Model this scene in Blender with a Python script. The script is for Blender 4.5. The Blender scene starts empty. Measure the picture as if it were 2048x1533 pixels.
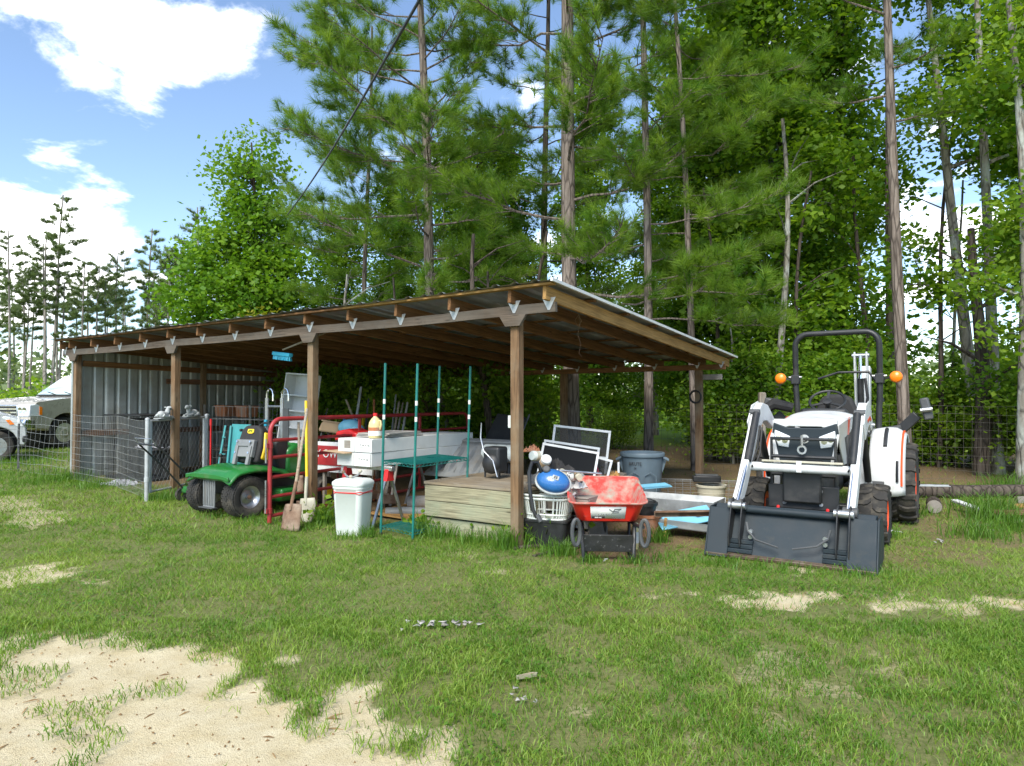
import bpy, bmesh, math, random
import numpy as np
from mathutils import Matrix, Vector, Euler
R = math.radians
rng = np.random.default_rng(7)
random.seed(7)
scene = bpy.context.scene
col = scene.collection

# ---------------------------------------------------------------- camera
FPX = 1365.0; CAMZ = 1.47; PITCH = R(1.406)
cd = bpy.data.cameras.new('camera'); cam = bpy.data.objects.new('camera', cd); col.objects.link(cam)
cd.sensor_width = 36; cd.lens = 36 * FPX / 2048
cd.clip_start = 0.05; cd.clip_end = 3000
cam.location = (0, 0, CAMZ); cam.rotation_euler = (R(90) + PITCH, 0, 0)
scene.camera = cam
# ---------------------------------------------------------------- sky and sun
SUN_EL = R(46); SUN_AZ = R(200)       # azimuth the light comes from, clockwise from +Y
world = bpy.data.worlds.new('World'); scene.world = world; world.use_nodes = True
wt = world.node_tree; wt.nodes.clear()
def wn(t, **k):
    n = wt.nodes.new(t)
    for a, b in k.items(): setattr(n, a, b)
    return n
wout = wn('ShaderNodeOutputWorld'); wbg = wn('ShaderNodeBackground')
sky = wn('ShaderNodeTexSky', sky_type='NISHITA', sun_disc=False)
sky.sun_elevation = SUN_EL; sky.sun_rotation = SUN_AZ; sky.air_density = 1.0; sky.dust_density = 0.0; sky.ozone_density = 3.0
tc = wn('ShaderNodeTexCoord')
sep = wn('ShaderNodeSeparateXYZ'); wt.links.new(tc.outputs['Generated'], sep.inputs[0])
# clouds: noise on a flat layer overhead (direction / height), so that they go on all round the sky
zc = wn('ShaderNodeMath', operation='MAXIMUM'); zc.inputs[1].default_value = 0.0; wt.links.new(sep.outputs[2], zc.inputs[0])
za = wn('ShaderNodeMath', operation='ADD'); za.inputs[1].default_value = 0.22; wt.links.new(zc.outputs[0], za.inputs[0])
dv = wn('ShaderNodeVectorMath', operation='DIVIDE'); wt.links.new(tc.outputs['Generated'], dv.inputs[0])
cz = wn('ShaderNodeCombineXYZ')
for i in range(3): wt.links.new(za.outputs[0], cz.inputs[i])
wt.links.new(cz.outputs[0], dv.inputs[1])
off = wn('ShaderNodeVectorMath', operation='ADD'); off.inputs[1].default_value = (7.3, 2.2, 0.0)
wt.links.new(dv.outputs[0], off.inputs[0])
nz = wn('ShaderNodeTexNoise'); nz.inputs['Scale'].default_value = 2.6; nz.inputs['Detail'].default_value = 10; nz.inputs['Roughness'].default_value = 0.6
nz.inputs['Distortion'].default_value = 0.25
wt.links.new(off.outputs[0], nz.inputs['Vector'])
def blob(d, rad, gain):
    """a cumulus standing in direction d: adds to the cloud noise with a soft radius"""
    v = Vector(d).normalized()
    s = wn('ShaderNodeVectorMath', operation='DISTANCE'); s.inputs[1].default_value = v
    wt.links.new(tc.outputs['Generated'], s.inputs[0])
    m = wn('ShaderNodeMapRange', interpolation_type='SMOOTHSTEP'); m.inputs[1].default_value = 0; m.inputs[2].default_value = rad
    m.inputs[3].default_value = gain; m.inputs[4].default_value = 0
    wt.links.new(s.outputs['Value'], m.inputs[0])
    return m.outputs[0]
def pdir(px, py):
    xc = (px - 1024) / FPX; yc = (766.5 - py) / FPX
    return Vector((xc, math.cos(PITCH) - yc * math.sin(PITCH), math.sin(PITCH) + yc * math.cos(PITCH)))
amp = wn('ShaderNodeMath', operation='MULTIPLY_ADD'); amp.inputs[1].default_value = 1.9; amp.inputs[2].default_value = -.47; wt.links.new(nz.outputs[0], amp.inputs[0])
acc = amp.outputs[0]
for (px, py, rad, g) in [(60, -70, .32, .32), (250, 20, .20, .24), (180, 130, .12, .14), (0, 430, .17, .30), (80, 490, .16, .24), (225, 430, .07, .18), (290, 520, .14, .26), (30, 560, .2, .16),
                         (420, 330, .40, -.14), (330, 270, .2, -.12), (700, 250, .5, -.1), (90, 260, .15, -.14), (1850, 480, .16, .16)]:
    a = wn('ShaderNodeMath', operation='ADD'); wt.links.new(acc, a.inputs[0]); wt.links.new(blob(pdir(px, py), rad, g), a.inputs[1]); acc = a.outputs[0]
cr = wn('ShaderNodeMapRange', interpolation_type='SMOOTHSTEP'); cr.inputs[1].default_value = .53; cr.inputs[2].default_value = .90
wt.links.new(acc, cr.inputs[0])
nz2 = wn('ShaderNodeTexNoise'); nz2.inputs['Scale'].default_value = 3.2; nz2.inputs['Detail'].default_value = 6
wt.links.new(off.outputs[0], nz2.inputs['Vector'])
cc = wn('ShaderNodeMapRange'); cc.inputs[1].default_value = .3; cc.inputs[2].default_value = .75; cc.inputs[3].default_value = 10.0; cc.inputs[4].default_value = 17.0
wt.links.new(nz2.outputs[0], cc.inputs[0])
cmb = wn('ShaderNodeCombineXYZ')
for i in range(3): wt.links.new(cc.outputs[0], cmb.inputs[i])
hsv = wn('ShaderNodeHueSaturation'); hsv.inputs['Saturation'].default_value = .96; hsv.inputs['Value'].default_value = .92
wt.links.new(sky.outputs[0], hsv.inputs['Color'])
mx = wn('ShaderNodeMix', data_type='RGBA'); wt.links.new(cr.outputs[0], mx.inputs[0]); wt.links.new(hsv.outputs[0], mx.inputs[6]); wt.links.new(cmb.outputs[0], mx.inputs[7])
wt.links.new(mx.outputs[2], wbg.inputs['Color']); wbg.inputs['Strength'].default_value = 0.12
wt.links.new(wbg.outputs[0], wout.inputs[0])
ld = bpy.data.lights.new('sun', 'SUN'); sun = bpy.data.objects.new('sun', ld); col.objects.link(sun)
ld.energy = 2.7; ld.angle = R(32); ld.color = (1.0, .95, .86)
sd = Vector((math.sin(SUN_AZ) * math.cos(SUN_EL), math.cos(SUN_AZ) * math.cos(SUN_EL), math.sin(SUN_EL)))
sun.rotation_euler = sd.to_track_quat('Z', 'Y').to_euler(); sun.location = sd * 50
vs = scene.view_settings; vs.view_transform = 'Standard'; vs.look = 'None'; vs.gamma = 1; vs.use_curve_mapping = False; vs.exposure = 1.22
scene.cycles.max_bounces = 6; scene.cycles.transparent_max_bounces = 8; scene.cycles.use_denoising = True

# ---------------------------------------------------------------- places
def sstep(a, b, x):
    t = np.clip((np.asarray(x, float) - a) / (b - a), 0, 1); return t * t * (3 - 2 * t)
def vnoise(x, y, s, seed=0):
    """cheap smooth value noise in the plane, 0..1"""
    x = np.asarray(x, float) * s + seed * 17.3; y = np.asarray(y, float) * s + seed * 9.1
    xi = np.floor(x); yi = np.floor(y); fx = x - xi; fy = y - yi
    fx = fx * fx * (3 - 2 * fx); fy = fy * fy * (3 - 2 * fy)
    def h(a, b):
        v = np.sin(a * 127.1 + b * 311.7 + seed * 74.7) * 43758.5453
        return v - np.floor(v)
    return (h(xi, yi) * (1 - fx) + h(xi + 1, yi) * fx) * (1 - fy) + (h(xi, yi + 1) * (1 - fx) + h(xi + 1, yi + 1) * fx) * fy
def hz(x, y):
    x = np.asarray(x, float); y = np.asarray(y, float)
    d = np.clip(y - 6.8, 0, 14)
    return .02 * d * sstep(0, 3, d) + (.035 * (vnoise(x, y, .9, 1) - .5) + .012 * (vnoise(x, y, 3.1, 2) - .5)) * sstep(1.5, 3, y)
def h1(x, y): return float(hz(x, y))
def P(px, py, Y):
    d = pdir(px, py); k = Y / d.y
    return Vector((d.x * k, Y, CAMZ + d.z * k))
def G(px, py):
    d = pdir(px, py); k = 5.0
    for _ in range(30):
        z = h1(d.x * k, d.y * k); k = (z - CAMZ) / d.z
    return Vector((d.x * k, d.y * k, z))
SHED_RZ = -math.atan2(.551, .835)
AX = Vector((.8347, -.5507, 0)); AV = Vector((.5507, .8347, 0)); SO = Vector((.05, 6.8, 0))
def S(x, y, z=0):
    p = SO + AX * x + AV * y; return Vector((p.x, p.y, z))

# ---------------------------------------------------------------- mesh helpers
class MB:
    def __init__(s): s.v = []; s.f = []; s.mi = []; s.cur = 0; s.M = Matrix.Identity(4)
    def add(s, vs, fs):
        n = len(s.v); s.v += [tuple(s.M @ Vector(p)) for p in vs]
        s.f += [tuple(i + n for i in f) for f in fs]; s.mi += [s.cur] * len(fs); return s
    def box(s, c, size, rot=(0, 0, 0), tx=1, ty=1):
        """box centred at c; tx, ty scale the top face"""
        x, y, z = [a / 2 for a in size]
        vs = [(-x, -y, -z), (x, -y, -z), (x, y, -z), (-x, y, -z), (-x * tx, -y * ty, z), (x * tx, -y * ty, z), (x * tx, y * ty, z), (-x * tx, y * ty, z)]
        m = Matrix.Translation(c) @ Euler(rot).to_matrix().to_4x4()
        return s.add([m @ Vector(p) for p in vs], [(0, 3, 2, 1), (4, 5, 6, 7), (0, 1, 5, 4), (1, 2, 6, 5), (2, 3, 7, 6), (3, 0, 4, 7)])
    def bar(s, p0, p1, w, h, up=(0, 0, 1)):
        p0 = Vector(p0); p1 = Vector(p1); d = (p1 - p0); L = d.length; d.normalize(); up = Vector(up)
        if abs(d.dot(up)) > .98: up = Vector((0, 1, 0))
        y = up.cross(d).normalized(); z = d.cross(y)
        vs = []
        for q in (p0, p1):
            for a, b in ((-1, -1), (1, -1), (1, 1), (-1, 1)): vs.append(q + y * (a * w / 2) + z * (b * h / 2))
        return s.add(vs, [(0, 3, 2, 1), (4, 5, 6, 7), (0, 1, 5, 4), (1, 2, 6, 5), (2, 3, 7, 6), (3, 0, 4, 7)])
    def tube(s, pts, r, n=8, closed=False):
        pts = [Vector(p) for p in pts]; m = len(pts); rs = list(r) if hasattr(r, '__len__') else [r] * m
        vs = []; prev = None
        for i, p in enumerate(pts):
            if closed: t = pts[(i + 1) % m] - pts[i - 1]
            else: t = pts[min(i + 1, m - 1)] - pts[max(i - 1, 0)]
            t.normalize()
            if prev is None:
                a = Vector((0, 0, 1)) if abs(t.z) < .9 else Vector((1, 0, 0)); x = a.cross(t).normalized()
            else: x = (prev - t * prev.dot(t)).normalized()
            prev = x; y = t.cross(x)
            for k in range(n):
                an = 2 * math.pi * k / n; vs.append(p + (x * math.cos(an) + y * math.sin(an)) * rs[i])
        fs = []
        for i in range(m if closed else m - 1):
            for k in range(n):
                a = i * n + k; b = i * n + (k + 1) % n; c = ((i + 1) % m) * n + (k + 1) % n; d = ((i + 1) % m) * n + k
                fs.append((a, b, c, d))
        if not closed: fs += [tuple(range(n - 1, -1, -1)), tuple(range((m - 1) * n, m * n))]
        return s.add(vs, fs)
    def cyl(s, p0, p1, r0, r1=None, n=16): return s.tube([p0, p1], [r0, r0 if r1 is None else r1], n)
    def lathe(s, prof, n=24, c=(0, 0, 0), axis='z', closed=False):
        """prof: (radius, height) points; closed joins the last point to the first"""
        vs = []
        for (r, h) in prof:
            for k in range(n):
                a = 2 * math.pi * k / n; x, y = r * math.cos(a), r * math.sin(a)
                p = {'z': (x, y, h), 'x': (h, x, y), 'y': (y, h, x)}[axis]
                vs.append((p[0] + c[0], p[1] + c[1], p[2] + c[2]))
        m = len(prof); fs = []
        for i in range(m if closed else m - 1):
            for k in range(n):
                j = (i + 1) % m
                fs.append((i * n + k, i * n + (k + 1) % n, j * n + (k + 1) % n, j * n + k))
        if not closed:
            if prof[0][0] > 1e-4: fs.append(tuple(range(n - 1, -1, -1)))
            if prof[-1][0] > 1e-4: fs.append(tuple(range((m - 1) * n, m * n)))
        return s.add(vs, fs)
    def prism(s, poly, d0, d1, plane='xz', taper=1.0, tc=(0, 0)):
        """extrude a 2-D outline; plane xz extrudes along y, yz along x, xy along z"""
        def q(a, b, d): return {'xz': (a, d, b), 'yz': (d, a, b), 'xy': (a, b, d)}[plane]
        n = len(poly)
        vs = [q(a, b, d0) for a, b in poly] + [q(tc[0] + (a - tc[0]) * taper, tc[1] + (b - tc[1]) * taper, d1) for a, b in poly]
        fs = [tuple(range(n)), tuple(range(2 * n - 1, n - 1, -1))] + [(i, i + n, (i + 1) % n + n, (i + 1) % n) for i in range(n)]
        return s.add(vs, fs)
    def grid(s, fn, nu, nv):
        vs = [fn(i / nu, j / nv) for i in range(nu + 1) for j in range(nv + 1)]
        fs = [(i * (nv + 1) + j, (i + 1) * (nv + 1) + j, (i + 1) * (nv + 1) + j + 1, i * (nv + 1) + j + 1) for i in range(nu) for j in range(nv)]
        return s.add(vs, fs)
    def ell(s, c, r, nu=16, nv=10):
        prof = [(max(1e-5, math.sin(math.pi * j / nv)), -math.cos(math.pi * j / nv)) for j in range(nv + 1)]
        b = MB(); b.lathe(prof, nu)
        return s.add([(c[0] + p[0] * r[0], c[1] + p[1] * r[1], c[2] + p[2] * r[2]) for p in b.v], b.f)
    def build(s, name, mats, parent=None, smooth=35, bevel=0, solid=0, seg=2):
        me = bpy.data.meshes.new(name); me.from_pydata(s.v, [], s.f)
        bm = bmesh.new(); bm.from_mesh(me); bmesh.ops.recalc_face_normals(bm, faces=bm.faces); bm.to_mesh(me); bm.free()
        if not isinstance(mats, (list, tuple)): mats = [mats]
        for m in mats: me.materials.append(M[m] if isinstance(m, str) else m)
        if len(mats) > 1: me.polygons.foreach_set('material_index', s.mi)
        if smooth:
            me.shade_smooth(); me.set_sharp_from_angle(angle=R(smooth))
        o = bpy.data.objects.new(name, me); col.objects.link(o)
        if parent is not None: o.parent = parent
        if solid:
            m = o.modifiers.new('solid', 'SOLIDIFY'); m.thickness = solid; m.offset = 0
        if bevel:
            m = o.modifiers.new('bevel', 'BEVEL'); m.width = bevel; m.segments = seg; m.limit_method = 'ANGLE'; m.angle_limit = R(40)
        return o
def tag(o, label=None, cat=None, group=None, kind=None):
    if label: o['label'] = label
    if cat: o['category'] = cat
    if group: o['group'] = group
    if kind: o['kind'] = kind
    return o
def thing(name, label, cat, loc=(0, 0, 0), rz=0, group=None, rot=None):
    o = bpy.data.objects.new(name, None); col.objects.link(o); o.empty_display_size = .2
    o.location = loc; o.rotation_euler = rot if rot else (0, 0, rz)
    return tag(o, label, cat, group)
def copy_tree(o, parent=None):
    c = o.copy(); col.objects.link(c); c.parent = parent
    for ch in list(o.children): copy_tree(ch, c)
    return c
def plank(name, p0, p1, w, h, mat, parent=None, up=(0, 0, 1), bevel=.004, cache={}):
    """a board of its own, its length along local x so that the grain follows it; given in the parent's space"""
    p0 = Vector(p0); p1 = Vector(p1); d = p1 - p0; L = d.length; d.normalize(); up = Vector(up)
    if abs(d.dot(up)) > .98: up = Vector((0, 1, 0))
    y = up.cross(d).normalized(); z = d.cross(y)
    b = MB(); b.box((0, 0, 0), (L, w, h)); o = b.build(name, mat, parent, bevel=bevel, seg=1)
    m = Matrix((d, y, z)).transposed().to_4x4(); m.translation = (p0 + p1) / 2
    o.matrix_basis = m
    return o
def np_mesh(name, V, F, mat, tint=None, parent=None, smooth=False):
    """V (n,3); F (m,k) all k-gons; tint per face"""
    V = np.ascontiguousarray(V, np.float32); F = np.ascontiguousarray(F, np.int32)
    me = bpy.data.meshes.new(name); k = F.shape[1]
    me.vertices.add(len(V)); me.vertices.foreach_set('co', V.ravel())
    me.loops.add(F.size); me.loops.foreach_set('vertex_index', F.ravel())
    me.polygons.add(len(F)); me.polygons.foreach_set('loop_start', np.arange(0, F.size, k, dtype=np.int32))
    me.update(calc_edges=True)
    if tint is not None:
        a = me.attributes.new('tint', 'FLOAT', 'FACE'); a.data.foreach_set('value', np.ascontiguousarray(tint, np.float32))
    me.materials.append(M[mat] if isinstance(mat, str) else mat)
    if smooth: me.shade_smooth()
    o = bpy.data.objects.new(name, me); col.objects.link(o)
    if parent is not None: o.parent = parent
    return o
def text(name, s, size, mat, parent, M4, ext=.001, align='CENTER'):
    c = bpy.data.curves.new(name, 'FONT'); c.body = s; c.size = size; c.extrude = ext; c.align_x = align; c.align_y = 'CENTER'
    t = bpy.data.objects.new(name, c); col.objects.link(t)
    dg = bpy.context.evaluated_depsgraph_get(); me = bpy.data.meshes.new_from_object(t.evaluated_get(dg))
    bpy.data.objects.remove(t); bpy.data.curves.remove(c)
    me.materials.clear(); me.materials.append(M[mat])
    o = bpy.data.objects.new(name, me); col.objects.link(o); o.parent = parent; o.matrix_basis = M4
    return o

# ---------------------------------------------------------------- materials
M = {}
class NT:
    def __init__(s, name):
        s.m = bpy.data.materials.new(name); s.m.use_nodes = True; s.t = s.m.node_tree; s.t.nodes.clear()
        s.out = s.n('ShaderNodeOutputMaterial'); s.p = s.n('ShaderNodeBsdfPrincipled'); s.l(s.p.outputs[0], s.out.inputs[0]); M[name] = s.m
    def n(s, t, **k):
        x = s.t.nodes.new(t)
        for a, b in k.items(): setattr(x, a, b)
        return x
    def l(s, a, b): s.t.links.new(a, b)
    def coord(s, scale=(1, 1, 1), which='Object', rnd=True):
        tc = s.n('ShaderNodeTexCoord'); mp = s.n('ShaderNodeMapping'); mp.inputs['Scale'].default_value = scale; s.l(tc.outputs[which], mp.inputs[0])
        if rnd:
            oi = s.n('ShaderNodeObjectInfo'); ml = s.n('ShaderNodeMath', operation='MULTIPLY'); ml.inputs[1].default_value = 37.0; s.l(oi.outputs['Random'], ml.inputs[0])
            s.l(ml.outputs[0], mp.inputs['Location'])
        return mp.outputs[0]
    def noise(s, vec, scale, detail=4, rough=.55, dist=0):
        x = s.n('ShaderNodeTexNoise'); x.inputs['Scale'].default_value = scale; x.inputs['Detail'].default_value = detail; x.inputs['Roughness'].default_value = rough
        x.inputs['Distortion'].default_value = dist; s.l(vec, x.inputs['Vector']); return x.outputs[0]
    def rng(s, v, a, b, c, d, smooth=False):
        x = s.n('ShaderNodeMapRange', interpolation_type='SMOOTHSTEP' if smooth else 'LINEAR')
        for i, k in enumerate((a, b, c, d)): x.inputs[i + 1].default_value = k
        s.l(v, x.inputs[0]); return x.outputs[0]
    def mix(s, f, a, b, mode='MIX'):
        x = s.n('ShaderNodeMix', data_type='RGBA', blend_type=mode)
        for k, v in ((0, f), (6, a), (7, b)):
            if isinstance(v, (int, float)): x.inputs[k].default_value = v
            elif isinstance(v, (tuple, list)): x.inputs[k].default_value = (*v[:3], 1)
            else: s.l(v, x.inputs[k])
        return x.outputs[2]
    def bump(s, h, strength, dist=.01):
        b = s.n('ShaderNodeBump'); b.inputs['Strength'].default_value = strength; b.inputs['Distance'].default_value = dist; s.l(h, b.inputs['Height']); s.l(b.outputs[0], s.p.inputs['Normal'])
    def set(s, **k):
        for a, v in k.items():
            i = s.p.inputs[a.replace('_', ' ')]
            if isinstance(v, (int, float)): i.default_value = v
            elif isinstance(v, tuple): i.default_value = (*v[:3], 1)
            else: s.l(v, i)
def mat(name, c, rough=.55, metal=0, var=.25, scale=6, dirt=None, damt=.5, dscale=3, bump=.15, bscale=60, spec=.5, coat=0, rvar=.15):
    """painted, moulded or metal surface: mottled tone, patches of dirt, fine relief"""
    t = NT(name); v = t.coord()
    n1 = t.noise(v, scale, 5)
    lo = tuple(x * (1 - var) for x in c); hi = tuple(min(1, x * (1 + var * .7)) for x in c)
    cc = t.mix(t.rng(n1, .3, .7, 0, 1), lo, hi)
    rr = t.rng(n1, .3, .7, max(.02, rough - rvar), min(1, rough + rvar))
    if dirt:
        n2 = t.noise(v, dscale, 8, .65); f = t.rng(n2, .62 - damt * .3, .78 - damt * .2, 0, min(1, .35 + damt))
        cc = t.mix(f, cc, dirt); t.set(Metallic=t.rng(f, 0, 1, metal, metal * .3))
    else: t.set(Metallic=metal)
    t.set(Base_Color=cc, Roughness=rr, Specular_IOR_Level=spec, Coat_Weight=coat)
    if bump: t.bump(t.noise(v, bscale, 4), bump, .004)
    return t
def wood(name, c1, c2, grey=None, gamt=.5, knots=True):
    """sawn timber, the grain along local x"""
    t = NT(name); v = t.coord((1.2, 16, 16)); w = t.coord((1, 1, 1))
    g = t.noise(v, 1.6, 8, .6, .6); g2 = t.noise(t.coord((3, 70, 70)), 1.0, 3)
    cc = t.mix(t.rng(g, .3, .7, 0, 1), c1, c2)
    cc = t.mix(t.rng(g2, .42, .66, 0, .75), cc, tuple(x * .4 for x in c1))
    oi = t.n('ShaderNodeObjectInfo'); cc = t.mix(t.rng(oi.outputs['Random'], 0, 1, 0, .35), cc, tuple(x * .62 for x in c2))
    if grey: cc = t.mix(t.rng(t.noise(w, 1.7, 6, .65), .62 - gamt * .4, .72 - gamt * .2, 0, .85), cc, grey)
    if knots:
        vo = t.n('ShaderNodeTexVoronoi'); vo.inputs['Scale'].default_value = 1.0; t.l(t.coord((2.2, 9, 9)), vo.inputs['Vector'])
        cc = t.mix(t.rng(vo.outputs['Distance'], .04, .13, .8, 0), cc, tuple(x * .25 for x in c1))
    t.set(Base_Color=cc, Roughness=.8, Specular_IOR_Level=.25); t.bump(t.mix(.5, g, g2), .9, .008)
    return t
wood('wood_beam', (.085, .066, .050), (.17, .13, .095), (.125, .11, .09), .5)
wood('wood_post', (.12, .068, .034), (.29, .175, .09), (.22, .165, .105), .45)
wood('wood_rafter', (.15, .072, .030), (.30, .155, .066))
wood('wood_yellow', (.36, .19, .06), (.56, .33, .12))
wood('wood_deck', (.24, .215, .13), (.42, .385, .25), (.28, .30, .20), .5)
wood('wood_top', (.16, .12, .075), (.33, .26, .17), (.25, .22, .17), .5)
wood('wood_handle', (.30, .22, .14), (.48, .38, .26), (.34, .31, .27), .5, False)
wood('wood_old', (.16, .12, .08), (.30, .24, .17), (.26, .245, .22), .7)
wood('wood_brown', (.17, .09, .055), (.25, .14, .085))
mat('galv', (.46, .48, .48), .5, .35, .22, 9, (.33, .33, .31), .3)
mat('roof_metal', (.36, .40, .42), .48, .6, .25, 3, (.24, .22, .19), .45, 2)
mat('wall_metal', (.40, .43, .42), .5, .45, .2, 3, (.27, .25, .20), .45, 2)
mat('wire', (.30, .31, .30), .5, .4, .2, 9, bump=0)
mat('wire_dark', (.10, .09, .075), .7, .2, .3, 9, bump=0)
mat('steel', (.45, .46, .47), .35, .85, .2, 9, (.3, .27, .22), .3)
mat('chrome', (.72, .73, .74), .16, 1, .06, 9, bump=0)
mat('rust', (.20, .115, .07), .85, .25, .4, 12, (.33, .27, .2), .5)
mat('red_gate', (.34, .028, .032), .42, 0, .25, 6, (.19, .04, .03), .4)
mat('red_paint', (.66, .026, .016), .35, 0, .12, 5, (.5, .42, .36), .1, 9)
mat('red_bright', (.62, .02, .02), .4, 0, .15)
mat('orange_rim', (.80, .085, .014), .4, 0, .12, 6, (.45, .12, .05), .2)
mat('white_paint', (.62, .63, .62), .42, 0, .08, 4, (.36, .33, .27), .22, 5)
mat('white_plastic', (.62, .66, .62), .42, 0, .07, 4, (.50, .50, .42), .2, 4)
mat('white_card', (.60, .61, .58), .75, 0, .08, 5, (.52, .47, .38), .2, 3)
mat('kraft', (.42, .29, .17), .85, 0, .15)
mat('black', (.020, .021, .022), .5, 0, .3, 6, (.07, .065, .055), .25)
mat('black_soft', (.022, .021, .021), .8, 0, .35, 8, (.06, .055, .05), .3)
mat('dark_grey', (.065, .068, .07), .55, 0, .25, 6, (.12, .11, .09), .3)
mat('mid_grey', (.20, .21, .21), .6, 0, .2, 6, (.15, .13, .1), .4)
mat('charcoal_paint', (.022, .032, .039), .6, .0, .2, 5, (.08, .072, .06), .12, 5, spec=.3)
mat('blade_wear', (.16, .115, .08), .6, .5, .4, 9, (.28, .25, .2), .4)
mat('rubber', (.036, .034, .031), .85, 0, .3, 8, (.15, .13, .10), .42, 5, .4, 90, .3)
mat('green_jd', (.012, .15, .024), .38, 0, .12, 5, (.13, .17, .09), .22, 4, coat=.3)
mat('yellow', (.78, .52, .02), .45, 0, .12)
mat('teal', (.05, .27, .28), .6, 0, .15, 5, (.12, .22, .2), .3)
mat('teal_rack', (.012, .17, .145), .4, .1, .2, 6, (.08, .14, .12), .25)
mat('blue', (.025, .13, .36), .3, 0, .12, 5, coat=.4)
mat('blue_light', (.18, .47, .62), .5, 0, .12, 5, (.3, .4, .42), .25)
mat('cyan', (.03, .34, .50), .6, 0, .15)
mat('grey_bin', (.145, .195, .225), .5, 0, .1, 5, (.22, .22, .2), .25)
mat('terracotta', (.42, .145, .055), .75, 0, .15, 5, (.36, .28, .22), .45)
mat('cream', (.50, .47, .36), .6, 0, .1, 5, (.25, .22, .15), .4)
mat('amber', (.95, .22, .01), .25, 0, .08, 5, bump=.05)
mat('gold_car', (.40, .37, .31), .3, .1, .06, 4, (.2, .18, .14), .2, 3, .02, coat=.6)
mat('silver_car', (.50, .52, .53), .28, .15, .05, 4, (.3, .28, .25), .12, 3, .02, coat=.6)
mat('lens', (.75, .78, .80), .08, .1, .05, 5, bump=0, coat=1)
mat('concrete', (.36, .34, .30), .85, 0, .2, 6, (.22, .2, .16), .4)
mat('stone', (.40, .42, .41), .8, 0, .2, 12, (.22, .24, .2), .4)
mat('carpet', (.36, .34, .31), .95, 0, .2, 9, (.2, .17, .13), .4)
mat('juice', (.62, .52, .25), .25, 0, .06, 4, bump=0)
mat('fabric_grey', (.42, .42, .45), .9, 0, .5, 25, bump=.5)
mat('print', (.05, .05, .05), .6, 0, .1, bump=0)
mat('paper', (.78, .77, .72), .7, 0, .08)
mat('mortar', (.33, .33, .26), .85, 0, .25, 9, (.52, .045, .035), .85, 6)
mat('speckle_black', (.02, .02, .02), .5, 0, .2, 9, (.6, .6, .57), .06, 28)  # black with small pale specks of splashed paint
t = NT('glass'); t.set(Base_Color=(.55, .68, .66), Roughness=.05, Metallic=.0, Specular_IOR_Level=.9, Coat_Weight=1.0)
t = NT('screen'); t.set(Base_Color=(.010, .011, .012), Roughness=.85, Specular_IOR_Level=.15)
t = NT('screen_light'); t.set(Base_Color=(.03, .032, .033), Roughness=.7, Alpha=.35)
t = NT('clear_plastic'); t.set(Base_Color=(.8, .8, .74), Roughness=.25, Alpha=.75)
def bark(name, c1, c2, sx=14, sz=2.2, white=None):
    t = NT(name); v = t.coord((sx, sx, sz)); n = t.noise(v, 1.0, 7, .62, .8)
    vo = t.n('ShaderNodeTexVoronoi', feature='DISTANCE_TO_EDGE'); vo.inputs['Scale'].default_value = .8; t.l(v, vo.inputs['Vector'])
    e = t.rng(vo.outputs['Distance'], 0, .12, 0, 1)
    cc = t.mix(t.rng(n, .3, .7, 0, 1), c1, c2); cc = t.mix(t.rng(e, 0, 1, .75, 0), cc, tuple(x * .35 for x in c1))
    if white: cc = t.mix(t.rng(t.noise(t.coord((3, 3, 1.5)), 1.4, 5), .5, .6, 0, .8), cc, white)
    t.set(Base_Color=cc, Roughness=.92, Specular_IOR_Level=.15); t.bump(t.mix(.5, n, e), .9, .02)
bark('bark_pine', (.11, .085, .07), (.27, .225, .19))
bark('bark_dark', (.05, .040, .032), (.13, .105, .085))
bark('bark_grey', (.14, .125, .10), (.28, .26, .22), 10, 3, (.36, .38, .34))
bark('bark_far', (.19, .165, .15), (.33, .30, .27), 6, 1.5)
def leafmat(name, c1, c2, trans=.45, rough=.5):
    t = NT(name); a = t.n('ShaderNodeAttribute', attribute_name='tint'); cc = t.mix(a.outputs['Fac'], c1, c2)
    d = t.n('ShaderNodeBsdfTranslucent'); mxs = t.n('ShaderNodeMixShader'); mxs.inputs[0].default_value = trans
    t.l(t.mix(1.0, cc, (1.25, 1.2, .6), 'MULTIPLY'), d.inputs[0]); t.set(Base_Color=cc, Roughness=rough, Specular_IOR_Level=.35)
    t.l(t.p.outputs[0], mxs.inputs[1]); t.l(d.outputs[0], mxs.inputs[2]); t.l(mxs.outputs[0], t.out.inputs[0])
leafmat('leaf_maple', (.085, .215, .012), (.22, .37, .03), .5)
leafmat('leaf_wood', (.07, .18, .010), (.25, .39, .03), .55)
leafmat('leaf_under', (.09, .21, .012), (.30, .43, .04), .55)
leafmat('leaf_yellow', (.16, .19, .012), (.30, .29, .02))
leafmat('needle', (.075, .185, .016), (.26, .38, .045), .5, .4)
leafmat('needle_far_hazed', (.12, .18, .07), (.22, .28, .12), .4, .6)  # distant foliage: haze put into the colour as a paler, greyer green
leafmat('grass_blade', (.085, .205, .013), (.28, .39, .06), .4, .45)
leafmat('grass_tall', (.055, .15, .014), (.14, .27, .03), .4, .45)
leafmat('straw', (.20, .12, .05), (.36, .24, .11), .1, .8)
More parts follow.
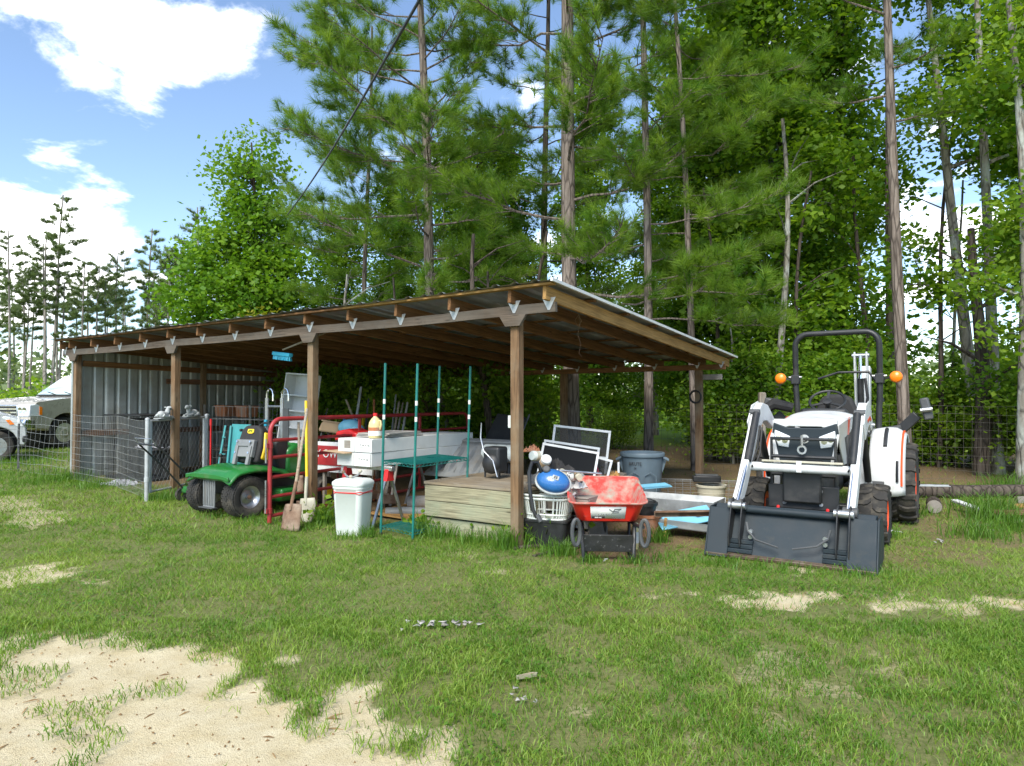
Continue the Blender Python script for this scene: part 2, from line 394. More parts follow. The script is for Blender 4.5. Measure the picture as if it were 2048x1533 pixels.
# ================================================================ GROUND
def poly_dist(x, y, pts):
    """signed distance to a world polygon, positive inside"""
    pts = np.array([(p[0], p[1]) for p in pts]); d = np.full(x.shape, 1e9); ins = np.zeros(x.shape, bool)
    for (ax, ay), (bx, by) in zip(pts, np.roll(pts, -1, 0)):
        ex, ey = bx - ax, by - ay; t = np.clip(((x - ax) * ex + (y - ay) * ey) / (ex * ex + ey * ey + 1e-9), 0, 1)
        d = np.minimum(d, np.hypot(x - ax - t * ex, y - ay - t * ey))
        c = ((ay > y) != (by > y)) & (x < (bx - ax) * (y - ay) / (by - ay + 1e-12) + ax); ins ^= c
    return np.where(ins, d, -d)
SAND = [[(-40, 1275), (150, 1262), (290, 1272), (400, 1305), (520, 1338), (570, 1372), (690, 1388), (640, 1425), (750, 1462), (840, 1492), (930, 1560), (960, 1700), (-300, 1700), (-300, 1300)],
        [(-60, 1145), (60, 1128), (150, 1120), (205, 1140), (180, 1168), (70, 1180), (-60, 1182)],
        [(-30, 965), (40, 985), (110, 1015), (150, 1040), (60, 1062), (0, 1050), (-40, 1010)],
        [(1405, 1188), (1500, 1182), (1615, 1186), (1600, 1212), (1520, 1226), (1440, 1212)],
        [(1610, 1184), (1740, 1180), (1735, 1192), (1625, 1200)],
        [(1265, 1190), (1330, 1187), (1320, 1200), (1280, 1201)],
        [(1700, 1196), (1840, 1205), (2100, 1190), (2100, 1222), (1900, 1218), (1760, 1210)],
        [(1555, 1146), (1615, 1142), (1600, 1158)], [(980, 1120), (1030, 1130), (1020, 1150), (985, 1145)],
        [(1160, 1268), (1290, 1262), (1270, 1282), (1170, 1285)], [(1400, 1305), (1470, 1312), (1430, 1322)]]
STRAW = [[(1050, 1075), (1200, 1062), (1420, 1040), (1420, 1105), (1330, 1120), (1230, 1135), (1130, 1118)],
         [(1770, 1040), (1830, 1000), (2100, 985), (2100, 1105), (1980, 1130), (1800, 1120)]]
SANDW = [[G(*q) for q in p] for p in SAND]; STRAWW = [[G(*q) for q in p] for p in STRAW]
def shed_uv(x, y):
    dx = x - SO.x; dy = y - SO.y
    return dx * AX.x + dy * AX.y, dx * AV.x + dy * AV.y
def masks(x, y):
    """sand, straw (dry litter and soil) and open field, each 0..1"""
    x = np.asarray(x, float); y = np.asarray(y, float)
    wob = .34 * (vnoise(x, y, 2.1, 5) - .5) + .34 * (vnoise(x, y, 6.0, 6) - .5) + .22 * (vnoise(x, y, 15, 7) - .5)
    s = np.zeros(x.shape)
    for i, p in enumerate(SANDW):
        s = np.maximum(s, sstep(-.20, .24, poly_dist(x, y, p) + wob) * (1, .8, .5, .95, .7, .7, .7, .6, .6, .5, .5)[i])
    near = (1 - sstep(8, 12, y))
    thin = sstep(.66, .82, vnoise(x, y, 1.1, 8) * .6 + vnoise(x, y, 4.3, 9) * .4) * near * .38
    s = np.maximum(s, thin)
    w = np.zeros(x.shape)
    for i, p in enumerate(STRAWW): w = np.maximum(w, sstep(-.15, .25, poly_dist(x, y, p) + wob * 1.5) * (.95, .62)[i])
    u, v = shed_uv(x, y)
    w = np.maximum(w, sstep(.15, .6, v + wob) * sstep(-9.6, -8.9, u) * (1 - sstep(.3, 1.0, u - .12 * v)) * (1 - sstep(7, 8, v)))
    w = np.maximum(w, sstep(10.2, 11.5, y + wob * 2) * (1 - sstep(17.5, 20, y)) * sstep(-3.8, -2.4, x + (y - 16) * .1))
    f = sstep(17.5, 21, y + wob * 3)
    return s * (1 - w * .7), w, f
def axis(parts):
    a = [parts[0][0]]
    for (lo, hi, st) in parts:
        n = max(1, int(round((hi - lo) / st))); a += list(np.linspace(lo, hi, n + 1)[1:])
    return np.array(a)
xs = axis([(-700, -60, 60), (-60, -14, 2), (-14, -7, .35), (-7, 7, .07), (7, 14, .35), (14, 60, 2), (60, 700, 60)])
ys = axis([(-60, 0, 4), (0, 2.2, .2), (2.2, 8.5, .06), (8.5, 14, .14), (14, 24, .5), (24, 60, 2), (60, 900, 60)])
gx, gy = np.meshgrid(xs, ys, indexing='ij'); gz = hz(gx, gy)
s_, w_, f_ = masks(gx, gy)
gz = gz - .02 * s_ * (1 - sstep(9, 12, gy)) + .012 * (vnoise(gx, gy, 9, 11) - .5) * s_
nu, nv = gx.shape; V = np.stack([gx, gy, gz], -1).reshape(-1, 3)
ii, jj = np.meshgrid(np.arange(nu - 1), np.arange(nv - 1), indexing='ij'); a = (ii * nv + jj).ravel()
F = np.stack([a, a + nv, a + nv + 1, a + 1], 1)
t = NT('ground')
at_ = t.n('ShaderNodeAttribute', attribute_name='cover'); sp = t.n('ShaderNodeSeparateXYZ'); t.l(at_.outputs['Vector'], sp.inputs[0])
v = t.coord(rnd=False); n1 = t.noise(v, 5, 8, .65); n2 = t.noise(v, 38, 6, .65); n3 = t.noise(v, 170, 3); n4 = t.noise(v, .9, 4)
soil = t.mix(t.rng(n2, .3, .7, 0, 1), (.095, .115, .035), (.20, .20, .08))
sand = t.mix(t.rng(n1, .3, .7, 0, 1), (.47, .39, .23), (.60, .53, .36)); sand = t.mix(t.rng(n3, .52, .68, 0, .6), sand, (.20, .135, .075))
sand = t.mix(t.rng(n2, .60, .72, 0, .45), sand, (.30, .21, .12)); sand = t.mix(t.rng(n4, .64, .74, 0, .45), sand, (.50, .25, .09))
straw = t.mix(t.rng(n2, .3, .7, 0, 1), (.10, .072, .042), (.22, .155, .085)); straw = t.mix(t.rng(n3, .5, .7, 0, .6), straw, (.31, .23, .13))
field = t.mix(t.rng(t.noise(v, .35, 5), .3, .7, 0, 1), (.12, .20, .018), (.20, .28, .03))
def edge(o): return t.rng(t.mix(.35, o, n2), .30, .52, 0, 1)
ad = t.n('ShaderNodeMath', operation='MULTIPLY_ADD'); t.l(n2, ad.inputs[0]); ad.inputs[1].default_value = .5; t.l(sp.outputs[0], ad.inputs[2])
cc = t.mix(t.rng(ad.outputs[0], .55, .85, 0, 1), soil, sand)
cc = t.mix(sp.outputs[1], cc, straw); cc = t.mix(sp.outputs[2], cc, field)
t.set(Base_Color=cc, Roughness=.95, Specular_IOR_Level=.1); t.bump(t.mix(.5, n2, n3), .7, .02)
ground = np_mesh('ground', V, F, 'ground', smooth=True)
ca = ground.data.attributes.new('cover', 'FLOAT_VECTOR', 'POINT'); ca.data.foreach_set('vector', np.stack([s_, w_, f_], -1).astype(np.float32).ravel())
tag(ground, kind='structure')

# ---------------------------------------------------------------- grass
def blades(name, x, y, h, w, mat_, tint, lean=.5, segs=2, label=None, z=None):
    n = len(x); an = rng.uniform(0, 2 * np.pi, n); ld_ = rng.uniform(0, 2 * np.pi, n); ln = h * lean * rng.uniform(.3, 1.3, n)
    z = hz(x, y) - .006 if z is None else z; bx, by = np.cos(an) * w / 2, np.sin(an) * w / 2; lx, ly = np.cos(ld_) * ln, np.sin(ld_) * ln
    b0 = np.stack([x - bx, y - by, z], 1); b1 = np.stack([x + bx, y + by, z], 1)
    m0 = np.stack([x - bx * .8 + lx * .35, y - by * .8 + ly * .35, z + h * .6], 1); m1 = np.stack([x + bx * .8 + lx * .35, y + by * .8 + ly * .35, z + h * .6], 1)
    tp = np.stack([x + lx, y + ly, z + h * (1 - .25 * lean)], 1)
    if segs == 2:
        V = np.stack([b0, b1, m1, m0, tp], 1).reshape(-1, 3); k = np.arange(n) * 5
        F = np.concatenate([np.stack([k, k + 1, k + 2], 1), np.stack([k, k + 2, k + 3], 1), np.stack([k + 3, k + 2, k + 4], 1)]); T = np.tile(tint, 3)
    else:
        V = np.stack([b0, b1, tp], 1).reshape(-1, 3); k = np.arange(n) * 3; F = np.stack([k, k + 1, k + 2], 1); T = tint
    return V, F, T
def scatter(n, y0, y1):
    """even points over the part of the lawn between two distances, a little wider than the view"""
    y = np.sqrt(rng.uniform(y0 ** 2, y1 ** 2, n)); x = rng.uniform(-1, 1, n) * (y * .79 + .5); return x, y
def keep(x, y, base=1.0):
    s, w, f = masks(x, y)
    clump = .22 + .78 * sstep(.30, .62, vnoise(x, y, 2.3, 21) * .4 + vnoise(x, y, 8, 22) * .6)
    d = np.clip(1 - s * 1.02, 0, 1) * (1 - w * .96) * clump * base + s * .30 * sstep(.62, .76, vnoise(x, y, 4.5, 23)) * (1 - w)
    return rng.uniform(0, 1, len(x)) < d
def tone(x, y):
    return np.clip(.12 + .5 * vnoise(x, y, .8, 31) + .6 * (vnoise(x, y, 4, 32) - .5) + rng.normal(0, .24, len(x)), 0, 1)
Vs, Fs, Ts = [], [], []; base = 0
for (n, y0, y1, hm, wd, sg) in [(135000, 2.4, 4.6, .048, .0046, 2), (140000, 4.6, 7.6, .056, .0068, 1), (120000, 7.6, 12.5, .08, .011, 1), (50000, 12.5, 19, .11, .02, 1)]:
    x, y = scatter(n, y0, y1); k = keep(x, y); x, y = x[k], y[k]
    u, v_ = shed_uv(x, y); k = ~((v_ > .25) & (v_ < 6.2) & (u > -9.1) & (u < .2)); x, y = x[k], y[k]
    hgt = hm * rng.uniform(.5, 1.35, len(x)) * (.7 + .6 * vnoise(x, y, 1.7, 24))
    v1, f1, t1 = blades('g', x, y, hgt, wd * rng.uniform(.7, 1.3, len(x)), None, tone(x, y), .95, sg)
    Vs.append(v1); Fs.append(f1 + base); Ts.append(t1); base += len(v1)
grass = np_mesh('grass', np.concatenate(Vs), np.concatenate(Fs), 'grass_blade', np.concatenate(Ts))
tag(grass, 'short patchy green lawn growing in front of the open shed', 'grass', kind='stuff')
# taller unmown tufts against posts, planks, wheels and timber
Vs, Fs, Ts = [], [], []; base = 0
tall = [(1015, 1098, .12, 130, .30), (1050, 1092, .14, 90, .24), (960, 1085, .25, 120, .2), (880, 1075, .2, 90, .22), (845, 1072, .08, 40, .34), (650, 1050, .12, 90, .28), (735, 1075, .1, 50, .18), (690, 1078, .2, 70, .12),
        (600, 1058, .2, 80, .12), (520, 1045, .3, 110, .12), (345, 1000, .25, 110, .22), (380, 985, .25, 90, .25), (150, 960, .25, 150, .26), (200, 975, .4, 150, .16), (100, 965, .5, 150, .2), (40, 930, .6, 120, .25), (60, 950, .6, 120, .2),
        (1120, 1112, .16, 110, .22), (1180, 1125, .12, 60, .12), (1265, 1128, .1, 50, .12), (1320, 1085, .1, 60, .22), (1345, 1050, .12, 80, .35), (1300, 1120, .3, 80, .1), (1440, 1128, .3, 90, .1), (1560, 1138, .3, 90, .08), (1720, 1148, .25, 110, .12),
        (1990, 1040, .3, 260, .42), (2010, 985, .3, 160, .38), (1960, 1075, .3, 160, .26), (1940, 1015, .3, 90, .22), (1770, 1075, .15, 50, .2), (2040, 1060, .3, 150, .3), (1845, 1030, .2, 50, .16), (440, 1035, .25, 70, .1), (310, 1000, .2, 60, .14)]
for (px, py, sp_, n, hh) in tall:
    g = G(px, py); n *= 2; x = g.x + rng.normal(0, sp_ * .6, n); y = g.y + rng.normal(0, sp_ * .45, n)
    v1, f1, t1 = blades('t', x, y, hh * rng.uniform(.35, 1.1, n), rng.uniform(.005, .010, n), None, np.clip(rng.normal(.5, .25, n), 0, 1), .55, 2)
    Vs.append(v1); Fs.append(f1 + base); Ts.append(t1); base += len(v1)
o = np_mesh('tall_grass', np.concatenate(Vs), np.concatenate(Fs), 'grass_tall', np.concatenate(Ts))
tag(o, 'taller unmown grass tufts around posts, junk and timber', 'grass', kind='stuff')
# fallen pine needles and bits on the bare soil
n = 9000; x, y = scatter(n, 4.5, 15); s, w, f = masks(x, y); k = rng.uniform(0, 1, n) < np.maximum(w * .9, s * .06); x, y = x[k], y[k]; n = len(x)
an = rng.uniform(0, np.pi, n); L = rng.uniform(.04, .12, n); z = hz(x, y) + .006 + rng.uniform(0, .012, n); dx, dy = np.cos(an) * L, np.sin(an) * L; wx, wy = -np.sin(an) * .004, np.cos(an) * .004
V = np.stack([np.stack([x - wx, y - wy, z], 1), np.stack([x + wx, y + wy, z], 1), np.stack([x + dx, y + dy, z + rng.uniform(-.004, .015, n)], 1)], 1).reshape(-1, 3); k = np.arange(n) * 3
o = np_mesh('pine_straw', V, np.stack([k, k + 1, k + 2], 1), 'straw', rng.uniform(0, 1, n))
tag(o, 'brown fallen pine needles scattered on the bare soil', 'litter', kind='stuff')

# twigs and crumbs on the sand
n = 6000; x, y = scatter(n, 2.4, 9); s, w, f = masks(x, y); k = rng.uniform(0, 1, n) < s * .8; x, y = x[k], y[k]; n = len(x); z = hz(x, y) - .016
an = rng.uniform(0, 6.3, n); L = rng.uniform(.003, .009, n); tw = rng.uniform(0, 1, n) < .10; L = np.where(tw, rng.uniform(.02, .05, n), L); W = np.where(tw, .0022, .0035); dx, dy = np.cos(an) * L, np.sin(an) * L; wx, wy = -np.sin(an) * W, np.cos(an) * W
V = np.stack([np.stack([x - dx - wx, y - dy - wy, z], 1), np.stack([x - dx + wx, y - dy + wy, z], 1), np.stack([x + dx + wx, y + dy + wy, z], 1), np.stack([x + dx - wx, y + dy - wy, z], 1), np.stack([x, y, z + .007], 1)], 1).reshape(-1, 3); k = np.arange(n) * 5
F = np.concatenate([np.stack([k + a, k + b, k + 4], 1) for a, b in ((0, 1), (1, 2), (2, 3), (3, 0))])
o = np_mesh('sand_crumbs', V, F, 'straw', np.tile(np.where(rng.uniform(0, 1, n) < .6, 0, rng.uniform(0, 1, n)), 4)); tag(o, 'small twigs and crumbs scattered on the bare sand', 'litter', kind='stuff')

# dry thatch and broad-leaved weeds mixed through the lawn
Vs, Fs, Ts = [], [], []; base = 0
for (n, y0, y1, wd) in [(16000, 2.4, 5, .0035), (16000, 5, 10, .006)]:
    x, y = scatter(n, y0, y1); k = keep(x, y) & (vnoise(x, y, 1.3, 41) + .35 * vnoise(x, y, 6, 42) > .55); x, y = x[k], y[k]
    v1, f1, t1 = blades('d', x, y, rng.uniform(.02, .06, len(x)), wd * rng.uniform(.7, 1.3, len(x)), None, rng.uniform(.4, 1, len(x)), 1.5, 1); Vs.append(v1); Fs.append(f1 + base); Ts.append(t1); base += len(v1)
o = np_mesh('dry_grass', np.concatenate(Vs), np.concatenate(Fs), 'straw', np.concatenate(Ts)); tag(o, 'dry yellow thatch mixed through the lawn', 'grass', kind='stuff')
n = 26000; x, y = scatter(n, 2.4, 8); k = keep(x, y) & (vnoise(x, y, 2.1, 51) > .66); x, y = x[k], y[k]; n = len(x); z = hz(x, y) + rng.uniform(.01, .035, n); r_ = rng.uniform(.007, .017, n); an = rng.uniform(0, 6.3, n)
V = np.stack([np.stack([x + np.cos(an + a) * r_ * q, y + np.sin(an + a) * r_ * q, z + r_ * .35 * b], 1) for a, q, b in ((0, 1, 1), (1.4, .8, 0), (3.1, 1, -1), (4.8, .8, 0))], 1).reshape(-1, 3); k = np.arange(n) * 4
o = np_mesh('lawn_weeds', V, np.stack([k, k + 1, k + 2, k + 3], 1), 'grass_tall', rng.uniform(0, 1, n)); tag(o, 'small round-leaved weeds growing in patches of the lawn', 'weeds', kind='stuff')
# ================================================================ SHED
shed = thing('pole_shed', 'open timber pole shed with low sloping corrugated metal roof', 'shed', (SO.x, SO.y, 0), SHED_RZ)
BAY = 3.02; DEP = 5.63; XL = -3 * BAY
def gl(x, y):
    p = S(x, y); return h1(p.x, p.y)
def fz(x): return 2.31 + (.016 * math.sin(math.pi * ((x / BAY) % 1)) * -1 if XL < x < 0 else 0) + .007 * x     # bottom of the front beam: sags between posts
def rz_(x): return 1.965 + .004 * x
PW = .098
for i in range(4):
    x = -BAY * i
    plank('post', (x, 0, gl(x, 0) - .15), (x, 0, fz(x) + .02 * 0), PW, PW, 'wood_post', shed, bevel=.006)
    b = MB(); b.prism([(x - .16, fz(x) - .002), (x + .16, fz(x) - .002), (x + .085, fz(x) - .115), (x - .085, fz(x) - .115)], -.09, -.052)
    b.build('post_bracket', 'wood_beam', shed, bevel=.003)
for x in (0, -BAY * .86 - .0, -2 * BAY, XL): plank('post', (x, DEP, gl(x, DEP) - .15), (x, DEP, rz_(x)), PW * 1.15, PW * 1.15, 'wood_post', shed, bevel=.006)
for y in (2.3, 4.1): plank('post', (XL + .07, y, gl(XL, y) - .1), (XL + .07, y, fz(XL) + .1 - y * .062), .09, .09, 'wood_post', shed)
# front beam in three sagging lengths, rear beam
for i in range(3):
    x0 = -BAY * i + (.47 if i == 0 else 0); x1 = -BAY * (i + 1) - (.42 if i == 2 else 0); n = 8
    b = MB(); pts = [(x0 + (x1 - x0) * k / n) for k in range(n + 1)]
    for k in range(n):
        xa, xb = pts[k], pts[k + 1]
        b.add([(xa, -.052, fz(xa)), (xb, -.052, fz(xb)), (xb, -.014, fz(xb)), (xa, -.014, fz(xa)), (xa, -.052, fz(xa) + .095), (xb, -.052, fz(xb) + .095), (xb, -.014, fz(xb) + .095), (xa, -.014, fz(xa) + .095)],
              [(0, 1, 5, 4), (2, 3, 7, 6), (4, 5, 6, 7), (3, 2, 1, 0)] + ([(0, 4, 7, 3)] if k == 0 else []) + ([(1, 2, 6, 5)] if k == n - 1 else []))
    b.build('front_beam', 'wood_beam', shed)
    plank('inner_beam', (x0 - .3 if i == 0 else x0, .068, fz(x0) + .05), (x1, .068, fz(x1) + .05), .038, .09, 'wood_rafter', shed)
    plank('rear_beam', (x0, DEP - .07, rz_(x0) + .045), (x1, DEP - .07, rz_(x1) + .045), .038, .09, 'wood_rafter', shed)
# rafters: tails show past the front beam; a triangular metal tie on each
FO = .17; RO = .38
SL = (2.045 - 2.41) / DEP
def rt(x, y): return fz(x) + .10 + SL * y + (rz_(x) - rz_(0) - (fz(x) - fz(0))) * y / DEP     # underside of rafters
rx = [.40] + [-BAY / 4 * k for k in range(13)] + [XL - .33]
for k, x in enumerate(rx):
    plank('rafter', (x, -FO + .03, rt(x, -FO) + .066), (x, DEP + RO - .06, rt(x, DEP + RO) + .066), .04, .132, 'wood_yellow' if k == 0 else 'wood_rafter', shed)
    z = fz(x) + .095; b = MB()
    b.prism([(x - .075, z + .045), (x + .075, z + .045), (x + .012, z - .075), (x - .012, z - .075)], -.0565, -.0535)
    for (dx, dz) in ((-.04, .02), (.04, .02), (-.02, -.02), (.02, -.02), (0, -.05)): b.cyl((x + dx, -.059, z + dz), (x + dx, -.056, z + dz), .006, n=6)
    b.build('rafter_tie', 'galv', shed)
    if k < 10:
        b = MB(); z = rz_(x) + .09; b.prism([(x - .06, z + .04), (x + .06, z + .04), (x + .01, z - .06), (x - .01, z - .06)], DEP - .093, DEP - .090); b.build('rafter_tie', 'galv', shed)
for k in range(8):
    y = -FO + .03 + k * (DEP + FO + RO - .1) / 7
    for j, (xa, xb) in enumerate(((.50, -2.3), (-2.3, -5.4), (-5.4, XL - .42))):
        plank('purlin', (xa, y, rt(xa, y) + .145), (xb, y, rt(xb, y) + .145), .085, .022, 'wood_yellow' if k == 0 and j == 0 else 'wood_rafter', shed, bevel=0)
# corrugated roof sheets laid side by side, ribs running down the slope
def rib(u, pitch=.23):
    """trapezoid rib profile of a metal sheet"""
    k = (u / pitch) % 1
    return .019 * float(np.clip((.17 - abs(k - .5)) / .07, 0, 1))
xa = .52; nsh = 11; wsh = (xa - (XL - .45)) / nsh
for i in range(nsh):
    x0 = xa - i * wsh; x1 = x0 - wsh - .05; b = MB(); nx = 44
    yy = [-FO - .06, 1.2, 2.6, 4.0, DEP + RO]; lift = .002 * (i % 2)
    vs = []; fs = []
    for a in range(nx + 1):
        x = x0 + (x1 - x0) * a / nx
        for j, y in enumerate(yy): vs.append((x, y + (.015 * math.sin(i * 2.3) if j in (0, 4) else 0), rt(x, y) + .159 + rib(x) + lift + .004 * math.sin(i * 3 + j)))
    for a in range(nx):
        for j in range(4): fs.append((a * 5 + j, a * 5 + j + 1, a * 5 + j + 6, a * 5 + j + 5))
    b.add(vs, fs); b.build('roof_sheet', 'roof_metal', shed, smooth=0)
b = MB(); b.bar((xa + .012, -FO - .06, rt(xa, -FO) + .166), (xa + .012, DEP + RO, rt(xa, DEP + RO) + .166), .025, .03); b.build('edge_trim', 'white_paint', shed)
# left end wall of ribbed sheets, with girts
for i in range(6):
    y0 = .05 + i * .945; y1 = y0 + .96; b = MB(); vs = []; fs = []; nx = 40
    for a in range(nx + 1):
        y = y0 + (y1 - y0) * a / nx; o = XL - .075 - rib(y, .2) - .002 * (i % 2)
        vs += [(o, y, gl(XL, y) - .05), (o, y, rt(XL, y) + .13)]
    for a in range(nx): fs.append((a * 2, a * 2 + 1, a * 2 + 3, a * 2 + 2))
    b.add(vs, fs); b.build('wall_sheet', 'wall_metal', shed, smooth=0)
b = MB(); b.bar((XL - .085, -.03, gl(XL, 0)), (XL - .085, -.03, fz(XL)), .05, .012); b.bar((XL - .06, -.055, gl(XL, 0)), (XL - .06, -.055, fz(XL)), .06, .006); b.build('corner_trim', 'wall_metal', shed)
for (z, y0) in ((2.0, .1), (1.72, 1.6), (.78, .1)):
    plank('girt', (XL - .03, y0, z + gl(XL, 0) - .03 * 0), (XL - .03, DEP, z + gl(XL, 0) - (.12 if z > 1.8 else 0)), .035, .10, 'wood_rafter' if z > 1.8 else 'wood_brown', shed, up=(0, 0, 1))
# bird's-eye knee brace by the rear corner post and a cross stub
plank('rear_stub', (.1, DEP - .1, rz_(0) - .12), (.42, DEP - .1, rz_(0) - .12), .04, .09, 'wood_old', shed)

# ---------------------------------------------------------------- small things hung on the shed
o = thing('push_broom', 'blue bristled push broom hung by its pale handle from the front beam', 'broom', S(-3.3, .12, 2.05))
b = MB(); p0 = P(548, 707, 9.2); p1 = P(582, 711, 9.0); b.bar(p0 - o.location, p1 - o.location, .07, .05); ob = b.build('head', 'cyan', o, bevel=.008)
b = MB()
for k in range(60):
    a = p0.lerp(p1, (k % 20 + .5) / 20) - o.location + Vector((0, (k // 20 - 1) * .022, -.02)); b.bar(a, a + Vector((random.uniform(-.01, .01), random.uniform(-.015, .015), -.06)), .010, .010)
b.build('bristles', 'cyan', o, smooth=0)
b = MB(); b.cyl(P(566, 700, 9.1) - o.location, P(655, 664, 8.45) - o.location, .013, n=8); b.build('handle', 'wood_handle', o)
o = thing('junction_box', 'small pale electrical box fixed to the near corner post', 'box', S(-.075, .02, 1.25), SHED_RZ)
b = MB(); b.box((0, 0, 0), (.05, .07, .125)); b.build('case', 'white_plastic', o, bevel=.005); b = MB(); b.box((-.027, 0, 0), (.006, .05, .09)); b.cyl((-.032, 0, .02), (-.028, 0, .02), .006, n=8); b.build('cover', 'paper', o)
o = thing('hanging_wire', 'thin rusty wire dangling from a rafter near the front corner', 'wire', S(.22, .9, 2.3))
b = MB(); b.tube([(0, 0, .1), (.01, 0, 0), (-.01, .01, -.12), (.02, 0, -.22), (0, 0, -.32), (.03, .01, -.36), (.01, 0, -.33)], .0025, 5); b.build('strand', 'rust', o)
b = MB(); b.tube([(0, 0, .1), (-.04, .02, .04), (-.01, .03, -.03), (.03, .02, .03), (0, 0, .1)], .0025, 5); b.build('loop', 'rust', o)
o = thing('wire_coil', 'dark round coil hung on the rear corner post', 'coil', S(-.02, DEP - .09, 1.52), SHED_RZ)
for k in range(4):
    b = MB(); b.tube([(.095 * math.cos(a), -.02 - .008 * k, .095 * math.sin(a) * (1 + .04 * k)) for a in np.linspace(0, 2 * math.pi, 20)[:-1]], .012, 6, True); b.build('turn', 'black_soft', o)
# ================================================================ TREES
def unit(v): return v / (np.linalg.norm(v, axis=-1, keepdims=True) + 1e-9)
def leaves(C, size, sd=.5, updir=.5):
    """leaf-shaped quads, folded at random, around the points C (n,3)"""
    n = len(C); d = unit(rng.normal(0, 1, (n, 3)) * (1, 1, .6)); nrm = unit(rng.normal(0, sd, (n, 3)) + (0, 0, updir)); s = np.cross(d, nrm); s = unit(s)
    L = size * rng.uniform(.5, 1.5, (n, 1)); W = L * rng.uniform(.55, .85, (n, 1))
    V = np.stack([C, C + d * L * .45 + s * W * .5, C + d * L, C + d * L * .45 - s * W * .5], 1).reshape(-1, 3); k = np.arange(n) * 4
    return V, np.stack([k, k + 1, k + 2, k + 3], 1)
def needles(C, A, K, L, w, spread=.9):
    """tufts of K long needles at points C pointing about A"""
    n = len(C); c = np.repeat(C, K, 0); a = np.repeat(A, K, 0); d = unit(a * 1.0 + unit(rng.normal(0, 1, (n * K, 3))) * spread)
    base = c - a * rng.uniform(0, .55 * L, (n * K, 1)); l = L * rng.uniform(.7, 1.2, (n * K, 1)) * np.repeat(rng.uniform(.55, 1.3, (n, 1)), K, 0); s = unit(np.cross(d, rng.normal(0, 1, (n * K, 3)))) * w * .5
    tip = base + d * l; tip[:, 2] -= .06 * l[:, 0]
    V = np.stack([base - s, base + s, tip], 1).reshape(-1, 3); k = np.arange(n * K) * 3
    return V, np.stack([k, k + 1, k + 2], 1)
def trunk_path(h, lean=(0, 0), wob=.12, n=14, seed=0):
    r = np.random.default_rng(seed); p = []; ox, oy = r.uniform(0, 6, 2)
    for i in range(n + 1):
        t = i / n; p.append(Vector((lean[0] * t + wob * math.sin(ox + t * 4) * t, lean[1] * t + wob * math.sin(oy + t * 3.3) * t, h * t)))
    return p
def at_h(path, z):
    for a, b in zip(path, path[1:]):
        if b.z >= z: k = (z - a.z) / (b.z - a.z + 1e-9); return a.lerp(b, k)
    return path[-1].copy()
def sub(p0, p1, n, sag, r):
    """points of a limb from p0 to p1 with a bend and a little crook"""
    out = []
    for i in range(n + 1):
        t = i / n; q = p0.lerp(p1, t); q.z += sag * math.sin(math.pi * t); q += Vector(r.normal(0, .035, 3)) * (0 if i in (0,) else 1) * (p1 - p0).length * .35
        out.append(q)
    return out
def make_pine(name, label, base, h, r0, z0, reach, seed, nl=26, lean=(0, 0), tufts=2600, K=58, L=.27, w=.0082, barkm='bark_pine', nmat='needle', wob=.12, bias=None, limb_z=None, cat='tree', group=None, top_r=.35, droop=.1):
    """long-needled pine: crooked trunk, rising limbs, tufts along the outer twigs. bias: (angle, amount) side where limbs are longer; limb_z: heights of extra limbs"""
    r = np.random.default_rng(seed); T = thing(name, label, cat, base, 0, group); tp = trunk_path(h, lean, wob, 16, seed)
    b = MB(); b.tube([Vector((0, 0, -.3))] + tp[1:], [r0 * 1.25] + [r0 * (1 - (1 - top_r) * i / 16) for i in range(1, 17)], 12); b.build('trunk', barkm, T, smooth=80)
    lb = MB(); TC, TA = [], []
    zs = list(np.linspace(z0, h * .98, nl)) + list(limb_z or [])
    for i, z in enumerate(zs):
        ang = i * 2.4 + r.normal(0, .35); f = (z - z0) / (h - z0 + 1e-6); f = min(max(f, 0), 1)
        ln = reach * (.55 + .45 * math.sin(math.pi * min(1, f * .85 + .22))) * r.uniform(.65, 1.15)
        if bias: ln *= 1 + bias[1] * math.cos(ang - bias[0])
        p0 = at_h(tp, z); rise = ln * r.uniform(.05, .45) + f * ln * .35 - droop * ln
        p1 = p0 + Vector((math.cos(ang) * ln, math.sin(ang) * ln, rise)); pts = sub(p0, p1, 6, ln * r.uniform(-.12, .04), r); rr = r0 * .22 * (1 - .4 * f)
        lb.tube(pts, [rr * (1 - .8 * k / 6) for k in range(7)], 5)
        m = max(4, int(ln * 8.5))
        for k in range(m):
            t = .28 + .72 * (k + r.uniform(0, 1)) / m; q = pts[min(5, int(t * 6))].lerp(pts[min(6, int(t * 6) + 1)], t * 6 % 1 if t < 1 else 1)
            sl = ln * r.uniform(.14, .34) * (1.15 - .5 * t); sa = ang + r.choice([-1, 1]) * r.uniform(.35, 1.2); e = q + Vector((math.cos(sa) * sl, math.sin(sa) * sl, sl * r.uniform(-.1, .75)))
            lb.tube([q, (q + e) / 2 + Vector(r.normal(0, .04, 3)), e], [rr * .3, rr * .22, rr * .1], 4)
            d = np.array((e - q).normalized()); nt = max(2, int(sl / .15))
            for j in range(nt):
                u = .35 + .65 * (j + 1) / nt; TC.append(np.array(q.lerp(e, u)) + r.normal(0, .05, 3)); TA.append(d * .8 + np.array((0, 0, .55)) + r.normal(0, .25, 3))
    lb.build('limbs', barkm, T, smooth=60)['kind'] = 'stuff'
    TC = np.array(TC); TA = unit(np.array(TA))
    if len(TC) > tufts: k = r.choice(len(TC), tufts, replace=False); TC, TA = TC[k], TA[k]
    V, F = needles(TC, TA, K, L, w); tn = np.repeat(np.clip(r.normal(.42, .26, len(TC)), 0, 1), K) + r.normal(0, .08, len(F))
    np_mesh('crown', V, F, nmat, np.clip(tn, 0, 1), T)
    return T
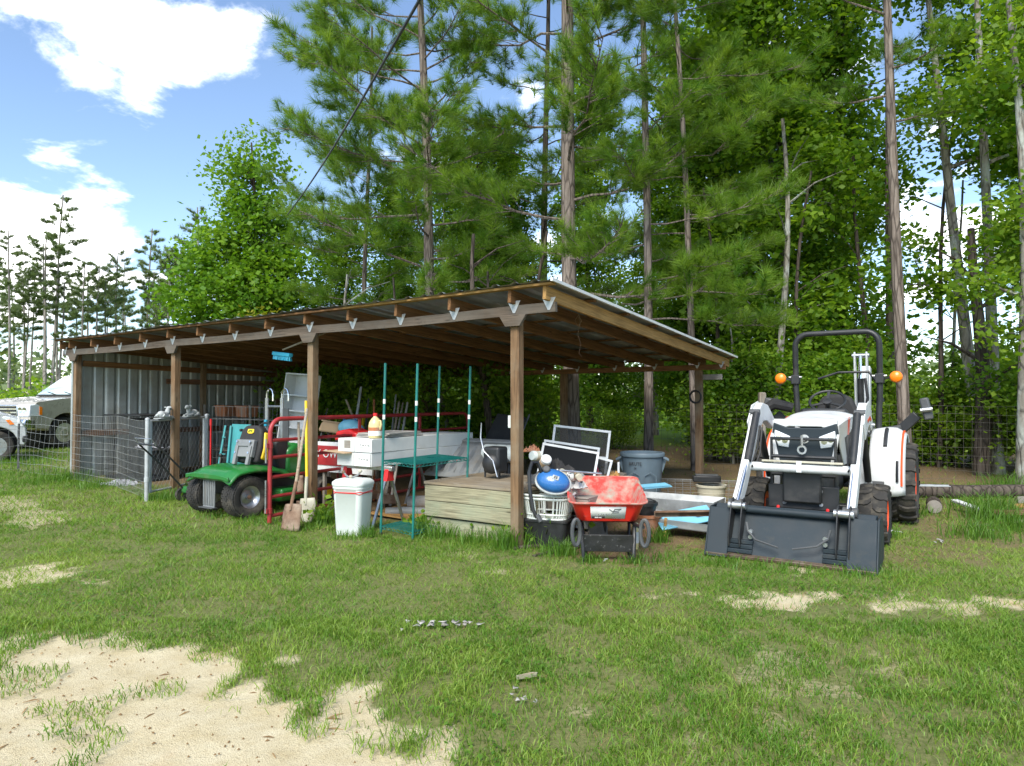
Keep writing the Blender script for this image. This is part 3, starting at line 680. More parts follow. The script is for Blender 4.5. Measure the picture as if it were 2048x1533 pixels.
def make_leafy(name, label, base, h, r0, blobs, seed, nleaf=26000, size=.11, lm='leaf_wood', barkm='bark_dark', lean=(0, 0), clump=.30, cat='tree', group=None, wob=.15, trunks=1, fill=.35):
    """broad-leaved tree. blobs: (x, y, z, rx, ry, rz) lobes of the crown, relative to the foot; leaves gather in clumps, thinner inside"""
    r = np.random.default_rng(seed); T = thing(name, label, cat, base, 0, group); tp = trunk_path(h, lean, wob, 14, seed); b = MB()
    b.tube([Vector((0, 0, -.3))] + tp[1:], [r0 * 1.3] + [r0 * (1 - .8 * i / 14) for i in range(1, 15)], 10); b.build('trunk', barkm, T, smooth=80)
    vol = np.array([q[3] * q[4] * q[5] for q in blobs]) ** .75; vol /= vol.sum(); CC = []; lb = MB()
    per = 70; ncl = max(8, nleaf // per)
    for q, v in zip(blobs, vol):
        k = max(2, int(ncl * v)); d = unit(r.normal(0, 1, (k, 3))); rad = r.uniform(fill, 1.05, (k, 1)) ** .6; c = np.array(q[:3]) + d * rad * np.array(q[3:]) * (1 + .18 * np.sin(d[:, :1] * 7 + d[:, 2:3] * 5)); CC.append(c)
        hub = Vector(q[:3]); st = at_h(tp, max(.2, min(h * .97, q[2] - q[5] * .6))); pts = sub(st, hub, 4, 0, r); lb.tube(pts, [r0 * .35 * (1 - .15 * i) for i in range(5)], 5)
        for j in range(0, k, 3): e = Vector(c[j]); lb.tube([hub.lerp(st, .3), hub.lerp(e, .5) + Vector(r.normal(0, .1, 3)), e], [r0 * .12, r0 * .08, .006], 4)
    lb.build('limbs', barkm, T, smooth=60)['kind'] = 'stuff'
    CC = np.concatenate(CC); C = np.repeat(CC, per, 0); ct = np.repeat(r.normal(.42, .2, len(CC)), per)
    C = C + r.normal(0, 1, C.shape) * np.array((clump, clump, clump * .62)) * np.repeat(r.uniform(.6, 1.3, len(CC)), per)[:, None]
    V, F = leaves(C, size); np_mesh('crown', V, F, lm, np.clip(ct + r.normal(0, .15, len(C)), 0, 1), T)
    return T
def foot(px, Y): p = P(px, 800, Y); return Vector((p.x, Y, h1(p.x, Y)))
# ---- pines close behind the shed
make_pine('pine_tree', 'tall pine whose long boughs reach out over the shed roof to the open sky', foot(862, 15), 13.5, .14, 3.2, 3.0, 3, 42, (-.3, 0), 5600, bias=(math.pi * 1.02, .2), limb_z=[4.0, 6.6, 7.2, 7.6, 8.2, 8.6, 9.0])
make_pine('pine_tree', 'thickest rough-barked pine trunk rising behind the middle of the shed', foot(1146, 13.6), 15.5, .165, 3.4, 3.2, 5, 32, (-.25, 0), 4200, top_r=.55)
make_pine('pine_tree', 'slim pine behind the shed with a low drooping bough over its rear edge', foot(1296, 13.2), 14, .095, 2.9, 2.6, 8, 30, (.05, 0), 3400, limb_z=[3.0, 3.3, 3.7], droop=.3)
make_pine('pine_tree', 'thin dark pine standing just left of the shed rear corner post', foot(1390, 13.0), 13, .075, 4.2, 2.2, 11, 24, (-.3, .6), 2200)
make_pine('pine_tree', 'slender straight pine with scaly bark just behind the backhoe arm', foot(1812, 12.2), 14, .11, 6.4, 2.1, 14, 16, (-.42, .1), 1100, barkm='bark_pine', wob=.06)
make_pine('pine_tree', 'second thinner pine beside the scaly-barked one behind the tractor', foot(1782, 15.5), 14, .09, 8.2, 1.8, 17, 12, (0, 0), 700, wob=.05)
make_pine('pine_tree', 'young pine filling the gap between the boughs left of the thick trunk', foot(725, 17.5), 11, .08, 2.6, 2.5, 21, 28, (.1, 0), 2600)
make_pine('pine_tree', 'young dark pine behind the shed between the thick trunk and the slim pine', foot(1090, 17), 13, .11, 2.9, 2.7, 23, 28, (0, 0), 2800, barkm='bark_dark')
# ---- broad-leaved trees
make_leafy('maple_tree', 'bright green bushy maple at the open left end of the wood', foot(500, 19.5), 8.6, .12,
           [(0, 0, 7.6, .75, .75, 1.2), (.1, 0, 5.9, 1.15, 1.1, 1.2), (-.9, -.2, 5.2, 1.0, .9, .9), (-.4, -.5, 3.9, 1.6, 1.2, 1.1), (.8, -.2, 4.3, 1.2, 1.1, 1.1), (-.8, -.4, 2.6, 1.3, 1.1, .9), (.5, -.3, 2.6, 1.3, 1.1, .9)], 31, 34000, .13, 'leaf_maple', clump=.30)
make_leafy('shrub', 'yellow-green bush showing over the shed roof below the maple', foot(515, 16.3), 2.4, .04, [(-.75, 0, 2.35, .45, .4, .6), (.1, 0, 2.6, .5, .4, .75), (.75, 0, 2.3, .4, .4, .6), (0, 0, 1.4, 1.1, .7, .9)], 33, 9000, .085, 'leaf_yellow', clump=.2, cat='bush')
tall_blobs = lambda s, w, h0, h1_, n: [(np.random.default_rng(s + i).normal(0, w * .45), np.random.default_rng(s + i + 50).normal(0, w * .3), h0 + (h1_ - h0) * i / (n - 1), w * np.random.default_rng(s + i + 9).uniform(.75, 1.2), w * .9, (h1_ - h0) / n * 1.15) for i in range(n)]
A = make_leafy('oak_tree', 'dense tall oak with leaves down to the tractor roll bar', foot(1560, 15.4), 13, .14, tall_blobs(3, 1.4, 2.0, 13, 10), 41, 44000, .135, barkm='bark_grey')
B = make_leafy('oak_tree', 'dark leafy oak towering right above the tractor seat', foot(1690, 17.5), 14.5, .15, tall_blobs(14, 1.1, 2.2, 14, 9), 43, 32000, .14)
def copy_tree_to(src, label, base, rz, sc):
    c = copy_tree(src); c.location = base; c.rotation_euler = (0, 0, rz); c.scale = (sc, sc, sc * random.uniform(.92, 1.08)); c['label'] = label; return c
make_leafy('sweetgum_tree', 'hardwood with a leaning grey trunk that forks near the pale trunk', foot(1962, 13.4), 12, .13, [(-.9, 0, 10.2, 1.2, 1, .9), (.3, .2, 8.6, 1.0, 1, .8), (-.7, 0, 7.0, .9, .8, .6), (.9, 0, 6.4, .9, .9, .8), (-1.1, .4, 3.8, .8, .7, .7), (.2, 0, 11.6, 1.5, 1.3, .9)], 47, 15000, .12, barkm='bark_grey', lean=(-1.25, 0))
make_leafy('birch_tree', 'straight pale-barked trunk standing near the right-hand edge', foot(1992, 12.6), 13, .115, [(.9, 0, 10.8, 1.3, 1.1, 1.2), (1.1, 0, 8.2, 1.0, 1, 1.1), (.9, .2, 6.2, .8, .9, .8), (-.3, .5, 12.4, 1.2, 1, .8), (.8, .3, 4.4, .8, .8, .8)], 49, 15000, .12, barkm='bark_grey', lean=(-.3, 0), wob=.05)
make_leafy('vine_tree', 'vine-hung trunk at the far right beside the timber', foot(2046, 10.6), 9, .12, [(.5, .3, 6.6, .9, .8, 1.3), (.35, .2, 4.2, .65, .6, 1.0), (.2, .1, 2.6, .45, .4, .6), (-.3, .4, 3.3, .3, .4, .5)], 53, 9000, .10, 'leaf_under', 'bark_grey', clump=.25)
copy_tree_to(A, 'leafy oak standing back between the slim pine and the dense oak', foot(1455, 20), 2.0, .95)
copy_tree_to(B, 'leafy oak deep in the wood behind the thick pine trunk', foot(1180, 24), 1.1, .85)
copy_tree_to(B, 'leafy oak in the wood at the far right edge', foot(2150, 16.5), 2.6, .95)
copy_tree_to(A, 'leafy oak deep in the wood behind the long-boughed pine', foot(890, 24), 3.1, .72)
copy_tree_to(B, 'leafy oak in the wood above the middle of the shed roof', foot(1020, 21), 5.0, .66)
copy_tree_to(A, 'leafy oak low in the wood behind the slim pine', foot(1310, 23), 2.2, .8)
copy_tree_to(B, 'leafy oak low in the wood left of the thick pine', foot(960, 19), 3.3, .62)
copy_tree_to(A, 'leafy oak low in the wood above the cartons', foot(790, 20.5), 1.3, .6)
copy_tree_to(B, 'leafy oak just behind the thin dark pine', foot(1385, 19), 4.4, .8)
copy_tree_to(A, 'leafy oak just right of the maple, half hidden by pine boughs', foot(690, 22), .7, .56)
marks = [(400, 'left of the maple'), (460, 'at the foot of the maple'), (620, 'right of the maple'), (670, 'behind the middle post'), (740, 'behind the tool handles'), (800, 'behind the jug and cartons'), (835, 'behind the front uprights of the green shelving'), (870, 'behind the rear uprights of the green shelving'), (945, 'behind the red gate end'), (970, 'behind the black chair'), (1000, 'behind the platform'), (1100, 'just right of the near post'),
         (1160, 'behind the window screens'), (1200, 'right of the thick pine'), (1260, 'behind the grey bin'), (1370, 'between the slim pine and rear post'), (1460, 'just right of the rear post'), (1530, 'behind the left loader arm'), (1590, 'behind the left warning light'), (1640, 'behind the tractor hood'), (1700, 'behind the tractor seat'), (1760, 'behind the backhoe boom'), (1840, 'beside the scaly pine'), (1870, 'right of the backhoe stabiliser'), (1885, 'left of the hardwood trunks'), (1920, 'behind the end of the log'), (1950, 'behind the white board'), (1975, 'behind the middle of the log'), (2020, 'under the pale trunk'), (2060, 'behind the vine-hung trunk'), (2200, 'beyond the timber boards')]
def mark(px): return next(t_ for (q, t_) in marks if px <= q)
# ---- bare young stems in the understorey
stems = [(905, 14.2, .05, 3.2), (985, 13.2, .07, 4.6), (1004, 14, .05, 4), (690, 14.5, .05, 4), (760, 15, .045, 4), (1430, 15, .05, 6), (1545, 13.5, .075, 7), (1590, 14, .05, 6), (1875, 13.6, .05, 7), (1905, 14.4, .04, 6), (1745, 14.6, .06, 7), (1960, 12.4, .13, 4.5), (1468, 14, .03, 3), (1060, 15, .06, 5)]
for i, (px, Y, r_, hh) in enumerate(stems):
    ps = trunk_path(hh, (random.uniform(-.5, .5), 0), .18, 8, 60 + i); b = MB(); b.tube([Vector((0, 0, -.2))] + ps[1:], [r_ * (1.15 - .085 * k) for k in range(9)], 8)
    for k in range(5): q = at_h(ps, hh * random.uniform(.35, .95)); a = random.uniform(0, 6.3); b.tube([q, q + Vector((math.cos(a) * .5, math.sin(a) * .5, .35)), q + Vector((math.cos(a) * 1.0, math.sin(a) * 1.0, .5))], [r_ * .3, r_ * .2, .004], 4)
    T = thing('sapling', 'bare young %s trunk in the shaded wood %s' % ('thin' if r_ < .055 else 'stout', mark(px)), 'tree', foot(px, Y), 0, 'saplings in the wood'); b.build('trunk', 'bark_dark' if i % 3 else 'bark_grey', T, smooth=80)
# ---- understorey bushes along the back fence
def bush(seed, w, h, n, lm): return make_leafy('understorey_bush', 'x', (0, 0, 0), h * .8, .025, [(random.uniform(-w, w) * .7, random.uniform(-.4, .4), h * random.uniform(.25, .85), w * random.uniform(.35, .6), w * .45, h * random.uniform(.18, .3)) for _ in range(7)], seed, n, .085, lm, 'bark_dark', clump=.24, cat='bush')
protos = [bush(71, 1.1, 2.4, 7000, 'leaf_under'), bush(72, 1.0, 1.7, 6000, 'leaf_under'), bush(73, 1.2, 3.2, 8000, 'leaf_wood')]
spots = [(655, 14.6, 2, 1), (720, 13.8, 0, .9), (850, 14.0, 0, 1), (985, 14.2, 0, 1.1), (1075, 15.2, 2, 1), (1225, 17.5, 1, .6), (1440, 14.6, 0, .8), (1500, 14, 2, 1), (1560, 13.6, 0, 1), (1620, 14.4, 2, 1.15),
         (1690, 14.4, 0, 1), (1745, 14.6, 1, 1), (1850, 14.6, 1, .9), (1895, 13.8, 1, 1), (1940, 14.6, 0, 1), (1990, 13.6, 0, 1), (2050, 12.6, 2, .9), (2090, 12, 0, 1), (600, 17, 2, .9), (440, 19, 2, .75), (390, 21, 0, 1), (1650, 18, 2, 1.2), (960, 17.5, 2, 1.3), (820, 18, 2, 1.3)]
for i, (px, Y, k, sc) in enumerate(spots):
    o = protos[k] if k in range(3) and i in (0, 1, 9) and False else copy_tree(protos[k]); o.location = foot(px, Y); o.rotation_euler = (0, 0, i * 1.7); o.scale = (sc, sc, sc)
    o['group'] = 'understorey bushes along the back fence'
    o['label'] = '%s bush %s %s' % (('mid-sized leafy', 'low leafy', 'tall dark')[k], 'along the back fence' if Y < 15.3 else 'deeper in the wood', mark(px))
for p in protos:
    for ch in list(p.children): bpy.data.objects.remove(ch)
    bpy.data.objects.remove(p)
# ---- the distant row of tall pines beyond the trucks
fp = [make_pine('far_pine', 'x', (0, 0, 0), 15 + 1.3 * i, .16, 8.6 + i, 1.9, 90 + i, 20, (.3 * (i - 1), 0), 900, 24, .36, .034, 'bark_far', 'needle_far_hazed', .25) for i in range(5)]
far = []
for i in range(36):
    px = -60 + (i * 37.7 + random.uniform(-16, 16)) % 640; Y = random.uniform(58, 92); far.append((px, Y))
far += [(210, 62), (165, 60), (238, 66), (100, 60), (45, 62), (330, 62), (305, 66)]
for i, (px, Y) in enumerate(far):
    o = copy_tree(fp[i % 5]); p = P(px, 800, Y); o.location = (p.x, Y, h1(p.x, Y)); o.rotation_euler = (0, 0, i * 2.1); s_ = random.uniform(.72, 1.02) * (1.02 if px > 20 else .85); o.scale = (s_, s_, s_)
    o['label'] = 'tall bare-trunked pine in the distant row beyond the parked trucks'; o['group'] = 'distant row of pines'; o['category'] = 'tree'; o.name = 'far_pine'
for p in fp:
    for ch in list(p.children): bpy.data.objects.remove(ch)
    bpy.data.objects.remove(p)
# ---- far woods round the field and the brush under the distant pines
n = 1500; ang = rng.uniform(-1.35, 1.35, n); dist = rng.uniform(96, 150, n); C = np.stack([np.sin(ang) * dist, np.cos(ang) * dist, np.abs(rng.normal(0, 1, n)) * 3.6 + .5], 1)
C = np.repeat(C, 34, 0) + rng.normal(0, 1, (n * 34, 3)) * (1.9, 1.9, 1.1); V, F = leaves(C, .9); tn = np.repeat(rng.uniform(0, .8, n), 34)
tag(np_mesh('far_woods', V, F, 'needle_far_hazed', tn), 'far haze-coloured band of woods beyond the field', 'woods', kind='stuff')
n = 420; px = rng.uniform(-120, 640, n); Y = rng.uniform(36, 72, n); X = (px - 1024) / FPX * Y; C = np.stack([X, Y, np.abs(rng.normal(0, .8, n)) + .2], 1); C = np.repeat(C, 60, 0) + rng.normal(0, 1, (n * 60, 3)) * (.8, .8, .5)
V, F = leaves(C, .28); n_ = 520; px_ = rng.uniform(640, 2150, n_); Y_ = rng.uniform(25, 44, n_); C_ = np.stack([(px_ - 1024) / FPX * Y_, Y_, np.abs(rng.normal(0, .75, n_)) + .25], 1); C_ = np.repeat(C_, 46, 0) + rng.normal(0, 1, (n_ * 46, 3)) * (.6, .6, .35); V_, F_ = leaves(C_, .2)
tag(np_mesh('field_brush', V_, F_, 'leaf_under', np.repeat(rng.uniform(.3, 1, n_), 46)), 'low sunlit brush in the field beyond the wood', 'brush', kind='stuff')
tag(np_mesh('roadside_brush', V, F, 'leaf_under', np.repeat(rng.uniform(0, 1, n), 60)), 'low green brush at the foot of the distant pines', 'brush', kind='stuff')
# ---- overhead cable
a = P(862, -40, 4.6); b_ = P(575, 430, 13.6); b = MB(); pts = [a + (a - b_).normalized() * 5] + [a.lerp(b_, k / 12) - Vector((0, 0, .10 * math.sin(math.pi * k / 12))) for k in range(13)]
b.tube(pts, .012, 8)
tag(b.build('overhead_cable', 'black', None), 'black overhead cable sloping down into the pine boughs', 'cable')
# ================================================================ VEHICLES AND PEN AT THE LEFT
def wheel(T, c, r, w, rim_mat, axis='y', side=1, dually=False, name='wheel', tread=0):
    """road wheel: tyre with a rim as sub-parts of a wheel part"""
    W_ = bpy.data.objects.new(name, None); col.objects.link(W_); W_.parent = T; W_.location = c
    rr = r * .62; b = MB(); prof = [(rr, -w * .36), (r * .80, -w * .5), (r * .94, -w * .46), (r, -w * .30), (r, w * .30), (r * .94, w * .46), (r * .80, w * .5), (rr, w * .36)]
    b.lathe(prof, 40, axis=axis, closed=True)
    b.build('tyre', 'rubber', W_, smooth=40)
    b = MB(); s = side
    b.lathe([(.001, s * w * .12), (rr * .28, s * w * .15), (rr * .34, s * w * (.42 if dually else .22)), (rr * .5, s * w * (.38 if dually else .16)), (rr * .66, s * w * .06), (rr * .8, s * w * .04), (rr * .9, s * w * .3), (rr * 1.0, s * w * .37)], 32, axis=axis); b.build('rim', rim_mat, W_, smooth=50)
    b = MB()
    for k in range(8):
        a = k * math.pi / 4; q = [0, 0, 0]; ia, ib = {'y': (0, 2), 'x': (1, 2)}[axis]; q[ia] = rr * .73 * math.cos(a); q[ib] = rr * .73 * math.sin(a); i0 = 'xyz'.index(axis); e = list(q); q[i0] = s * w * .04; e[i0] = s * w * .085; b.cyl(q, e, rr * .085, n=10)
    b.build('hand_holes' if False else 'rim_opening', 'black', W_)
    return W_
def arch(cx, r, z, n=10, rev=False):
    p = [(cx + r * math.cos(a), max(z, .40 + r * math.sin(a))) for a in np.linspace(math.pi, 0, n)]
    return p
def pickup():
    fw = Vector((-.3, -.954)); Y0 = 17.6; ax = P(126, 800, Y0); T = thing('pickup_truck', 'gold pickup truck with chrome bumper, parked behind the end of the shed', 'truck', (ax.x, Y0 , h1(ax.x, Y0)), math.atan2(fw.y, fw.x))
    # local x forward, near side is +y; front axle at x = 0, near wheel at y = 0
    wd = 1.0; yc = -.86
    prof = [(.95, .55), (.97, .80), (.93, 1.06), (.80, 1.20), (.2, 1.27), (-.62, 1.34), (-5.0, 1.34), (-5.1, .6)] + [(-4.3, .52)] + [(-3.75 + .48 * math.cos(a), .42 + .48 * math.sin(a)) for a in np.linspace(math.pi, 0, 10)][::1]
    prof = [(.95, .55), (.97, .80), (.93, 1.04), (.80, 1.19), (.2, 1.27), (-.62, 1.34), (-5.0, 1.34), (-5.1, .6), (-4.25, .52)] + [(-3.75 + .49 * math.cos(a), .42 + .49 * math.sin(a)) for a in np.linspace(math.pi * .97, .1, 10)] + [(-3.2, .50), (-.55, .50)] + [(.0 + .49 * math.cos(a), .42 + .49 * math.sin(a)) for a in np.linspace(math.pi * .97, .1, 12)] + [(.52, .52)]
    b = MB(); b.prism(prof, yc - wd, yc + wd); b.build('body', 'gold_car', T, bevel=.07, seg=4)
    b = MB(); b.add([(-.55, yc - .88, 1.32), (-.55, yc + .88, 1.32), (-1.35, yc + .72, 1.93), (-1.35, yc - .72, 1.93), (-3.0, yc + .72, 1.95), (-3.0, yc - .72, 1.95), (-3.25, yc + .88, 1.32), (-3.25, yc - .88, 1.32)], [(0, 1, 2, 3), (3, 2, 4, 5), (5, 4, 6, 7), (1, 6, 4, 2), (0, 3, 5, 7), (0, 7, 6, 1)]); b.build('cab', 'gold_car', T, bevel=.05, seg=3)
    def pane(a, nm='window'): m = MB(); m.add(a, [(0, 1, 2, 3)]); m.build(nm, 'glass', T, solid=.012)
    pane([(-.60, yc - .80, 1.39), (-.60, yc + .80, 1.39), (-1.29, yc + .67, 1.905), (-1.29, yc - .67, 1.905)], 'windshield')
    pane([(-.95, yc + .855, 1.40), (-1.95, yc + .865, 1.40), (-1.95, yc + .755, 1.86), (-1.42, yc + .74, 1.86)]); pane([(-2.05, yc + .865, 1.40), (-3.05, yc + .865, 1.40), (-2.95, yc + .755, 1.86), (-2.05, yc + .755, 1.86)])
    b = MB(); b.tube([(-.56, yc + .5, 1.385), (-.66, yc + .1, 1.46)], .012, 5); b.tube([(-.56, yc - .1, 1.385), (-.66, yc - .5, 1.46)], .012, 5); b.box((-.56, yc, 1.365), (.08, 1.5, .03)); b.build('wiper', 'black', T)
    b = MB(); b.box((.955, yc, .97), (.05, 1.16, .30)); b.build('grille', 'chrome', T, bevel=.02)
    for k in range(3): b = MB(); b.box((.985, yc, .89 + .085 * k), (.02, 1.06, .05)); b.build('grille_slot', 'black', T)
    for s in (1, -1):
        b = MB(); b.prism([(.99, .83), (.99, 1.12), (.80, 1.14), (.70, 1.08), (.70, .84)], yc + s * .60, yc + s * 1.004); hl = b.build('headlight', 'lens', T, bevel=.02)
        b = MB(); b.prism([(.74, .87), (.74, 1.08), (.67, 1.06), (.67, .87)], yc + s * .9, yc + s * 1.012); b.build('indicator', 'amber', hl)
        for k in (0, 1): b = MB(); b.lathe([(.001, .99), (.07, 1.0), (.075, .985)], 16, (0, yc + s * (.69 + .14 * k), .99), 'x'); b.build('reflector', 'chrome', hl)
    b = MB(); b.prism([(.80, .50), (1.08, .52), (1.12, .62), (1.10, .76), (.80, .80)], yc - 1.0, yc + 1.0); b.build('bumper', 'chrome', T, bevel=.04, seg=3)
    b = MB(); b.box((-.9, yc + 1.10, 1.5), (.16, .2, .28)); b.box((-.92, yc + .95, 1.44), (.05, .2, .05)); b.build('mirror', 'chrome', T, bevel=.04)
    for (x, y, s) in ((0, -.02, 1), (-3.75, -.02, 1), (0, yc * 2 + .02, -1), (-3.75, yc * 2 + .02, -1)): wheel(T, (x, y, .40), .40, .25, 'cream', 'y', s, True)
    for x in (0, -3.75): b = MB(); b.lathe([(.47, -1.6), (.47, -.17)], 24, (x, 0, .42), 'y'); b.build('wheel_well', 'black_soft', T)
pickup()
def suv():
    fw = Vector((.80, .60)); Y0 = 14.4; ax = P(-8, 800, Y0); T = thing('parked_car', 'silver car nose with amber marker lamp cut by the left edge', 'car', (ax.x, Y0, h1(ax.x, Y0)), math.atan2(fw.y, fw.x))
    # local x forward; near side is -y; front wheel near at (0,0)
    yc = .82; prof = [(.50, .34), (.54, .52), (.52, .72), (.40, .93), (.05, 1.06), (-.6, 1.13), (-3.4, 1.13), (-3.6, .8), (-3.6, .4), (-3.1, .36)] + [(-2.7 + .40 * math.cos(a), .35 + .40 * math.sin(a)) for a in np.linspace(math.pi * .97, .05, 9)] + [(-.5, .33)] + [(.40 * math.cos(a), .35 + .40 * math.sin(a)) for a in np.linspace(math.pi * .97, .05, 10)]
    b = MB(); b.prism(prof, yc - .92, yc + .92); b.build('body', 'silver_car', T, bevel=.09, seg=4)
    b = MB(); b.add([(-.5, yc - .8, 1.1), (-.5, yc + .8, 1.1), (-1.2, yc + .62, 1.62), (-1.2, yc - .62, 1.62), (-3.0, yc + .62, 1.62), (-3.0, yc - .62, 1.62), (-3.5, yc + .8, 1.1), (-3.5, yc - .8, 1.1)], [(0, 1, 2, 3), (3, 2, 4, 5), (5, 4, 6, 7), (1, 6, 4, 2), (0, 3, 5, 7), (0, 7, 6, 1)]); b.build('cabin', 'glass', T, bevel=.05)
    b = MB(); b.prism([(.50, .74), (.39, .905), (.15, .98), (.10, .94), (.36, .74)], yc - .928, yc - .62); h = b.build('headlight', 'lens', T, bevel=.015); b = MB(); b.prism([(.32, .80), (.24, .90), (.17, .89), (.24, .79)], yc - .935, yc - .8); b.build('marker_lamp', 'amber', h)
    b = MB(); b.prism([(.555, .40), (.555, .56), (.46, .54), (.46, .42)], yc - .94, yc - .6); b.build('fog_lamp_recess', 'black', T, bevel=.01)
    b = MB(); b.box((.53, yc, .62), (.04, .9, .16)); b.build('grille', 'black', T, bevel=.01)
    for (x, y, s) in ((0, .02, -1), (-2.7, .02, -1), (0, yc * 2 - .02, 1), (-2.7, yc * 2 - .02, 1)): wheel(T, (x, y, .33), .33, .22, 'steel', 'y', s)
    for x in (0, -2.7): b = MB(); b.lathe([(.38, .16), (.38, 1.5)], 24, (x, 0, .35), 'y'); b.build('wheel_well', 'black_soft', T)
suv()
# ---------------------------------------------------------------- fence post, wire mesh and pen
def wires(name, rows, r, mat_, parent, nseg=5, kind=True):
    """a net: each wire is a thin tube through its points"""
    b = MB()
    for pts in rows: b.tube(pts, r, nseg)
    o = b.build(name, mat_, parent, smooth=60)
    if kind: o['kind'] = 'stuff'
    return o
def mesh_net(name, label, cat, path, z0, z1, du, dv, r=.0022, wob=.015, mat_='wire', seed=1, top_wave=0.0):
    """welded wire along a ground path: horizontals and uprights"""
    rr = np.random.default_rng(seed); path = [Vector(p) for p in path]; T = thing(name, label, cat, path[0])
    cum = [0]
    for a, b in zip(path, path[1:]): cum.append(cum[-1] + (b - a).length)
    def pt(s):
        for i in range(len(path) - 1):
            if s <= cum[i + 1] + 1e-6: k = (s - cum[i]) / (cum[i + 1] - cum[i]); return path[i].lerp(path[i + 1], k)
        return path[-1]
    def q(s, z):
        p = pt(s); zz = z0 + (z1 - z0) * z; g = h1(p.x, p.y)
        return Vector((p.x + wob * math.sin(s * 2.1 + z * 5), p.y + wob * math.cos(s * 1.7 + z * 3), g + zz + wob * math.sin(s * 3.3 + z * 9) + top_wave * math.sin(s * 2.2) * z)) - path[0]
    nz_ = int(round((z1 - z0) / dv)); ns = int(round(cum[-1] / du)); fine = np.linspace(0, cum[-1], max(4, int(cum[-1] / .22)))
    wires('horizontal_wires', [[q(s, k / nz_) for s in fine] for k in range(nz_ + 1)], r * 1.15, mat_, T)
    wires('upright_wires', [[q(cum[-1] * j / ns, z) for z in np.linspace(0, 1, 4)] for j in range(ns + 1)], r, mat_, T, 4)
    return T
tp = G(36, 945); T = thing('fence_post', 'green steel fence stake with a white tip near the parked vehicles', 'fence post', tp)
b = MB(); b.prism([(-.018, -.004), (.018, -.004), (.018, .004), (.004, .004), (.004, .028), (-.004, .028), (-.004, .004), (-.018, .004)], -.2, 1.02, 'xy'); b.build('stake', 'teal_rack' if False else 'dark_grey', T)
b = MB(); b.prism([(-.019, -.005), (.019, -.005), (.019, .005), (.0045, .005), (.0045, .029), (-.0045, .029), (-.0045, .005), (-.019, .005)], .9, 1.03, 'xy'); b.build('tip', 'white_paint', T)
for k in range(9): b = MB(); b.box((0, -.008, .1 + .09 * k), (.012, .008, .02)); b.build('stud', 'dark_grey', T)
mesh_net('wire_fence', 'sagging wire mesh fence running from the frame edge to the shed corner', 'fence', [G(-60, 955), tp, S(XL - .12, -.1)], .05, 1.05, .16, .15, .0022, .02, top_wave=.03)
c1 = S(XL + .1, -.12); c2 = G(232, 975); c3 = G(289, 1000)
mesh_net('kennel_mesh', 'curved grey welded wire panel closing the dog pen at the shed end', 'fence', [c1, G(180, 968), c2, G(265, 990), c3 + Vector((0, 0, 0))], .03, 1.12, .055, .105, .0022, .008)
gp0 = G(293, 1003); gp1 = Vector(G(412, 975))
T = thing('chain_link_gate', 'galvanised chain-link gate of the dog pen in front of the second post', 'gate', gp0); d = gp1 - gp0; L = Vector((d.x, d.y, 0)).length; dn = Vector((d.x, d.y, 0)).normalized(); g1 = h1(gp1.x, gp1.y) - gp0.z
def gq(s, z): return dn * s + Vector((0, 0, z + g1 * s / L))
for (s, nm) in ((0, 'hinge_post'), (L, 'latch_post')): b = MB(); b.cyl(gq(s, -.2), gq(s, 1.14), .030, n=12); b.lathe([(.034, 0), (.03, .02), (.001, .035)], 12, tuple(gq(s, 1.14))); b.build(nm, 'galv', T)
b = MB(); b.tube([gq(.07, .12), gq(.07, 1.12), gq(L - .07, 1.12), gq(L - .07, .12)], .021, 10, True); b.build('frame', 'galv', T)
for z in (.3, .85): b = MB(); b.lathe([(.036, -.03), (.036, .03)], 12, tuple(gq(0, z))); b.bar(gq(0, z), gq(.08, z), .02, .05); b.build('hinge', 'galv', T)
rows = []
for k in range(-9, 17):
    for sg in (1, -1):
        p = []
        for j in range(30):
            z = .13 + j * .034; s = (k * .085 + (z - .13) * .62) if sg > 0 else (L - .14 - k * .085 - (z - .13) * .62)
            if .07 <= s <= L - .07: p.append(gq(s, z) + Vector((0, 0, 0)) + Vector((.006 * sg, .006 * sg * (1 if j % 2 else -1), 0)))
        if len(p) > 2: rows.append(p)
wires('chain_mesh', rows, .0016, 'wire', T, 4)
mesh_net('wire_mesh_barrier', 'tall welded wire panel standing behind the chain-link gate', 'fence panel', [gp1 + Vector((.05, .1, 0)), S(-6.2, .9), S(-5.35, 1.35)], .05, 1.28, .075, .2, .0025, .004)
def lamb(name, label, p, rz):
    """a small lying garden figure: body with folded legs, raised head"""
    T = thing(name, label, 'statue', p, rz); b = MB(); b.ell((0, 0, .045), (.105, .05, .048), 20, 12); b.ell((-.05, .0, .05), (.055, .054, .05), 16, 10); b.ell((.085, 0, .085), (.035, .034, .055), 14, 10); b.ell((.115, 0, .135), (.045, .031, .033), 16, 10); b.ell((.15, 0, .125), (.022, .02, .018), 12, 8)
    for s in (1, -1): b.ell((.09, s * .04, .150), (.012, .022, .010), 10, 6); b.tube([(.05, s * .045, .03), (.11, s * .04, .012), (.16, s * .03, .012)], [.018, .015, .012], 8); b.tube([(-.07, s * .05, .04), (-.02, s * .065, .015), (.03, s * .06, .012)], [.025, .017, .012], 8)
    b.tube([(-.1, 0, .05), (-.13, .02, .03), (-.125, .05, .02)], [.014, .011, .006], 6); o = b.build('body', 'stone', T, smooth=60)
    b = MB(); b.box((.01, 0, -.006), (.30, .12, .012)); b.build('base', 'stone', T, bevel=.004); return T
lamb('animal_statue', 'grey lying animal statue on the gate rail left of the post', gp0 + gq(.33, 1.152), math.atan2(dn.y, dn.x))
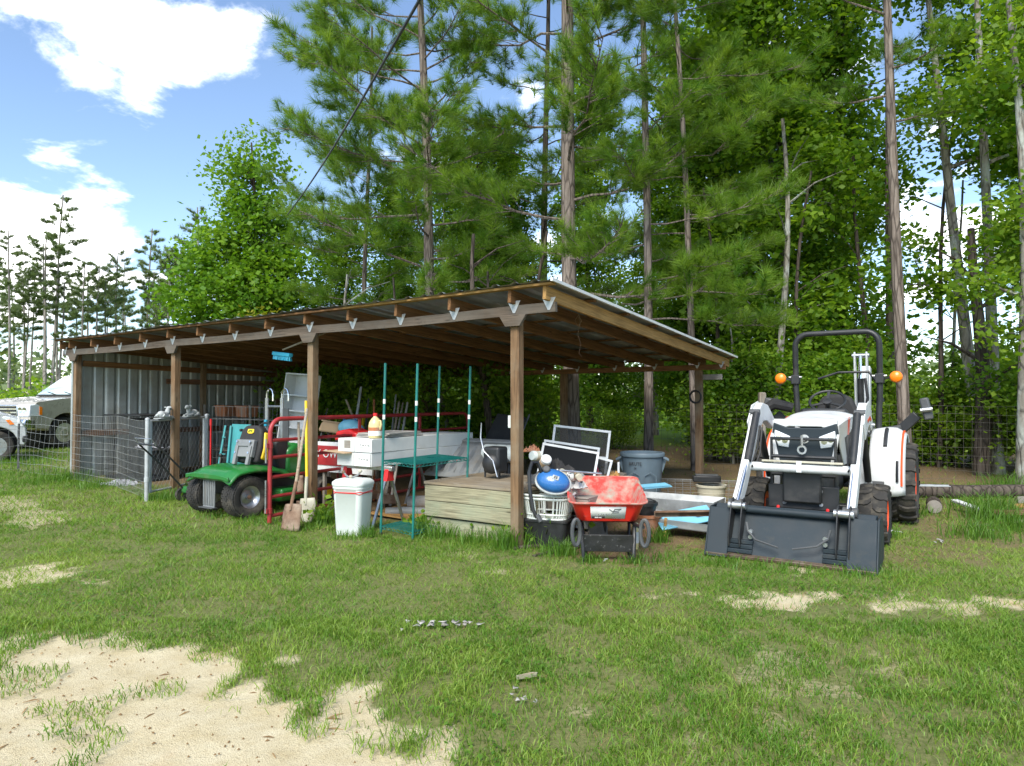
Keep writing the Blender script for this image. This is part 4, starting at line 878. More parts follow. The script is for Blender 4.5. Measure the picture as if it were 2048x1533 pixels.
lamb('animal_statue', 'grey lying animal statue on the gate rail right of the post', gp0 + gq(L - .36, 1.152), math.atan2(dn.y, dn.x) + math.pi)
# dog crates in the pen, with covers and crumpled bedding
def crate(label, p, rz, sx, sy, sz, cover):
    T = thing('dog_crate', label, 'crate', p, rz); rows = []
    for i in range(int(sx / .05) + 1):
        x = -sx / 2 + i * sx / int(sx / .05)
        for y in (-sy / 2, sy / 2): rows.append([(x, y, 0), (x, y, sz)])
    for i in range(int(sy / .05) + 1):
        y = -sy / 2 + i * sy / int(sy / .05)
        for x in (-sx / 2, sx / 2): rows.append([(x, y, 0), (x, y, sz)])
    for z in (0, .15, .3, .45, sz): rows.append([(-sx / 2, -sy / 2, min(z, sz)), (sx / 2, -sy / 2, min(z, sz)), (sx / 2, sy / 2, min(z, sz)), (-sx / 2, sy / 2, min(z, sz)), (-sx / 2, -sy / 2, min(z, sz))])
    wires('bars', rows, .003, 'black', T, 4)
    b = MB(); b.box((0, 0, .02), (sx * .96, sy * .96, .035)); b.build('tray', 'black', T, bevel=.008)
    b = MB(); b.box((0, 0, sz + .012), (sx * 1.02, sy * 1.02, .022)); b.build('lid', 'black', T, bevel=.008)
    if cover: b = MB(); b.box((0, sy * .2, sz * .5), (sx * .9, sy * .4, sz * .9)); b.build('cover', 'black_soft', T, bevel=.03)
cp = S(XL + .75, .75); crate('large black wire dog crate with a flat black top at the shed end', (cp.x, cp.y, h1(cp.x, cp.y)), SHED_RZ, 1.15, .75, 1.08, True)
cp2 = G(255, 965) + AV * .55; crate('low black crate with a grey crumpled cloth on top, in front of the large crate', (cp2.x - .1, cp2.y, h1(cp2.x, cp2.y)), SHED_RZ, .85, .5, .50, True)
def crumple(name, label, p, r, h, mat_, seed, cat='cloth'):
    rr = np.random.default_rng(seed); b = MB(); ph = rr.uniform(0, 6, 8)
    def f(u, v):
        a = u * 2 * math.pi; q = v; k = r * q * (1 + .25 * math.sin(3 * a + ph[0]) + .15 * math.sin(7 * a + ph[1])); z = h * (1 - q ** 2) * (.6 + .4 * math.sin(5 * a + ph[2] + q * 9)) + .02 * math.sin(q * 30 + a * 4 + ph[3]) * (1 if q < .95 else .2) + .015 * math.sin(11 * a + q * 17)
        return (math.cos(a) * k * 1.5, math.sin(a) * k * .7, max(.002, z))
    b.grid(f, 40, 12); T = b.build(name, mat_, None, smooth=20); T.location = p; return tag(T, label, cat)
z2 = h1(cp2.x, cp2.y); crumple('crumpled_cloth', 'silvery crumpled cloth lying on the low black crate', (cp2.x - .1, cp2.y, z2 + .53), .22, .09, 'fabric_grey', 3)
g = G(235, 972); crumple('crumpled_cloth', 'silvery crumpled cloth lying on the ground by the crate', (g.x, g.y + .12, g.z), .2, .08, 'fabric_grey', 5)
T = thing('pen_bucket', 'white plastic bucket standing behind the chain-link gate', 'bucket', S(-5.42, .32, gl(-5.4, .3))); b = MB(); b.lathe([(.12, 0), (.15, .36), (.158, .36), (.158, .38), (.145, .38), (.115, .02), (.001, .02)], 28); b.build('pail', 'white_plastic', T); b = MB(); b.tube([(.155 * math.cos(a), .155 * math.sin(a), .34 - .12 * abs(math.cos(a * .5))) for a in np.linspace(0, math.pi, 12)], .004, 6); b.build('handle', 'steel', T)
T = thing('lattice_panel', 'teal folding lattice stand leaning behind the riding mower', 'stand', S(-5.38, .2, gl(-5.3, .2)), SHED_RZ)
for s in (0, .26): plank('rail', (s * 1.0, 0, 0), (.13 + s * .5, .1, 1.04), .035, .02, 'teal', T)
for k in range(4): plank('rung', (.02 + .03 * k, .02 * k, .15 + .24 * k), (.27 - .025 * k, .02 * k, .15 + .24 * k), .02, .015, 'teal', T)
T = thing('teal_board', 'flat teal board standing behind the mower seat', 'board', S(-4.93, .3, gl(-4.9, .3)), SHED_RZ); b = MB(); b.box((0, 0, .53), (.42, .03, 1.06), (-.08, 0, 0)); b.build('face', 'teal', T, bevel=.006); b = MB(); b.cyl((.12, -.065, .98), (.12, -.03, .98), .02, n=12); b.build('grip_hole', 'black', T)
for i, (x, y, z, nm) in enumerate(((-8.0, 2.15, 1.02, 'left'), (-7.5, 2.25, 1.02, 'right'))):
    T = thing('orange_crate', 'orange plastic crate stored behind the wire panel, %s of the pair' % nm, 'crate', S(x, y, gl(x, y) + z), SHED_RZ); b = MB(); b.box((0, 0, .1), (.3, .25, .2), tx=1.08, ty=1.08); b.build('tub', 'terracotta', T, bevel=.01); b = MB(); b.box((0, 0, .205), (.34, .29, .02)); b.build('rim', 'terracotta', T, bevel=.005)
T = thing('storage_rack', 'dark shelving stored against the end wall behind the pen', 'shelving', S(-7.75, 2.2, gl(-7.75, 2.2)), SHED_RZ)
for x in (-.7, .7):
    for y in (-.2, .2): plank('leg', (x, y, 0), (x, y, 1.25), .04, .04, 'wood_old', T)
for z in (.4, .99): plank('shelf', (-.75, 0, z), (.75, 0, z), .45, .025, 'wood_old', T)
T = thing('red_rod', 'thin red steel rod leaning inside the chain-link gate', 'rod', S(-6.0, .55, gl(-6, .5)), SHED_RZ); b = MB(); b.tube([(0, 0, 1.08), (.0, 0, .25), (.12, 0, .2), (.3, -.05, .05)], .012, 8); b.build('shaft', 'red_bright', T); b = MB(); b.lathe([(.018, 1.0), (.018, 1.1)], 10); b.build('grip', 'red_bright', T)
# ================================================================ THINGS UNDER THE SHED
def turf_tyre(W_, r, w, axis='x', lugs=0, lugw=.03):
    b = MB(); rr = r * .52; prof = [(rr, -w * .40), (r * .72, -w * .5), (r * .90, -w * .48), (r * .985, -w * .34), (r, 0), (r * .985, w * .34), (r * .90, w * .48), (r * .72, w * .5), (rr, w * .40)]
    b.lathe(prof, 40, axis=axis, closed=True)
    return b
def lawn_tractor():
    g = Vector((-3.58, 8.60, 0)); g.z = h1(g.x, g.y)
    T = thing('riding_mower', 'green riding mower with black seat and turf tyres, its rear to the open side', 'mower', g, SHED_RZ)
    # local +y is the front of the mower; the camera sees its rear
    for s in (-1, 1):
        W_ = bpy.data.objects.new('rear_wheel', None); col.objects.link(W_); W_.parent = T; W_.location = (s * .37, 0, .25)
        b = turf_tyre(W_, .255, .25)
        for k in range(30):
            a = 2 * math.pi * k / 30
            for j in range(-3, 4):
                a2 = a + (j % 2) * math.pi / 30; rad = .257 - .004 * abs(j); x = j * .034; q = Vector((x, math.cos(a2) * rad, math.sin(a2) * rad)); b.M = Matrix.Translation(q) @ Matrix.Rotation(a2, 4, 'X'); b.box((0, 0, 0), (.028, .012, .040)); b.M = Matrix.Identity(4)
        b.build('tyre', 'rubber', W_, smooth=45)
        b = MB(); b.lathe([(.001, s * .075), (.03, s * .08), (.035, s * .05), (.085, s * .04), (.115, s * .09), (.137, s * .105), (.137, -s * .1)], 28, axis='x'); b.build('rim', 'cream' if False else 'steel', W_, smooth=50)
        b = MB(); b.lathe([(.001, s * .11), (.022, s * .105), (.026, s * .07)], 12, axis='x'); b.build('hub_cap', 'rust', W_)
        W2 = bpy.data.objects.new('front_wheel', None); col.objects.link(W2); W2.parent = T; W2.location = (s * .36, 1.25, .19); b = turf_tyre(W2, .19, .16); b.build('tyre', 'rubber', W2); b = MB(); b.lathe([(.001, s * .05), (.1, s * .06), (.1, -s * .06)], 20, axis='x'); b.build('rim', 'yellow', W2)
    # fender pan: wide green shell with wings dropping over the tyres
    def f(u, v):
        x = -.38 + .88 * u; y = -.30 + .95 * v; e = abs(x - .06) / .44
        z = .56 + .05 * math.sin(math.pi * min(1, v * 1.2)) - .10 * max(0, e - .62) ** 1.2 * 1.6 - .09 * max(0, .12 - v) / .12 - .10 * max(0, v - .75) / .25 * e
        return (x, y, z)
    b = MB(); b.grid(f, 28, 20); b.build('fender_pan', 'green_jd', T, smooth=60, solid=.03)
    b = MB(); b.prism([(-.38, .46), (-.38, .52), (-.2, .545), (.25, .545), (.49, .52), (.49, .46), (.38, .48), (-.3, .48)], -.325, -.30); b.build('rear_skirt', 'green_jd', T, bevel=.01)
    # slotted rear plate between the tyres
    b = MB(); b.prism([(-.115, .12), (.115, .12), (.125, .53), (-.125, .53)], -.25, -.23); pl = b.build('rear_plate', 'mid_grey', T, bevel=.006)
    for k in range(6): x = -.09 + .036 * k; b = MB(); b.box((x, -.255, .33), (.018, .014, .36)); b.build('rib', 'mid_grey', pl, bevel=.004)
    b = MB(); b.box((0, -.26, .12), (.28, .08, .012)); b.build('hitch', 'dark_grey', T, bevel=.003)
    b = MB(); b.box((0, .62, .36), (.46, 1.44, .2)); b.build('chassis', 'black', T, bevel=.02)
    # seat tipped up against the wheel: black shell, yellow bolsters, badge, grey bracket on its back
    st = bpy.data.objects.new('seat', None); col.objects.link(st); st.parent = T; st.location = (.19, .16, .62); st.rotation_euler = (R(-14), 0, R(8))
    b = MB(); b.prism([(-.19, .02), (.19, .02), (.21, .22), (.17, .44), (.10, .50), (-.10, .50), (-.17, .44), (-.21, .22)], -.05, .09); b.build('shell', 'black_soft', st, bevel=.035, seg=4)
    for s in (-1, 1): b = MB(); b.prism([(s * .14, .06), (s * .215, .08), (s * .23, .24), (s * .19, .42), (s * .13, .42)], .0, .12); b.build('bolster', 'yellow', st, bevel=.02, seg=3)
    b = MB(); b.prism([(-.055, .40), (-.03, .385), (.03, .385), (.055, .40), (.05, .445), (-.05, .445)], -.060, -.050); bd = b.build('badge', 'yellow', st, bevel=.004)
    b = MB(); b.tube([(-.035, -.063, .405), (-.01, -.063, .425), (.015, -.063, .42), (.03, -.063, .43)], [.004, .008, .008, .003], 6); b.tube([(-.02, -.063, .42), (-.03, -.063, .40)], .003, 5); b.tube([(.015, -.063, .42), (.03, -.063, .40)], .003, 5); b.build('badge_mark', 'green_jd', bd)
    b = MB(); b.box((0, -.085, .19), (.30, .06, .22)); b.box((-.11, -.11, .10), (.05, .05, .24)); b.box((.11, -.11, .10), (.05, .05, .24)); b.box((0, -.10, .24), (.2, .06, .06)); br = b.build('seat_bracket', 'mid_grey', st, bevel=.008)
    for (x, z) in ((-.11, .13), (.11, .13), (-.11, .27), (.11, .27)): b = MB(); b.cyl((x, -.145, z), (x, -.115, z), .012, n=8); b.build('bolt', 'chrome', br)
    # hood and dash further in
    b = MB(); b.prism([(.68, .40), (.70, .78), (.85, .86), (1.55, .74), (1.62, .46)], -.27, .27, 'yz'); b.build('hood', 'green_jd', T, bevel=.06, seg=4)
    b = MB(); b.prism([(.58, .50), (.52, .86), (.60, .94), (.75, .9), (.72, .5)], -.24, .24, 'yz'); b.build('dash', 'black', T, bevel=.03)
    b = MB(); b.tube([(.16 * math.cos(a), .52 + .05 * math.sin(a), 1.0 + .13 * math.sin(a)) for a in np.linspace(0, 2 * math.pi, 24)[:-1]], .014, 8, True); b.tube([(0, .64, .9), (0, .52, 1.0)], .02, 8); b.tube([(-.15, .52, 1.0), (.15, .52, 1.0)], .012, 6); b.build('steering_wheel', 'black', T)
    b = MB(); b.prism([(-.42, .13), (.42, .13), (.48, .2), (.48, .3), (-.48, .3), (-.48, .2)], .45, 1.05); b.build('mower_deck', 'green_jd', T, bevel=.03)
    for s in (-1, 1): b = MB(); b.tube([(s * .3, .1, .62), (s * .32, .12, .70)], .012, 6); b.ell((s * .32, .12, .715), (.022, .022, .028), 10, 8); b.build('lever', 'black', T)
lawn_tractor()
# push mower handle beside it
T = thing('push_mower', 'green and black push mower with its handle raised, beside the riding mower', 'mower', (-4.42, 9.42, h1(-4.42, 9.42)), SHED_RZ)
b = MB(); b.prism([(-.24, 0), (.24, 0), (.26, .3), (.18, .48), (-.18, .48), (-.26, .3)], .12, .22, 'xy'); b.build('deck', 'green_jd', T, bevel=.03, seg=3); b = MB(); b.lathe([(.13, .22), (.14, .32), (.10, .38), (.001, .39)], 20, (0, .24, 0)); b.build('engine', 'black', T, smooth=40)
for x in (-.26, .26):
    for y in (.03, .43): b = MB(); b.lathe([(.03, -.02), (.09, -.025), (.1, 0), (.09, .025), (.03, .02)], 20, (x, y, .1), 'x', True); b.build('wheel', 'rubber', T)
b = MB(); b.tube([(-.2, .02, .18), (-.21, -.28, .52), (-.22, -.56, .80), (-.18, -.62, .84), (.18, -.62, .84), (.22, -.56, .80), (.21, -.28, .52), (.2, .02, .18)], .0125, 8); b.build('handle', 'black', T); b = MB(); b.tube([(-.2, -.60, .83), (-.2, -.66, .92), (.2, -.66, .92), (.2, -.60, .83)], .006, 6); b.build('bail', 'steel', T)
# ---------------------------------------------------------------- red tube gate standing on its end posts, in behind the third post
ga = Vector((-2.83, 8.0, 0)); gb = Vector((-.76, 11.75, 0)); T = thing('tube_gate', 'red steel tube farm gate stored lengthwise behind the middle post', 'gate', (ga.x, ga.y, h1(ga.x, ga.y)), math.atan2(gb.y - ga.y, gb.x - ga.x)); L = (gb - ga).length; zt = 1.23
b = MB(); c = .16; pts = [(0, 0, .02), (0, 0, zt - c)] + [(c - c * math.cos(a), 0, zt - c + c * math.sin(a)) for a in np.linspace(.2, math.pi / 2, 6)] + [(L * k / 8, 0, zt) for k in range(1, 8)] + [(L - c + c * math.sin(a), 0, zt - c + c * math.cos(a)) for a in np.linspace(0, math.pi / 2, 6)] + [(L, 0, .02)]
b.tube(pts, .026, 12); b.build('frame', 'red_gate', T, smooth=60)
for z in (.10, .32, .55, .78, 1.0 - .02): b = MB(); b.cyl((.02, 0, z), (L - .02, 0, z), .021, n=10); b.build('rail', 'red_gate', T)
for x in (L * .36, L * .68): b = MB(); b.box((x, 0, .64), (.05, .02, 1.12)); b.build('stay', 'red_gate', T, bevel=.003)
for z in (.16, .92):
    b = MB(); b.lathe([(.034, z - .03), (.034, z + .03)], 12); b.box((-.035, 0, z), (.05, .04, .05)); b.build('hinge_collar', 'red_gate', T)
b = MB(); b.cyl((-.06, 0, .14), (-.06, 0, .52), .010, n=8); b.cyl((-.06, 0, .72), (-.06, 0, 1.0), .010, n=8); b.build('hinge_pin', 'steel', T)
# ---------------------------------------------------------------- shovels and long tools
def shovel(label, foot_, top, blade, hm, dgrip=False, square=True, mat_='rust'):
    foot_ = Vector(foot_); top = Vector(top); T = thing('shovel', label, 'shovel', foot_); d = (top - foot_); L = d.length; d.normalize(); x = Vector((0, 0, 1)).cross(d).normalized() if abs(d.z) < .99 else Vector((1, 0, 0)); x = Vector((1, -.4, 0)).normalized(); y = d.cross(x).normalized(); x = y.cross(d).normalized(); Mx = Matrix((x, y, d)).transposed().to_4x4()
    w, h = blade; b = MB(); b.M = Mx
    def f(u, v):
        t = v; ww = w * (1 if square else min(1, .25 + 1.3 * t ** .6)) * (1 - .12 * max(0, t - .8) * 5); xx = (u - .5) * ww
        return (xx, -.035 * (1 - (2 * u - 1) ** 2) + .01, t * h)
    b.grid(f, 8, 8); b.build('blade', mat_, T, solid=.004)
    b = MB(); b.M = Mx; b.tube([(0, -.03, h * .75), (0, -.02, h + .05), (0, 0, h + .25)], [.014, .02, .021], 10); b.build('socket', mat_, T)
    b = MB(); b.M = Mx; b.cyl((0, 0, h + .2), (0, 0, L), .018, .0165, 10); b.build('shaft', hm, T)
    return T
p3 = S(-2 * BAY, 0)
shovel('square-bladed shovel with a long grey wooden handle against the middle post', G(578, 1063), P(614, 818, 8.0), (.25, .30), 'wood_handle')
shovel('round shovel with yellow handle leaning on the middle post', G(612, 1050) + Vector((0, .05, 0)), P(612, 802, 8.25), (.23, .30), 'yellow', square=False, mat_='cream')
shovel('dark old shovel with rusty blade upright, leaning beside the middle post', P(600, 985, 8.25), P(597, 845, 8.4), (.10, .20), 'wood_handle', mat_='rust')
# bookcase, chrome hooks
T = thing('bookcase', 'white wooden bookcase leaning back behind the red gate', 'bookcase', S(-4.95, 1.25, gl(-4.9, 1.2)), SHED_RZ, rot=(R(-6), R(4), SHED_RZ + .1))
b = MB(); b.box((0, .02, .9), (.50, .012, 1.78)); b.build('back_panel', 'white_paint', T)
for s in (-1, 1): b = MB(); b.box((s * .255, -.09, .9), (.022, .22, 1.8)); b.build('side_panel', 'white_paint', T, bevel=.002)
for k, z in enumerate((.05, .42, .70, .96, 1.22, 1.46, 1.79)): b = MB(); b.box((0, -.09, z), (.488, .21, .022)); b.build('shelf', 'white_paint', T, bevel=.002)
T = thing('hook_ladder', 'grey metal hook ladder with two rounded chrome hooks beside the bookcase', 'ladder', S(-4.56, .62, gl(-4.55, .6)), SHED_RZ)
T.scale = (1, 1, 1.1)
for x in (-.18, .16):
    b = MB(); b.box((x, 0, .66), (.055, .025, 1.3)); b.build('rail', 'steel', T, bevel=.003); b = MB(); b.tube([(x - .0, 0, 1.28)] + [(x + .07 - .07 * math.cos(a), 0, 1.36 + .07 * math.sin(a)) for a in np.linspace(0, math.pi, 9)] + [(x + .14, 0, 1.27)], .013, 8); b.build('hook', 'chrome', T)
for z in (.35, .65, .95, 1.2): b = MB(); b.cyl((-.18, 0, z), (.16, 0, z), .012, n=8); b.build('rung', 'steel', T)
b = MB(); b.box((.27, -.02, .8), (.13, .012, .75)); b.build('flat_plate', 'dark_grey', T); b = MB(); b.box((-.16, -.03, .98), (.04, .04, .09)); b.build('grip', 'cyan', T, bevel=.01)
# banner, red machine, boxes on sawhorses
T = thing('shop_sign', 'red and white sign board with cut-off lettering lying behind the post', 'sign', S(-3.1, .60, gl(-3.1, .6)), SHED_RZ)
b = MB(); b.box((0, 0, .66), (1.06, .03, .40), (-.05, 0, 0)); b.build('board', 'white_paint', T, bevel=.003); b = MB(); b.box((0, -.020, .68), (1.05, .008, .26), (-.05, 0, 0)); b.build('red_band', 'red_gate', T)
for s in (-.42, .42): b = MB(); b.box((s, .04, .25), (.04, .04, .5)); b.build('leg', 'wood_old', T)
text('lettering', 'Y OWN', .15, 'white_paint', T, Matrix.Translation((-.25, -.030, .70)) @ Matrix.Rotation(R(90 - 3), 4, 'X'))
T = thing('engine_machine', 'red and black small engine machine stored behind the white boxes', 'machine', S(-3.30, .95, gl(-3.3, .95)), SHED_RZ)
b = MB(); b.box((0, 0, .84), (.42, .3, .2)); b.lathe([(.001, .0), (.10, .01), (.11, .05), (.09, .09), (.001, .1)], 20, (0.05, -.25, .86), 'y'); b.build('engine', 'black', T, bevel=.02); b = MB(); b.prism([(-.22, .86), (.24, .86), (.22, .98), (.05, 1.03), (-.18, .99)], -.16, .14); b.build('cowl', 'red_bright', T, bevel=.03, seg=3); b = MB(); b.tube([(-.3, -.1, .70), (-.1, -.2, .76), (.15, -.2, .72), (.3, -.15, .78)], .03, 8); b.build('hose', 'black', T)
for (x, y) in ((-.18, -.12), (.18, -.12), (-.18, .12), (.18, .12)): b = MB(); b.cyl((x, y, 0), (x, y, .76), .014, n=8); b.build('leg', 'red_gate', T)
def sawhorse(label, p, rz):
    T = thing('sawhorse', label, 'sawhorse', p, rz); plank('beam', (-.42, 0, .66), (.42, 0, .66), .07, .05, 'steel', T)
    for sx in (-.34, .34):
        for sy in (-1, 1): b = MB(); b.bar((sx, 0, .65), (sx + .02 * sy, sy * .24, 0), .035, .02); b.build('leg', 'steel', T)
        b = MB(); b.prism([(-.06, .52), (.06, .52), (.03, .68), (-.03, .68)], sx - .03, sx + .03, 'yz'); b.build('bracket', 'red_bright', T)
bx = P(708, 905, 7.95); bx = Vector((bx.x, bx.y, 0)); d_ = bx - SO; bu = d_.dot(AX); bv = d_.dot(AV)
for k, (nm, y) in enumerate((('nearer', .22), ('farther', 1.5))):
    q = S(bu, bv + y); sawhorse('metal sawhorse with red brackets under the white boxes, %s of the two' % nm, (q.x, q.y, h1(q.x, q.y)), SHED_RZ)
for k in range(2):
    q = S(bu + .02 * k, bv, h1(bx.x, bx.y) + .69 + .162 * k); T = thing('carton', 'long white cardboard carton, %s of two stacked on sawhorses' % ('upper' if k else 'lower'), 'box', q, SHED_RZ + .015 * k)
    b = MB(); b.box((0, .98, .08), (.56 - .02 * k, 1.95, .158)); b.build('case', 'white_card', T, bevel=.004)
    for s in (-1, 1): b = MB(); b.box((s * .137, -.004, .08), (.27, .01, .152)); fl = b.build('end_flap', 'white_card', T, bevel=.002)
    b = MB(); b.box((.15, -.012, .085), (.15, .003, .045)); b.build('printed_label', 'paper', T)
    for j in range(4): b = MB(); b.box((.10 + .04 * j, -.0145, .09 - .006 * (j % 2)), (.028, .002, .012)); b.build('print_mark', 'mid_grey', T)
    if k: b = MB(); b.box((-.12, -.006, .09), (.10, .008, .09)); b.build('torn_hole', 'wood_old', T)
T = thing('flat_board', 'thin brown cardboard flap sticking out between the cartons', 'board', S(bu - .2, bv - .08, h1(bx.x, bx.y) + .852), SHED_RZ); b = MB(); b.box((0, .1, 0), (.36, .3, .006), (0, .05, 0)); b.build('sheet', 'kraft', T)
for j in range(3):
    T = thing('picture_frame', 'flat grey frame lying on the upper carton, %s in the pile' % ('bottom', 'middle', 'top')[j], 'frame', S(bu + .05, bv + .55, h1(bx.x, bx.y) + 1.02 + .018 * j), SHED_RZ + .08 * j)
    for s in (-1, 1): b = MB(); b.box((s * .2, 0, .006), (.05, .7, .014)); b.build('side_rail', 'carpet', T); b = MB(); b.box((0, s * .33, .006), (.36, .05, .013)); b.build('end_rail', 'carpet', T)
    b = MB(); b.box((0, 0, .004), (.36, .62, .006)); b.build('panel', 'mid_grey', T)
T = thing('jug', 'plastic gallon jug of pale yellow liquid with red cap on the cartons', 'jug', S(bu + .20, bv + .14, h1(bx.x, bx.y) + 1.016), SHED_RZ)
b = MB(); b.lathe([(.07, 0), (.078, .01), (.078, .15), (.07, .185), (.045, .225), (.024, .245), (.022, .262), (.001, .262)], 28); b.build('bottle', 'juice', T, smooth=50); b = MB(); b.lathe([(.026, .255), (.026, .285), (.022, .29), (.001, .29)], 18); b.build('cap', 'red_bright', T); b = MB(); b.tube([(.05, 0, .20), (.085, 0, .20), (.095, 0, .16), (.075, 0, .10)], .012, 8); b.build('handle', 'juice', T)
b = MB(); b.lathe([(.0795, .03), (.0795, .12)], 28); o = b.build('paper_band', 'paper', T); b = MB(); b.lathe([(.0805, .085), (.0805, .125)], 28); b.build('red_band', 'terracotta', T)
# wire shelving unit
T = thing('wire_shelving', 'green wire shelving unit with four tall bare uprights in the shed front', 'shelving', S(-1.36, -.02, h1(-1.1, 7.2)), SHED_RZ, rot=(R(.5), R(2.3), SHED_RZ))
W2, D2, H2 = .46, .92, 1.86; cs = [(-W2 / 2, -.25), (W2 / 2, -.25), (-W2 / 2, D2 - .25), (W2 / 2, D2 - .25)]
for (x, y) in cs:
    b = MB(); b.cyl((x, y, 0), (x, y, H2), .0135, n=10); up = b.build('upright', 'teal_rack', T)
    b = MB(); b.lathe([(.017, 0), (.017, .02), (.0138, .025)], 10, (x, y, 0)); b.build('foot', 'black', up)
    for z in (1.25, 1.42): b = MB(); b.lathe([(.0145, z), (.0145, z + .05)], 10, (x, y, 0)); b.build('tape_band', 'paper', up)
for z in (.09, .80):
    sh = bpy.data.objects.new('shelf', None); col.objects.link(sh); sh.parent = T; sh.location = (0, 0, z)
    b = MB(); x0, x1, y0, y1 = -W2 / 2, W2 / 2, -.25, D2 - .25
    for dz in (0, -.03): b.tube([(x0, y0, dz), (x1, y0, dz), (x1, y1, dz), (x0, y1, dz)], .004, 6, True)
    zig = []
    for (p, q) in (((x0, y0), (x1, y0)), ((x1, y0), (x1, y1)), ((x1, y1), (x0, y1)), ((x0, y1), (x0, y0))):
        n = int(math.hypot(q[0] - p[0], q[1] - p[1]) / .03)
        zig += [(p[0] + (q[0] - p[0]) * k / n, p[1] + (q[1] - p[1]) * k / n, 0 if k % 2 else -.03) for k in range(n)]
    b.tube(zig, .003, 5, True); b.build('rim_frame', 'teal_rack', sh)
    wires('deck_wires', [[(x0 + (x1 - x0) * k / 22, y0, .003), (x0 + (x1 - x0) * k / 22, y1, .003)] for k in range(23)] + [[(x0, y, -.002), (x1, y, -.002)] for y in (y0 + .3, y0 + .6)], .0028, 'teal_rack', sh, 5)
# white bin
g = G(706, 1068); T = thing('trash_can', 'white plastic trash can with lid and red tie, beside the shelving', 'trash can', g, SHED_RZ + .25)
def rrect(w, d, r, n=5): return [(sx * (w / 2 - r) + r * math.cos(a), sy * (d / 2 - r) + r * math.sin(a)) for (sx, sy, a0) in ((1, 1, 0), (-1, 1, 90), (-1, -1, 180), (1, -1, 270)) for a in [R(a0 + 90 * k / n) for k in range(n + 1)]]
def loft(b, rings):
    n = len(rings[0]); b.add([p for r_ in rings for p in r_], [(i * n + k, i * n + (k + 1) % n, (i + 1) * n + (k + 1) % n, (i + 1) * n + k) for i in range(len(rings) - 1) for k in range(n)] + [tuple(range(n - 1, -1, -1)), tuple(range((len(rings) - 1) * n, len(rings) * n))])
b = MB(); loft(b, [[(x * k, y * k, z) for x, y in rrect(.36, .30, .06)] for (k, z) in ((.82, 0), (.85, .02), (1.0, .50), (1.04, .505), (1.04, .535))]); b.build('bin', 'white_plastic', T, smooth=50)
b = MB(); loft(b, [[(x * k, y * k, z) for x, y in rrect(.38, .32, .07)] for (k, z) in ((1.02, .535), (1.04, .55), (1.02, .575), (.85, .60), (.5, .61))]); b.build('lid', 'white_plastic', T, smooth=50)
for z, dz in ((.47, .006), (.455, -.006)): b = MB(); b.tube([(x * 1.0 * (.985 + z * .02), y * (.985 + z * .02), z + dz * math.sin(k)) for k, (x, y) in enumerate(rrect(.362, .302, .06))], .004, 6, True); b.build('red_tie', 'red_bright', T)
T2 = thing('rope_handle', 'short knotted rope handle lying on the white trash can lid', 'rope', g + Vector((0, 0, .612)), SHED_RZ + .25); b = MB(); b.tube([(-.10, -.02, .05), (-.07, -.04, .03), (-.03, -.05, .012), (.03, -.05, .012), (.07, -.03, .03), (.085, .0, .06)], .010, 8); b.build('cord', 'mid_grey', T2)
for p in ((-.11, -.02, .06), (.087, .0, .075), (0, -.05, .015)): b = MB(); b.ell(p, (.022, .02, .02), 12, 8); b.build('knot', 'rust' if p[0] < -.1 else 'cream', T2)
# plank platform
T = thing('wooden_platform', 'low plank platform box with two overlapping front boards beside the near post', 'platform', S(-1.27, .10, h1(-.9, 7.4)), SHED_RZ)
W3, D3 = 1.27, 1.1
for k, (z, dy) in enumerate(((.085, .035), (.27, .0), (.44, .0))): plank('front_board', (0, dy, z), (W3, dy, z), .035, .165, 'wood_deck', T)
for k, z in enumerate((.085, .27, .44)): plank('side_board', (.02, .03, z), (.02, D3, z), .035, .165, 'wood_deck', T); plank('side_board', (W3 - .02, .03, z), (W3 - .02, D3, z), .035, .165, 'wood_deck', T)
plank('corner_cleat', (.62, .015, .0), (.62, .015, .15), .03, .04, 'wood_deck', T)
for k in range(8): plank('top_board', (-.02, .055 + k * .142, .545), (W3 + .02, .055 + k * .142, .545 + .003 * (k % 2)), .135, .034, 'wood_top', T)
# rolled carpets, pipes, wooden sheet under the rack
for k, (nm, r_, z, m_, y) in enumerate((('rolled_carpet', .085, .12, 'carpet', .95), ('pipe', .06, .06, 'mid_grey', .55))):
    a_ = S(-2.3, y); b_ = S(-1.15, y + .75); T = thing(nm, ('fat grey rolled carpet lying on the soil behind the trash can', 'grey plastic pipe lying on the soil in front of the rolled carpet')[k], nm.split('_')[-1], (a_.x, a_.y, h1(a_.x, a_.y) + z)); v_ = Vector((b_.x - a_.x, b_.y - a_.y, 0))
    b = MB(); b.tube([v_ * t_ + Vector((0, 0, .01 * math.sin(t_ * 9))) for t_ in np.linspace(0, 1, 7)], r_, 16); b.build('roll', m_, T); b = MB(); b.lathe([(r_ * .55, -.004), (r_ * .5, .01)], 16, axis='x'); o = b.build('core', 'dark_grey', T); o.rotation_euler = (0, 0, math.atan2(v_.y, v_.x))
T = thing('plywood_sheet', 'orange-brown plywood sheet lying flat under the wire shelving', 'board', S(-1.9, .55, gl(-1.9, .5) + .03), SHED_RZ); b = MB(); b.box((0, .3, .015), (1.2, .8, .018), (.03, .02, 0)); b.build('sheet', 'wood_yellow', T)
